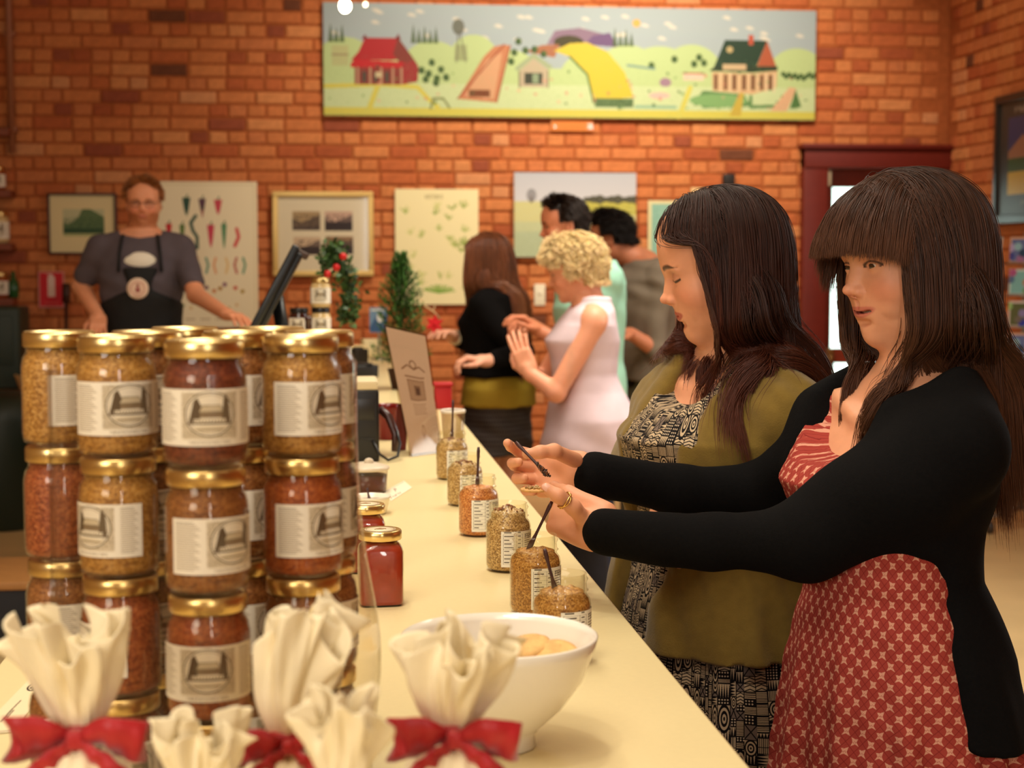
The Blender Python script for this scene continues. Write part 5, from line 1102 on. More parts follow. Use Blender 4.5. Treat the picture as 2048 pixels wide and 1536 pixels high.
# white bowl with biscuits
p = on(1000, 1512); bx_, by_ = W(998, 1300, 1.56)[:2]; t = thing('serving_bowl', (bx_, by_, 1.0), 'wide white china bowl in the foreground, holding biscuits', 'bowl'); b = MB()
b.lathe([(.030, .004), (.033, 0), (.036, .002), (.035, .012), (.040, .020), (.062, .040), (.082, .068), (.094, .100), (.0965, .110), (.0945, .1115), (.091, .104), (.078, .070), (.056, .042), (.03, .026), (.001, .022)], 72, cap0=True, cap1=False); b.build('bowl', mat('china_white', (240, 232, 216), rough=.12, spec=.6, coat=.3), t)
bis_m = mat('biscuit', (224, 178, 112), rough=.85, noise=.22, nscale=90, bump=.5, bscale=120); b = MB(); b.lathe([(.001, -.004), (.022, -.004), (.0255, -.001), (.0255, .002), (.021, .005), (.012, .0065), (.001, .006)], 28)
for i in range(9): b.ball((.015*math.cos(i*.7), .015*math.sin(i*.7), .005), .0016, 6, 4)
me = b.data('biscuit'); me.materials.append(bis_m); rr = np.random.default_rng(12); spots = [(.026, .004, .093, 14, 8), (.052, -.022, .086, 34, 10), (.012, .040, .078, 8, 22), (.004, -.034, .074, -10, 12), (.052, .030, .084, 26, -22), (-.024, .01, .075, -10, 8), (.02, -.01, .050, 5, 5), (-.01, .03, .048, 0, -9), (.0, .0, .040, 3, 4)]
for i, (x, y, z, ry, rx) in enumerate(spots):
    if i > 5: continue
    o = bpy.data.objects.new('biscuit', me); col.objects.link(o); o.location = (bx_+x, by_+y, 1+z+.003); o.rotation_euler = (math.radians(rx), math.radians(-ry), i); tag(o, ['uppermost golden biscuit, lying flat near the middle of the white bowl', 'golden biscuit tilted towards the bowl\'s right front rim', 'golden biscuit at the back of the heap in the white bowl', 'golden biscuit at the front of the heap in the white bowl', 'golden biscuit tilted at the back right of the white bowl', 'golden biscuit at the left of the heap in the white bowl'][i], 'biscuit', 'biscuits in the white bowl')
# cloth-topped jars with red bows
calico = mat('calico', (244, 228, 190), rough=.9, spec=.15, noise=.06, nscale=40, bump=.25, bscale=900); ribbon_m = mat('red_ribbon', (176, 14, 22), rough=.45, noise=.12, nscale=60, sheen=.3)
c = Canvas(400, 160, (54, 26, 22)); c.speck(0, 0, 1, 1, (150, 110, 84), .10, .6, 4); c.rect(.3, .2, .72, .8, (80, 44, 34)); c.scrib(.34, .5, .68, .68, (226, 206, 180)); c.scrib(.36, .26, .64, .38, (226, 206, 180)); pud_m = image_mat('dark_jar_print', c.a, rough=.3, coat=.4)
def calico_jar(px, py, d, label, seed, flare=(.055, .055), hgt=.075, lean=(0, 0), bow=1.0, rz=0.0, bowon=True, topcut=0.0, fz=5):
    P = W(px, py, d); rr = np.random.default_rng(seed); t = thing('gift_jar', (P[0], P[1], 1.0), label, 'gift jar', 'cloth-topped gift jars with red bows in the foreground', rz); nz = P[2]-1.0
    b = MB(); b.lathe([(.030, 0), (.034, .004), (.034, nz-.040), (.030, nz-.026), (.024, nz-.020), (.020, nz-.008)], 36); b.build('jar', G_['plum'], t)
    b = MB(); b.arc_label(.0346, .012, max(.03, nz-.045), -math.pi/2-1.3, -math.pi/2+1.3, 20); b.build('label', pud_m, t)
    n, k = 110, 30; ph = rr.uniform(0, 6.28, 8); R = []; Ri = []
    th = np.linspace(0, 2*math.pi, n, endpoint=False); rim = hgt*(.86+.10*np.sin(2*th+ph[0])+.10*np.sin(3*th+ph[1])+.13*(1-np.abs(np.sin(2*th+ph[2])))**2+.03*np.sin(13*th+ph[4]))
    for i in range(k):
        u = i/(k-1)
        rad = .0125+(flare[0]-.0125)*u**.85; fold = 1+(.10+.20*u)*np.sin(fz*th+ph[3]+2.2*u+.9*np.sin(2*th))+(.05+.07*u)*np.sin((fz*2+1)*th+ph[4]-3*u)+.04*np.sin(23*th+ph[6]+6*u)+.05*u*np.sin(11*th-ph[2]+5*u)
        x = rad*fold*np.cos(th)+lean[0]*u*u; y = rad*fold*np.sin(th)*flare[1]/flare[0]+lean[1]*u*u; z = nz+rim*u+.007*u*np.sin(5*th+ph[5]+3*u)
        R.append(np.stack([x, y, z], 1)); Ri.append(np.stack([x-lean[0]*u*u, y-lean[1]*u*u, 0*z], 1))
    Rin = [np.stack([R[i][:, 0]-Ri[i][:, 0]*.03-.0, R[i][:, 1]-Ri[i][:, 1]*.03, R[i][:, 2]+.0006], 1) for i in range(k)][::-1]
    b = MB(); sk = []
    for q, zz in ((.037, nz-.050), (.0365, nz-.040), (.033, nz-.024), (.024, nz-.012), (.0135, nz-.002)): sk.append(np.stack([q*(1+.05*np.sin(14*th+ph[1]))*np.cos(th), q*(1+.05*np.sin(14*th+ph[1]))*np.sin(th), zz+.004*np.sin(9*th+ph[2])*(q > .036)], 1))
    b.rings(sk+R+Rin, False, False); R2 = []
    for i in range(k):
        u = i/(k-1); rad = .010+(flare[0]*.62-.010)*u**.9; fold = 1+(.2+.25*u)*np.sin((fz+1)*th+ph[5]-2*u)+.12*np.sin((fz+5)*th+ph[0]+4*u); R2.append(np.stack([rad*fold*np.cos(th)+lean[0]*u*u*1.1, rad*fold*np.sin(th)+lean[1]*u*u, nz+(rim*.4+hgt*.62+.012*np.sin(3*th+ph[3]))*u*.98], 1))
    R2i = [q*np.array((.97, .97, 1))+(0, 0, .0004) for q in R2][::-1]; b.rings(R2+R2i, False, False); b.build('cloth_top', calico, t)
    if bowon:
        b = MB(); b.lathe([(.0155, nz-.008), (.0165, nz-.006), (.0165, nz+.006), (.0155, nz+.008)], 32); 
        b.build('tie', ribbon_m, t)
        def strip(pts, w, nm):
            pts = np.array(pts, float)*bow; m = len(pts); tt = np.linspace(0, m-1, 26); P2 = np.stack([np.interp(tt, range(m), pts[:, j]) for j in range(3)], 1)
            for _ in range(3): P2[1:-1] = (P2[:-2]+P2[1:-1]*2+P2[2:])/4
            ws = np.interp(tt, range(m), w)*bow; T = np.gradient(P2, axis=0); T /= np.linalg.norm(T, axis=1)[:, None]; RR = []
            for i in range(26):
                upv = np.array((0, -.25, 1.0)); upv -= T[i]*upv.dot(T[i]); upv /= np.linalg.norm(upv)+1e-6; nn = np.cross(T[i], upv); c_ = P2[i]+np.array((0, -.018, nz)); wv = .0012*math.sin(i*1.3)
                RR.append([c_+upv*ws[i]+nn*(.0006+wv), c_+nn*(.0030+wv), c_-upv*ws[i]+nn*(.0006+wv), c_-upv*ws[i]-nn*.0006+nn*wv, c_+nn*(.0018+wv), c_+upv*ws[i]-nn*.0006+nn*wv])
            b = MB(); b.rings(RR); b.build(nm, ribbon_m, t)
        for s in (-1, 1):
            strip([(0, 0, 0), (s*.022, -.010, .008), (s*.044, -.006, .002-.004*s), (s*.046, .006, -.006), (s*.024, .008, -.006), (0, .004, 0)], [.003, .012, .015, .014, .010, .004], 'bow_loop')
            strip([(0, -.004, 0), (s*.018, -.008, -.014), (s*.034, -.006, -.034), (s*.046, -.002, -.056)], [.003, .008, .011, .012], 'bow_tail')
        b = MB(); b.box((0, -.020, nz), (.012*bow, .012*bow, .014*bow), .003); b.build('bow_knot', ribbon_m, t)
    return t
calico_jar(160, 1462, 1.14, 'calico-topped gift jar with a red bow, at the lower left', 2, (.037, .033), .078, (-.008, 0), 1.0, fz=6)
calico_jar(905, 1462, 1.14, 'calico-topped gift jar with a red bow, in front of the white bowl', 6, (.038, .034), .068, (.006, 0), .95, fz=6)
calico_jar(578, 1478, 1.16, 'calico-topped gift jar with a red bow, right in front of the jar tower', 9, (.031, .028), .094, (.016, 0), .78, fz=6)
calico_jar(405, 1590, 1.08, 'calico-topped gift jar whose low cloth top rises at the bottom edge', 12, (.028, .026), .048, (0, 0), 1, bowon=False, fz=7)
calico_jar(684, 1560, 1.02, 'calico-topped gift jar in the foreground with a wide crumpled cloth top', 15, (.026, .024), .050, (0, 0), 1, bowon=False, fz=5)
# tag lying at the left edge
c = Canvas(120, 300, (238, 218, 176)); K = (50, 34, 26); c.ring(.52, .86, .30, .085, .22, K); c.line([(.40, .84), (.5, .90), (.64, .85)], .05, K); c.line([(.52, .80), (.52, .9)], .04, K); c.line([(.42, .22), (.46, .60)], .02, K, .8); c.line([(.5, .30), (.52, .42)], .02, K, .6); c.line([(.05, .03), (.95, .03)], .012, K, .6)
b = MB(); b.quad([tuple(on(*q)+np.array((0, 0, .0012))) for q in ((-52, 1474), (24, 1466), (108, 1362), (58, 1361))]); tag(b.build('paper_tag', image_mat('tag_print', c.a)), 'long printed paper tag lying flat at the counter\'s left edge', 'tag')
# ================================================================== things on the walls
picture_glass = thin_mat('picture_glass', (250, 250, 250), 1.08, .06, -.022)
def wall_panel(name, x0, y0, x1, y1, art, label, cat, frame=None, fw=0.03, th=.02, gloss=.5, mat_in=None, glassy=False):
    a = atY(x0, y1, WY); c_ = atY(x1, y0, WY); w = c_[0]-a[0]; h = c_[2]-a[2]; cx_ = (a[0]+c_[0])/2; cz_ = (a[2]+c_[2])/2
    t = thing(name, (cx_, WY-.014, cz_), label, cat); b = MB(); b.box((0, -th/2, 0), (w-(.002 if frame else 0), th, h-(.002 if frame else 0)), .002); b.build('board', mat('board_edge', (226, 214, 190), rough=.7), t)
    i = fw if frame else 0; b = MB(); y = -th-.0012; b.quad([(-w/2+i, y, -h/2+i), (w/2-i, y, -h/2+i), (w/2-i, y, h/2-i), (-w/2+i, y, h/2-i)]); b.build('print', image_mat(label[:40], art, rough=gloss, coat=.25 if glassy else 0), t)
    if frame:
        for nm, cc, sz in (('top', (0, h/2-i/2), (w, i)), ('bottom', (0, -h/2+i/2), (w, i)), ('left', (-w/2+i/2, 0), (i, h-2*i)), ('right', (w/2-i/2, 0), (i, h-2*i))):
            b = MB(); b.box((cc[0], -th/2-.008, cc[1]), (sz[0], th+.018, sz[1]), .003); b.build('frame_bar', frame, t)
    if glassy:
        b = MB(); b.box((0, y-.004, 0), (w-2*i, .002, h-2*i)); b.build('glazing', picture_glass, t)
    return t
# the long painted panel
def farm_art():
    W_, H_ = 1180, 240; c = Canvas(W_, H_, (168, 184, 190)); X = lambda px: (px-648)/980; Y = lambda py: (228-py)/200; XY = lambda *p: [(X(a), Y(b)) for a, b in p]
    r = np.random.default_rng(2); c.a *= (1+.04*(c.Y[..., None]-.5)); green = (190, 212, 150); lg = (202, 220, 168); dk = (74, 96, 60)
    def hill(pts, col_): c.poly(XY(*pts), col_)
    for i in range(34): x, y = r.uniform(650, 1625), r.uniform(38, 90); c.ell(X(x), Y(y), .007, .016, (226, 222, 206), .8); c.ell(X(x+5), Y(y+2), .006, .012, (226, 222, 206), .7)
    for cx, top, rx in ((690, 92, 60), (745, 108, 80), (860, 96, 60), (940, 84, 50), (1010, 110, 60), (1245, 98, 60), (1310, 100, 70), (1375, 96, 60), (1590, 100, 60), (1460, 118, 100), (1180, 110, 70)): c.ell(X(cx), Y(top+45), rx/980, 48/200, green)
    c.rect(0, 0, 1, Y(140), green); c.rect(0, 0, 1, Y(170), lg)
    hill([(1085, 96), (1100, 72), (1150, 66), (1205, 78), (1215, 98)], (140, 116, 140)); hill([(1160, 96), (1175, 80), (1210, 74), (1225, 100)], (110, 84, 128)); c.ell(X(1128), Y(92), .03, .06, (70, 66, 40)); hill([(1040, 110), (1075, 98), (1110, 96), (1100, 120)], (168, 110, 80))
    for gx, n in ((662, 3), (822, 5), (1220, 4)):
        for i in range(n): x = gx+i*11; c.poly(XY((x, 64+(i*7) % 12), (x+5, 98), (x-5, 98)), dk, .85)
    c.ell(X(910), Y(68), .012, .07, (100, 104, 92), .9); c.line(XY((910, 78), (906, 130)), .012, (90, 90, 80)); c.line(XY((914, 78), (924, 130)), .010, (90, 90, 80)); c.poly(XY((904, 100), (926, 100), (928, 128), (902, 128)), (134, 140, 100), .6)
    c.poly(XY((1000, 98), (1012, 100), (985, 202), (908, 196), (960, 120), (980, 102)), (196, 128, 90)); c.poly(XY((996, 112), (980, 196), (922, 192), (966, 126)), (214, 164, 124)); c.rect(X(930), Y(192), X(972), Y(180), (120, 66, 36)); c.line(XY((1012, 100), (985, 202)), .012, (150, 70, 46)); c.line(XY((1000, 98), (908, 196)), .012, (150, 70, 46))
    c.poly(XY((1098, 108), (1130, 94), (1165, 92), (1205, 108), (1240, 145), (1258, 190), (1180, 196), (1165, 150), (1130, 118)), (214, 196, 62)); c.line(XY((1130, 118), (1165, 150), (1178, 200)), .02, (88, 120, 60)); c.rect(X(1180), Y(208), X(1258), Y(192), (104, 132, 86)); c.speck(X(1180), Y(208), X(1258), Y(192), (60, 90, 50), .3)
    yl = (214, 206, 90); c.rect(0, Y(226), 1, Y(213), yl); c.line(XY((650, 176), (760, 172), (830, 176), (850, 196), (870, 212)), .04, yl); c.line(XY((752, 176), (732, 224)), .05, yl); c.line(XY((855, 214), (860, 196), (880, 196), (892, 212)), .02, (130, 140, 90)); c.rect(0, 0, 1, Y(226), (160, 176, 96))
    def blob(x, y, s=1.0): c.ell(X(x), Y(y), .0065*s, .032*s, (58, 88, 46)); c.ell(X(x+3), Y(y-2), .003*s, .012*s, (96, 120, 60))
    for x, y in ((838, 146), (858, 132), (852, 152), (868, 160), (876, 144), (886, 158), (846, 162), (866, 168), (1028, 92), (1042, 108), (1020, 112), (1060, 106), (1014, 128), (1078, 114), (1340, 120), (1390, 116), (1400, 126), (1380, 128), (1294, 132)): blob(x, y)
    for i in range(12): blob(1562+i*6, 144+(i*5) % 9, .7)
    R_ = (178, 30, 36); c.poly(XY((728, 90), (792, 90), (806, 128), (700, 130), (716, 114)), R_); c.poly(XY((792, 88), (818, 120), (830, 136), (800, 138), (782, 118)), (132, 52, 42)); c.poly(XY((700, 136), (708, 128), (805, 132), (802, 142), (700, 142)), (196, 26, 34)); c.rect(X(708), Y(172), X(800), Y(142), (140, 52, 44)); c.poly(XY((800, 136), (822, 128), (832, 140), (830, 166), (800, 172)), (158, 46, 44))
    for x in (712, 736, 758, 780, 797): c.rect(X(x), Y(172), X(x+4), Y(141), (190, 150, 120))
    for x in (722, 744, 766): c.rect(X(x), Y(168), X(x+9), Y(150), (84, 72, 60))
    c.rect(X(748), Y(160), X(762), Y(150), (206, 190, 150)); c.poly(XY((722, 92), (728, 84), (734, 92)), (120, 30, 30)); c.poly(XY((786, 92), (793, 82), (798, 92)), (120, 30, 30)); c.rect(X(664), Y(140), X(696), Y(104), (188, 180, 130), .6); c.line(XY((664, 120), (696, 120)), .01, (150, 130, 100)); 
    c.poly(XY((1020, 140), (1058, 112), (1096, 136), (1090, 142), (1058, 122), (1026, 146)), (160, 176, 140)); c.poly(XY((1028, 146), (1058, 122), (1088, 142), (1086, 174), (1030, 174)), (190, 176, 150)); c.rect(X(1040), Y(168), X(1076), Y(148), (60, 66, 52)); c.rect(X(1056), Y(166), X(1068), Y(150), (140, 160, 130)); c.line(XY((1030, 174), (1030, 146)), .014, (130, 120, 100)); c.line(XY((1087, 174), (1087, 144)), .014, (130, 120, 100))
    G = (36, 62, 44); c.poly(XY((1442, 84), (1528, 84), (1506, 132), (1420, 134)), G); c.poly(XY((1528, 84), (1548, 132), (1506, 134)), (176, 92, 60)); c.rect(X(1490), Y(92), X(1500), Y(74), (190, 84, 60)); c.poly(XY((1410, 140), (1422, 132), (1550, 130), (1550, 138), (1500, 142)), (44, 60, 40)); c.poly(XY((1416, 142), (1500, 144), (1550, 138), (1548, 168), (1500, 182), (1418, 176)), (214, 176, 132)); c.rect(X(1438), Y(138), X(1486), Y(127), (206, 180, 140))
    for x in (1420, 1440, 1458, 1478, 1496, 1514, 1532): c.rect(X(x), Y(174), X(x+8), Y(146), (120, 84, 58))
    for x in (1432, 1452, 1470, 1490, 1508, 1526, 1542): c.rect(X(x), Y(178), X(x+3), Y(143), (232, 206, 170))
    c.ell(X(1452), Y(101), .007, .03, (190, 170, 120)); c.ell(X(1263), Y(56), .008, .035, (226, 178, 90)); c.line(XY((1384, 200), (1400, 180), (1480, 186), (1490, 200), (1400, 204)), .04, (96, 140, 84)); c.ell(X(1430), Y(194), .06, .06, (130, 176, 110)); c.line(XY((1496, 186), (1496, 205), (1570, 202), (1560, 186)), .03, (96, 140, 84)); c.poly(XY((1472, 180), (1482, 180), (1476, 222), (1452, 222)), (200, 176, 72)); c.poly(XY((1575, 168), (1590, 170), (1570, 212), (1536, 212)), (222, 178, 140)); c.poly(XY((1588, 172), (1600, 204), (1576, 208)), (80, 120, 66)); c.line(XY((1350, 226), (1362, 196), (1372, 172)), .05, (210, 206, 96)); c.rect(X(1358), Y(158), X(1400), Y(146), (226, 204, 184)); c.line(XY((1358, 145), (1400, 145)), .012, (180, 90, 70))
    c.line(XY((1245, 132), (1300, 138)), .02, (120, 156, 150)); c.ell(X(1322), Y(162), .012, .04, (160, 130, 150)); c.ell(X(1310), Y(186), .022, .03, (220, 190, 180)); c.rect(X(1260), Y(210), X(1345), Y(204), (120, 170, 150), .6)
    for i in range(70): x, y = r.uniform(650, 1620), r.uniform(140, 210); c.ell(X(x), Y(y), r.uniform(.002, .004), r.uniform(.008, .018), [(232, 172, 140), (60, 96, 56), (110, 150, 84), (214, 120, 110)][r.integers(0, 4)], .6)
    c.speck(0, 0, 1, Y(120), (150, 180, 120), .06, .35, 2); return c.a*.88
wall_panel('farm_painting', 648, 24, 1628, 232, farm_art(), 'long painted panel of farmhouses, hills and a yellow field high on the wall', 'painting', th=.035)
# chilli poster
def chilli_art():
    c = Canvas(300, 420, (232, 220, 188)); X = lambda px: (px-302)/213; Y = lambda py: (655-py)/291
    c.line([(.03, .02), (.03, .98), (.97, .98), (.97, .02)], .006, (214, 200, 166))
    def pep(x, y, l, w, colr, bend=0.0):
        P = [(X(x+bend*math.sin(u*3.1)+w*(.9*(1-u)**.6)), Y(y+u*l)) for u in np.linspace(0, 1, 12)]+[(X(x+bend*math.sin(u*3.1)-w*(.9*(1-u)**.6)), Y(y+u*l)) for u in np.linspace(1, 0, 12)]; c.poly(P, colr); c.line([(X(x), Y(y)), (X(x+2), Y(y-6))], .008, (70, 100, 60))
    pep(376, 396, 36, 9, (44, 78, 62)); pep(407, 398, 32, 8, (92, 60, 76)); pep(407, 420, 16, 3, (150, 60, 70)); pep(438, 400, 30, 9, (196, 70, 84))
    pep(341, 448, 34, 7, (196, 40, 46)); pep(367, 450, 44, 6, (96, 122, 64)); c.line([(X(a), Y(b)) for a, b in ((394, 432), (384, 446), (388, 462), (396, 474), (396, 496))], .022, (48, 82, 70)); pep(423, 450, 46, 8, (196, 62, 84)); pep(449, 448, 50, 6, (84, 136, 96)); c.line([(X(a), Y(b)) for a, b in ((474, 458), (478, 474), (470, 492))], .022, (204, 60, 66))
    for i, (x, q) in enumerate(((396, (200, 110, 60)), (413, (70, 140, 120)), (432, (220, 150, 100)), (452, (222, 186, 120)), (473, (176, 60, 60)), (486, (70, 140, 110)))): c.line([(X(a), Y(b)) for a, b in ((x, 516), (x-4*(-1)**i, 530), (x, 546))], .014, q)
    for i, (x, q) in enumerate(((386, (180, 150, 60)), (413, (110, 60, 80)), (428, (200, 120, 60)), (449, (120, 60, 100)), (470, (200, 80, 60)), (484, (170, 140, 60)), (395, (140, 90, 50)), (440, (170, 120, 40)))): c.ell(X(x), Y(568+(i*7) % 20), .02, .014, q)
    for i in range(9): c.ell(X(352+i*15), Y(606+(i*5) % 12), .012, .012, [(170, 60, 50), (90, 120, 60), (200, 150, 80)][i % 3], .7)
    for i in range(5): c.rect(X(340+i*30), Y(640), X(360+i*30), Y(637), (150, 130, 100), .6)
    return c.a
wall_panel('chilli_poster', 302, 364, 514, 655, chilli_art(), 'cream poster with rows of coloured chilli peppers behind the apron man', 'poster', th=.012)
def landscape_small():
    c = Canvas(260, 220, (222, 206, 158)); c.rect(.20, .28, .84, .76, (190, 190, 150)); c.poly([(.2, .3), (.84, .3), (.84, .62), (.72, .70), (.62, .76), (.5, .76), (.44, .62), (.36, .54), (.28, .50), (.2, .52)], (92, 116, 74)); c.rect(.2, .3, .84, .42, (44, 76, 48)); c.speck(.2, .34, .84, .62, (50, 80, 50), .3, .7, 3); c.rect(.2, .28, .84, .33, (170, 176, 120)); return c.a
wall_panel('framed_landscape', 99, 387, 234, 509, landscape_small(), 'small dark-framed landscape print with a cream mount at the far left', 'picture', frame=mat('dark_frame', (66, 30, 20), rough=.4), fw=.014)
def four_art():
    c = Canvas(360, 320, (230, 218, 188)); X = lambda px: (px-556)/182; Y = lambda py: (545-py)/152
    for k, (x0, y0, x1, y1) in enumerate(((585, 423, 641, 462), (650, 423, 706, 463), (587, 475, 641, 512), (651, 474, 707, 511))):
        c.rect(X(x0), Y(y1), X(x1), Y(y0), [(176, 150, 112), (204, 170, 150), (206, 180, 150), (150, 120, 90)][k]); c.rect(X(x0), Y(y1), X(x1), Y(y1-(y1-y0)*(.2 if k == 0 else .45)), (48, 40, 44) if k else (120, 104, 90)); c.speck(X(x0), Y(y1), X(x1), Y(y0+8), (50, 44, 46), .22, .8, 5); c.poly([(X(x0), Y(y1)), (X(x0), Y(y0+14)), (X(x0+16), Y(y0+24)), (X(x0+30), Y(y0+18)), (X(x1), Y(y0+6)), (X(x1), Y(y1))], (56, 46, 48), .55)
    return c.a
wall_panel('photo_frame', 547, 384, 746, 552, four_art(), 'gold-framed picture holding four small dark photographs', 'picture', frame=mat('gilt_frame', (222, 190, 118), rough=.35, metal=.35), fw=.034, glassy=True)
def herb_art():
    c = Canvas(220, 310, (234, 224, 176)); r = np.random.default_rng(4); c.text(.36, .915, .035, 'HERBS', (130, 120, 80), .8)
    for i in range(26):
        x, y = r.uniform(.1, .9), r.uniform(.12, .86); q = [(160, 176, 96), (190, 196, 120), (140, 160, 80)][i % 3]
        for j in range(12): a = r.uniform(.3, 2.8); l = r.uniform(.02, .08); c.line([(x, y), (x+l*math.cos(a), y+l*math.sin(a))], .008, q, .55)
    for j in range(30): a = r.uniform(.2, 2.9); c.line([(.52, .10), (.52+.2*math.cos(a), .10+.07*math.sin(a))], .010, (120, 160, 66), .6)
    return c.a
wall_panel('herb_poster', 791, 379, 956, 609, herb_art(), 'pale yellow poster of green herbs in the middle of the wall', 'poster', th=.012)
def field_art():
    c = Canvas(320, 220, (190, 194, 200)); c.a[:] = np.array((176, 180, 190))+(np.clip(1-c.Y, 0, 1)[..., None])*np.array((60, 54, 44))
    for i in range(14): c.rect(0, .70+.02*i, 1, .705+.02*i, (200, 200, 204), .4)
    c.rect(0, 0, 1, .66, (170, 184, 150)); c.rect(0, .42, 1, .66, (198, 196, 140)); c.rect(0, .3, 1, .42, (184, 192, 150)); c.rect(.4, .5, 1, .66, (184, 178, 84)); c.speck(0, 0, 1, .6, (196, 206, 180), .12, .5, 2); c.speck(.4, .3, 1, .62, (120, 140, 40), .12, .5, 2); c.ell(.14, .73, .04, .08, (120, 120, 124), .7); c.rect(.132, .64, .148, .72, (110, 100, 96))
    for i in range(9): c.ell(.60+.05*i, .685, .04, .03+.012*(i % 3), (74, 74, 60), .9); 
    for i in range(6): c.ell(.25+.05*i, .68, .03, .015, (130, 120, 120), .7)
    return c.a
wall_panel('field_canvas', 1027, 347, 1270, 514, field_art(), 'canvas of a grey sky over a yellow field behind the two men', 'painting', th=.03)
def teal_art():
    c = Canvas(240, 240, (216, 208, 160)); c.rect(.04, .04, .96, .96, (140, 184, 168)); c.speck(.04, .04, .96, .96, (120, 168, 150), .3, .5, 4); c.ell(.4, .5, .25, .3, (156, 192, 172), .6); return c.a
wall_panel('teal_poster', 1294, 402, 1455, 560, teal_art(), 'square teal poster on the wall behind the woman in olive', 'poster', th=.012)
def fire_art():
    c = Canvas(120, 180, (196, 22, 34)); c.line([(.03, .02), (.03, .98), (.97, .98), (.97, .02), (.03, .02)], .03, (206, 150, 140)); c.rect(.36, .30, .64, .78, (222, 190, 180)); c.ell(.5, .80, .14, .10, (222, 190, 180)); c.rect(.46, .86, .54, .94, (222, 190, 180)); c.rect(.34, .90, .5, .93, (222, 190, 180)); c.rect(.2, .1, .8, .16, (206, 60, 60)); return c.a
wall_panel('fire_sign', 79, 543, 129, 615, fire_art(), 'red fire extinguisher sign with a white cylinder symbol', 'sign', th=.006)
def switch(x0, y0, x1, y1, label):
    a = atY(x0, y1, WY); c_ = atY(x1, y0, WY); t = thing('light_switch', ((a[0]+c_[0])/2, WY-.006, (a[2]+c_[2])/2), label, 'switch', 'pale switch plates on the brick wall'); w, h = c_[0]-a[0], c_[2]-a[2]
    b = MB(); b.box((0, -.006, 0), (w, .012, h), .003); b.build('plate', mat('switch_plastic', (232, 224, 200), rough=.4), t); b = MB(); b.box((0, -.014, h*.12), (w*.3, .008, h*.2), .002); b.build('rocker', mat('switch_plastic2', (240, 234, 214), rough=.35), t)
switch(1068, 568, 1090, 611, 'pale switch plate between the auburn-haired woman and the mint shirt'); switch(1555, 592, 1581, 633, 'pale switch plate just left of the maroon door frame')
a = atY(1455, 360, WY); b = MB(); b.box((0, 0, 0), (.08, .05, .075), .006); o = b.build('alarm_box', mat('dark_box', (34, 28, 26), rough=.5)); o.location = (a[0], WY-.03, a[2]); tag(o, 'small black box on the bricks right of the field canvas', 'box')
a = atY(1397, 384, WY); b = MB(); b.box((0, 0, 0), (.11, .02, .055), .003); o = b.build('wall_plate', mat('pale_plate', (222, 186, 132), rough=.6)); o.location = (a[0], WY-.012, a[2]); tag(o, 'small pale plate on the bricks above the teal poster', 'plate')
a = atY(1143, 248, WY); t = thing('glossy_plaque', (a[0], WY-.006, a[2]), 'glossy orange plaque under the middle of the long painting', 'plaque'); b = MB(); b.box((0, -.008, 0), (.285, .016, .10), .003); b.build('plaque', mat('plaque_wood', (214, 130, 70), rough=.08, coat=1.0, spec=.8), t)
for i in (-1, 1): b = MB(); b.ball((i*.13, -.018, 0), .004, 8, 6); b.build('screw', mat('brass', (200, 160, 90), rough=.3, metal=1), t)
# hanging bulbs in front of the wall
def bulb(px, py, d, r, label, power):
    P = W(px, py, d); t = thing('hanging_bulb', tuple(P), label, 'lamp', 'small bulbs hanging at the top of the wall'); b = MB(); b.ball((0, 0, 0), (r, r, r*1.15), 20, 14); b.build('bulb', mat('bulb_%d' % int(r*1000), (255, 240, 210), emit=((255, 236, 196), power)), t)
    b = MB(); b.lathe([(r*.45, r*.9), (r*.5, r*1.6), (.006, r*1.9)], 16); b.build('socket', mat('brass2', (180, 140, 80), rough=.3, metal=.8), t); b = MB(); b.tube([(0, 0, r*1.8), (.01, 0, .3), (0, 0, CEIL-P[2])], .003, 6); b.build('cord', mat('cord_white', (220, 200, 170), rough=.6), t)
bulb(690, 12, 9.2, .034, 'bright bare bulb hanging over the left end of the long painting', 26); bulb(731, 9, 9.2, .012, 'tiny dim bulb hanging right of the bright one', 6)
# framed print on the right-hand wall
def atX(px, py, x): v = W(px, py, 1)-CAM; return CAM+v*(x/v[0])
p0 = atX(2004, 195, WX); p1 = atX(2004, 448, WX); ln_ = 1.25; z0, z1 = p1[2], p0[2]
c = Canvas(300, 360, (60, 58, 56)); c.rect(.12, .18, .90, .86, (54, 62, 110)); c.poly([(.12, .56), (.3, .70), (.42, .62), (.6, .74), (.9, .58), (.9, .18), (.12, .18)], (150, 110, 90)); c.rect(.12, .36, .9, .5, (60, 84, 46)); c.rect(.12, .18, .9, .38, (190, 160, 50)); c.text(.2, .90, .04, '', (190, 180, 170)); c.scrib(.2, .90, .8, .945, (190, 180, 170)); c.scrib(.3, .08, .7, .12, (150, 140, 130))
t = thing('wall_poster', (WX-.008, p0[1]-ln_/2, (z0+z1)/2), 'black-framed landscape poster at the right edge of the photo', 'picture'); h = z1-z0
b = MB(); b.box((-.012, 0, 0), (.024, ln_, h), .003); b.build('backing', mat('dark_frame2', (30, 26, 26), rough=.4), t); b = MB(); b.quad([(-.0255, ln_/2-.05, -h/2+.05), (-.0255, -ln_/2+.05, -h/2+.05), (-.0255, -ln_/2+.05, h/2-.05), (-.0255, ln_/2-.05, h/2-.05)]); b.build('print', image_mat('right_poster', c.a, rough=.4), t)
for cy, cz, sy, sz in ((0, h/2-.025, ln_, .05), (0, -h/2+.025, ln_, .05), (ln_/2-.025, 0, .05, h-.1), (-ln_/2+.025, 0, .05, h-.1)): b = MB(); b.box((-.024, cy, cz), (.036, sy, sz), .004); b.build('frame_bar', mat('dark_frame2'), t)
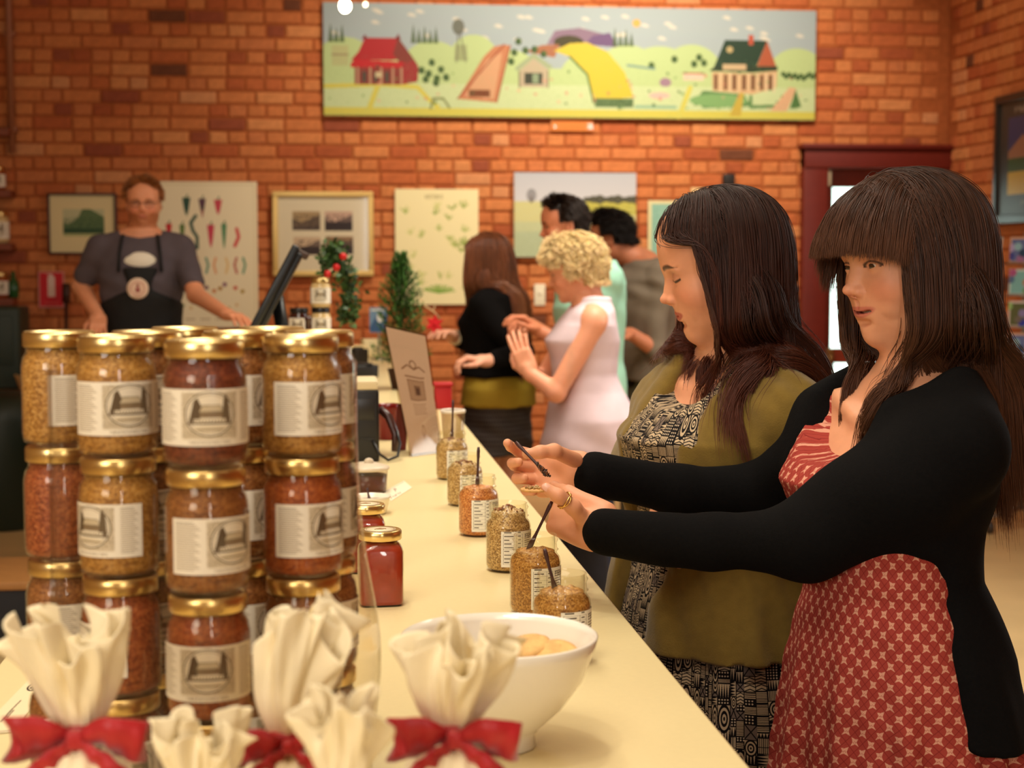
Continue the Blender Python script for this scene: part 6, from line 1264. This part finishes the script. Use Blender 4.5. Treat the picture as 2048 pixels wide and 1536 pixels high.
# postcard rack
base = on(2040, 1058, 0.0); t = thing('card_rack', (base[0], base[1], 0), 'metal postcard rack on castors beside the right-hand wall', 'rack'); met = mat('rack_metal', (150, 136, 124), rough=.35, metal=.7)
b = MB(); b.tube([(0, 0, .12), (0, 0, 1.62)], .018, 12); b.build('pole', met, t)
for k in range(4):
    a_ = k*math.pi/2+.5; b = MB(); b.tube([(0, 0, .12), (.26*math.cos(a_), .26*math.sin(a_), .09)], .014, 8); b.build('foot', met, t); b = MB(); b.tube([(.26*math.cos(a_)-.012, .26*math.sin(a_), .035), (.26*math.cos(a_)+.012, .26*math.sin(a_), .035)], .035, 14); b.build('castor', mat('castor', (60, 52, 48), rough=.5), t)
def card_art(k):
    r = np.random.default_rng(k); c = Canvas(48, 64, tuple(int(q) for q in r.choice([150, 180, 210, 225], 3))); c.rect(.08, .08, .92, .92, tuple(int(q) for q in r.integers(60, 200, 3)))
    for i in range(5): c.ell(r.random(), r.random(), .2, .15, tuple(int(q) for q in r.integers(20, 230, 3)), .8)
    return c.a
cards = []
for k in range(6):
    b = MB(); b.box((0, 0, 0), (.10, .004, .14)); y = -.0026; b.m = 1; b.quad([(-.05, y, -.07), (.05, y, -.07), (.05, y, .07), (-.05, y, .07)]); me = b.data('postcard'); me.materials.append(mat('card_stock', (226, 220, 206), rough=.6)); me.materials.append(image_mat('postcard_%d' % k, card_art(k))); cards.append(me)
n = 0
for lev in range(7):
    z = .50+lev*.17
    for side, ang in enumerate((2.55, 3.35, 4.1, 4.9)):
        rad = .20; x, y = rad*math.cos(ang), rad*math.sin(ang); b = MB()
        b.T = Matrix.Translation((x, y, z)) @ Matrix.Rotation(ang+math.pi/2, 4, 'Z'); b.tube([(-.055, -.012, -.06), (.055, -.012, -.06)], .003, 6); b.tube([(-.055, .01, -.07), (-.055, -.012, -.06)], .003, 6); b.tube([(.055, .01, -.07), (.055, -.012, -.06)], .003, 6); b.tube([(0, .01, -.07), (0, rad, -.07)], .003, 6); b.build('pocket', met, t)
        o = bpy.data.objects.new('postcard', cards[n % 6]); col.objects.link(o); v = Vector((base[0]+x, base[1]+y, z+.004)); o.location = v; o.rotation_euler = (math.radians(-8), 0, ang+math.pi/2); tag(o, 'postcard in the %s tier from the bottom of the rack, %s' % (['first', 'second', 'third', 'fourth', 'fifth', 'sixth', 'seventh'][lev], ['facing the door', 'facing left', 'facing the counter', 'facing the camera'][side]), 'postcard', 'postcards in the rack'); n += 1

# ================================================================== far end of the counter
# little conifer
def conifer(px, py, Y, H, R_, label, seed):
    p = on(px, py); r = np.random.default_rng(seed); t = thing('potted_conifer', (p[0], p[1], 1.0), label, 'tree'); b = MB(); b.lathe([(.035, 0), (.05, .07), (.052, .075), (.045, .07)], 20); b.build('pot', mat('dark_pot', (60, 30, 22), rough=.6), t)
    b = MB(); b.tube([(0, 0, .05), (0, 0, H*.94)], [.010, .004], 8); b.build('trunk', mat('bark', (80, 56, 34), rough=.9), t)
    V, F, n = [], [], 0; C = []
    for i in range(190):
        u = (i+.5)/190; z = .07+(H-.09)*u; L = R_*(1.0-.15*u-.62*max(0, u-.6)/.4)*r.uniform(.75, 1.1); a = i*2.4+r.uniform(-.3, .3); up = .35+.5*u; d = np.array((math.cos(a)*(1-up*.4), math.sin(a)*(1-up*.4), up)); d /= np.linalg.norm(d)
        for q in range(64):
            s_ = r.uniform(.15, 1)*L; base_ = np.array((0, 0, z))+d*s_; nd = d*.5+r.normal(0, .6, 3); nd /= np.linalg.norm(nd); ln__ = .019; w = np.cross(nd, (0, 0, 1)); w = w/(np.linalg.norm(w)+1e-6)*.0021
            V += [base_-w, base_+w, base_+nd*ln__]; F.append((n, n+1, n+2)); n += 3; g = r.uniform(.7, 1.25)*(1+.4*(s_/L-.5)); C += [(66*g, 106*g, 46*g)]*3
    me = bpy.data.meshes.new('foliage'); me.from_pydata(np.array(V).tolist(), [], F); vcol(me, np.clip(C, 0, 255)); o = link_mesh('foliage', me, mat('needles', attr='tint', rough=.6), t); o['kind'] = 'stuff'; return t
conifer(803, 778, 5.9, .50, .115, 'little bushy conifer standing on the counter behind the leaning sign', 3)
# touch-screen till
c0 = W(552, 585, 4.7); t = thing('till_screen', (c0[0], c0[1], 1.0), 'black till screen tilted back, seen from the side behind the jar tower', 'monitor'); zc = c0[2]-1.0; dk1 = mat('screen_black', (26, 30, 34), rough=.3); dk2 = mat('screen_back', (64, 44, 34), rough=.5)
d = np.array((.080, 0, .150)); d /= np.linalg.norm(d); nn = np.array((d[2], 0, -d[0])); T = Matrix.Translation((0, 0, zc)) @ Matrix(((d[0], 0, nn[0]), (0, 1, 0), (d[2], 0, nn[2]))).to_4x4()
b = MB(); b.T = T; b.box((-.0, .02, -.008), (.30, .30, .022), .006); b.build('screen', dk1, t); b = MB(); b.T = T; b.box((.0, .02, .010), (.27, .26, .018), .005); b.build('back_shell', dk1, t); b = MB(); b.T = T; b.box((.135, .02, .016), (.020, .24, .036), .004); b.build('top_edge', dk2, t)
b = MB(); b.tube([(0.02, .02, 0), (0.03, .02, zc*.5), (0.0, .02, zc)], .02, 10); b.lathe([(.09, 0), (.09, .012), (.05, .02)], 24, (0.02, .02, 0)); b.build('stand', dk1, t)
# second display: stacked jars with dark lids, garland and red berries
def small_jar(x, y, z, cont, lid, label, rot=0.0, sc=1.0):
    key = ('s', cont, lid)
    if key not in protos:
        t = thing('preserve_jar', (0, 0, 0), 'x', 'jar'); b = MB(); b.lathe([(.028, 0), (.034, .005), (.035, .012), (.035, .074), (.029, .084), (.029, .088)], 24); b.build('jar', mat('gloss_'+cont, {'dark': (58, 22, 18), 'cream': (214, 184, 130), 'amber': (150, 70, 26)}[cont], rough=.12, coat=.6), t)
        b = MB(); b.lathe([(.031, .086), (.032, .088), (.032, .101), (.029, .103)], 24); b.build('lid', black_lid if lid == 'black' else gold_m, t); b = MB(); b.arc_label(.0355, .016, .068, -math.pi/2-1.5, -math.pi/2+1.5, 16); b.build('label', lab_m, t); protos[key] = t; o = t
    else: o = copy_tree(protos[key])
    o.location = (x, y, z); o.rotation_euler = (0, 0, rot); o.scale = (sc, sc, sc); o['label'] = label; o['group'] = 'jars of the far counter display'; return o
names = ['bottom', 'second', 'third', 'fourth']
for ci, (px, hgt, cont, lid, nm) in enumerate(((600, 3, 'dark', 'black', 'left'), (643, 4, 'cream', 'black', 'middle'), (682, 2, 'cream', 'gold', 'right'))):
    for l in range(hgt): P = W(px, 800, 5.55+.02*ci); small_jar(P[0], P[1], 1.0+.103*l, cont if l % 2 == 0 else ('dark' if cont == 'cream' and l == 1 else cont), lid if l % 2 == 0 else 'gold', '%s jar of the %s stack in the far counter display' % (names[l], nm), .2*ci-.3)
P = W(578, 800, 5.3)
for i in range(2):
    t = thing('sauce_bottle', (P[0]+.085*i-.02, P[1]+.06*i, 1.0), ['left dark sauce bottle beside the far jar stacks', 'right dark sauce bottle beside the far jar stacks'][i], 'bottle', 'dark sauce bottles'); b = MB(); b.lathe([(.026, 0), (.030, .004), (.031, .16), (.026, .19), (.012, .225), (.011, .27), (.013, .272), (.013, .285), (.001, .286)], 24); b.build('bottle', mat('gloss_dark'), t); b = MB(); b.arc_label(.0316, .05, .13, -math.pi/2-1.2, -math.pi/2+1.2, 12); b.build('label', lab_m, t)
t0 = W(690, 800, 5.4); t = thing('garland', (t0[0], t0[1], 1.0), 'leafy green garland with red berries draped over the far jar stacks', 'garland'); path = [rel(W(px, py, 5.42), t) for px, py in ((652, 545), (660, 505), (672, 500), (684, 535), (694, 560), (702, 590), (692, 622), (690, 640))]
b = MB(); b.tube(path, .006, 6); b.build('stem', mat('stem_green', (50, 60, 30), rough=.8), t); rr = np.random.default_rng(6); V, F, C, n = [], [], [], 0; PT = np.array(path)
for i in range(620):
    u = rr.uniform(0, len(PT)-1.001); i0 = int(u); q = PT[i0]*(1-u+i0)+PT[i0+1]*(u-i0)+rr.normal(0, .016, 3); dd = rr.normal(size=3); dd /= np.linalg.norm(dd); w = np.cross(dd, rr.normal(size=3)); w /= np.linalg.norm(w); L_ = .026; V += [q, q+dd*L_*.5+w*.008, q+dd*L_, q+dd*L_*.5-w*.008]; F.append((n, n+1, n+2, n+3)); n += 4; g = rr.uniform(.7, 1.3); C += [(56*g, 84*g, 40*g)]*4
me = bpy.data.meshes.new('leaves'); me.from_pydata(np.array(V).tolist(), [], F); vcol(me, np.clip(C, 0, 255)); link_mesh('leaves', me, mat('leaf_green', attr='tint', rough=.5), t)['kind'] = 'stuff'
for px, py in ((686, 513), (673, 535), (655, 548)): b = MB(); q = rel(W(px, py, 5.38), t); b.ball(q, .013, 14, 10); b.build('berry', mat('berry_red', (190, 20, 24), rough=.3), t)
# small boxes and dark things further along the counter
for i, (px, py, w, h, q, lab) in enumerate(((712, 700, .10, .075, (232, 208, 150), 'cream carton beside the far jar stacks'), (742, 690, .09, .085, (240, 222, 172), 'pale yellow carton farther along the counter'), (728, 748, .10, .05, (24, 22, 20), 'black card reader on the counter left of the conifer'), (716, 722, .07, .07, (40, 34, 28), 'dark jar-sized box before the pale cartons'))):
    p = on(px, py+ (22 if i < 2 else 6)); b = MB(); b.box((0, 0, h/2), (w, .07, h), .006, rz=.2*i); 
    if i >= 2: b.box((0, -.01, h+.004), (w*.7, .05, .008), .003)
    else: b.box((0, -.0355, h*.5), (w*.7, .002, h*.5), .0005, rz=.2*i)
    o = b.build(['carton', 'carton', 'card_reader', 'dark_box'][i], mat('far_item%d' % i, q, rough=.5)); o.location = (p[0], p[1], 1.0); tag(o, lab, ['box', 'box', 'card reader', 'box'][i])
p = on(757, 712); c = Canvas(80, 110, (110, 140, 170)); c.poly([(0, .2), (.4, .7), (.7, .5), (1, .9), (1, 0), (0, 0)], (60, 90, 130)); c.ell(.6, .6, .2, .2, (220, 220, 214)); c.line([(.1, .9), (.9, .9)], .05, (230, 226, 214)); P = W(757, 640, 7.6)
t = thing('blue_card', (P[0], P[1], 1.0), 'blue and white picture card standing left of the conifer', 'card'); zc = P[2]-1; b = MB(); b.box((0, 0, zc), (.085, .003, .12)); b.build('card', mat('card_stock'), t); b = MB(); b.quad([(-.042, -.002, zc-.059), (.042, -.002, zc-.059), (.042, -.002, zc+.059), (-.042, -.002, zc+.059)]); b.build('print', image_mat('blue_print', c.a), t); b = MB(); b.tube([(0, .004, 0), (0, .004, zc)], .004, 8); b.lathe([(.04, 0), (.04, .006), (.001, .008)], 20); b.build('stand', met, t)
# star ornament and twig in the auburn woman's hand
P = W(868, 648, 6.78); t = thing('star_ornament', tuple(P), 'red star-shaped ornament held by the auburn-haired woman', 'ornament'); b = MB(); b.T = Matrix.Rotation(.3, 4, 'Z')
for k in range(6):
    a_ = k*math.pi/3+.4; ca, sa = math.cos(a_), math.sin(a_); b.add([(0, -.006, 0), (.02*ca-.012*sa, -.004, .02*sa+.012*ca), (.044*ca, -.008, .044*sa), (.02*ca+.012*sa, -.004, .02*sa-.012*ca), (.02*ca, .004, .02*sa)], [(0, 3, 2, 1), (0, 1, 4), (1, 2, 4), (2, 3, 4), (3, 0, 4)], False)
b.ball((0, -.009, 0), .007, 10, 6); b.build('star', mat('felt_red', (206, 24, 34), rough=.8), t)
b = MB(); b.tube([W(842, 598, 6.8)-P, W(850, 612, 6.8)-P, W(866, 622, 6.8)-P, W(882, 640, 6.82)-P], .004, 6); b.tube([W(866, 622, 6.8)-P, W(870, 612, 6.8)-P], .003, 6); b.build('twig', mat('pale_twig', (206, 176, 130), rough=.8), t)
# small red box on the counter edge
p = on(905, 818); b = MB(); b.box((0, 0, .036), (.055, .055, .072), .006); b.box((0, 0, .078), (.062, .062, .012), .004); o = b.build('red_box', mat('red_cloth', (170, 16, 26), rough=.6)); o.location = (p[0]-.03, p[1]+.02, 1.0); tag(o, 'small red box on the counter edge behind the tumbler', 'box')

# ================================================================== left side behind the counter
wood = mat('shelf_wood', (128, 62, 34), rough=.6, noise=.15, nscale=6); sx = W(30, 400, 10.25)[0]; sy = W(10, 400, 10.25)[1]
t = thing('shelf_unit', (sx-.45, sy, 0), 'wooden shelves of jars at the far left edge', 'shelf'); levels = [W(10, py, 10.25)[2] for py in (597, 488, 383, 262)]
for z in levels: b = MB(); b.box((0, 0, z-.02), (.90, .32, .045), .003); b.build('shelf', wood, t)
zm = (levels[0]-.06+3.15)/2; hh_ = 3.15-levels[0]+.06; b = MB(); b.box((.43, .1, zm), (.04, .12, hh_), .003); b.build('upright', wood, t); b = MB(); b.box((-.43, .1, zm), (.04, .12, hh_), .003); b.build('upright', wood, t)
for li, z in enumerate(levels[:3]):
    for k in range(4):
        o = small_jar(sx-.10-.17*k, sy-.05+.03*(k % 2), z+.0025, ['amber', 'cream', 'amber'][li], 'gold', '%s jar from the right on the %s shelf at the far left' % (['first', 'second', 'third', 'fourth'][k], ['lowest', 'middle', 'top'][li]), 0, [1.6, 2.0, 1.5][li]); o['group'] = 'jars on the left wall shelves'
bz = W(50, 778, 9.75)[2]; bx0 = W(92, 778, 9.75)[0]; yb = W(50, 778, 9.75)[1]
t = thing('side_bench', (bx0-.6, yb+.1, 0), 'low wooden bench against the wall at the far left', 'bench'); b = MB(); b.box((0, 0, bz-.03), (1.2, .55, .06), .005); b.build('bench_top', mat('bench_wood', (186, 132, 76), rough=.5, noise=.1), t)
for x in (-.54, .54):
    for y in (-.22, .22): b = MB(); b.box((x, y, (bz-.06)/2), (.06, .06, bz-.06), .004); b.build('leg', wood, t)
b = MB(); b.box((0, 0, 0), (.5, .34, .50), .02); b.box((0, -.175, .05), (.42, .01, .3), .004); o = b.build('green_cabinet', mat('dark_green', (38, 52, 40), rough=.5)); o.location = (W(45, 700, 9.75)[0]-.25, yb+.12, bz+.25); tag(o, 'dark green cabinet standing on the wooden bench', 'cabinet')
b = MB(); b.lathe([(.045, 0), (.055, .004), (.085, .09), (.088, .094), (.080, .09), (.05, .01)], 24); o = b.build('paper_bowl', mat('paper_tan', (216, 176, 116), rough=.8)); P = W(60, 770, 9.7); o.location = (P[0], yb-.08, bz); tag(o, 'tan paper bowl at the right end of the wooden bench', 'bowl')
P = W(70, 640, 10.0); b = MB(); b.tube([(0, 0, .015), (.0, .17, 1.20)], .012, 8); b.tube([(0, .17, 1.20), (0, .185, 1.32)], .026, 10); o = b.build('broom', mat('broom_dark', (58, 28, 18), rough=.5)); o.location = (bx0+.05, 10.32, .0); tag(o, 'dark pole leaning against the wall by the fire sign', 'pole')
P = W(67, 585, 10.0); b = MB(); b.lathe([(.03, 0), (.034, .005), (.034, .09), (.012, .13), (.012, .17), (.001, .172)], 20); o = b.build('green_bottle', mat('bottle_green', (36, 84, 40), rough=.15)); o.location = (W(66, 600, 10.2)[0], sy-.02, 0); 
o.location.z = levels[0]+.003; o.location.x = sx-.02; tag(o, 'small green bottle at the right end of the lowest wall shelf', 'bottle')
b = MB(); b.lathe([(.24, 0), (.26, .02), (.27, .60), (.25, .70), (.18, .74), (.001, .75)], 32); o = b.build('green_bin', mat('bin_green', (30, 42, 32), rough=.45)); P = on(-6, 1062, 0.0); o.location = (P[0], P[1]+.2, 0); tag(o, 'rounded dark green bin on the floor at the left edge', 'bin')
def sack(px, py, d, hgt, w, label, seed, colr):
    P = on(px, py, 0.0); r = np.random.default_rng(seed); th = np.linspace(0, 2*math.pi, 28, endpoint=False); R = []
    for i in range(12): u = i/11; q = w*(1-.12*u+.1*math.sin(3*u)); R.append(np.stack([q*np.sign(np.cos(th))*np.abs(np.cos(th))**.6+r.normal(0, .006, 28), q*.6*np.sign(np.sin(th))*np.abs(np.sin(th))**.6*(1-.8*max(0, u-.75)/.25)+r.normal(0, .006, 28), np.full(28, hgt*u)+r.normal(0, .005, 28)*(u > 0)], 1))
    b = MB(); b.rings(R); o = b.build('paper_sack', mat('sack_%d' % seed, colr, rough=.85, noise=.15, nscale=10)); o.location = (P[0], P[1]+.15, 0); tag(o, label, 'sack', 'brown paper sacks on the floor')
sack(92, 1042, 9, .58, .11, 'tan paper sack standing right of the green bin', 2, (186, 130, 74)); sack(84, 1027, 9, .34, .11, 'lower brown sack partly behind the green bin', 5, (120, 76, 44))
P = on(-30, 1300, 0.0); t = thing('storage_crate', (P[0], P[1]+.3, 0), 'dark crate with a wooden lid on the floor at the lower left edge', 'crate'); b = MB(); b.box((0, 0, .11), (.42, .5, .22), .01); b.build('crate', mat('crate_dark', (26, 28, 36), rough=.5), t); b = MB(); b.box((0, 0, .235), (.46, .54, .03), .004); b.build('lid', mat('bench_wood'), t)
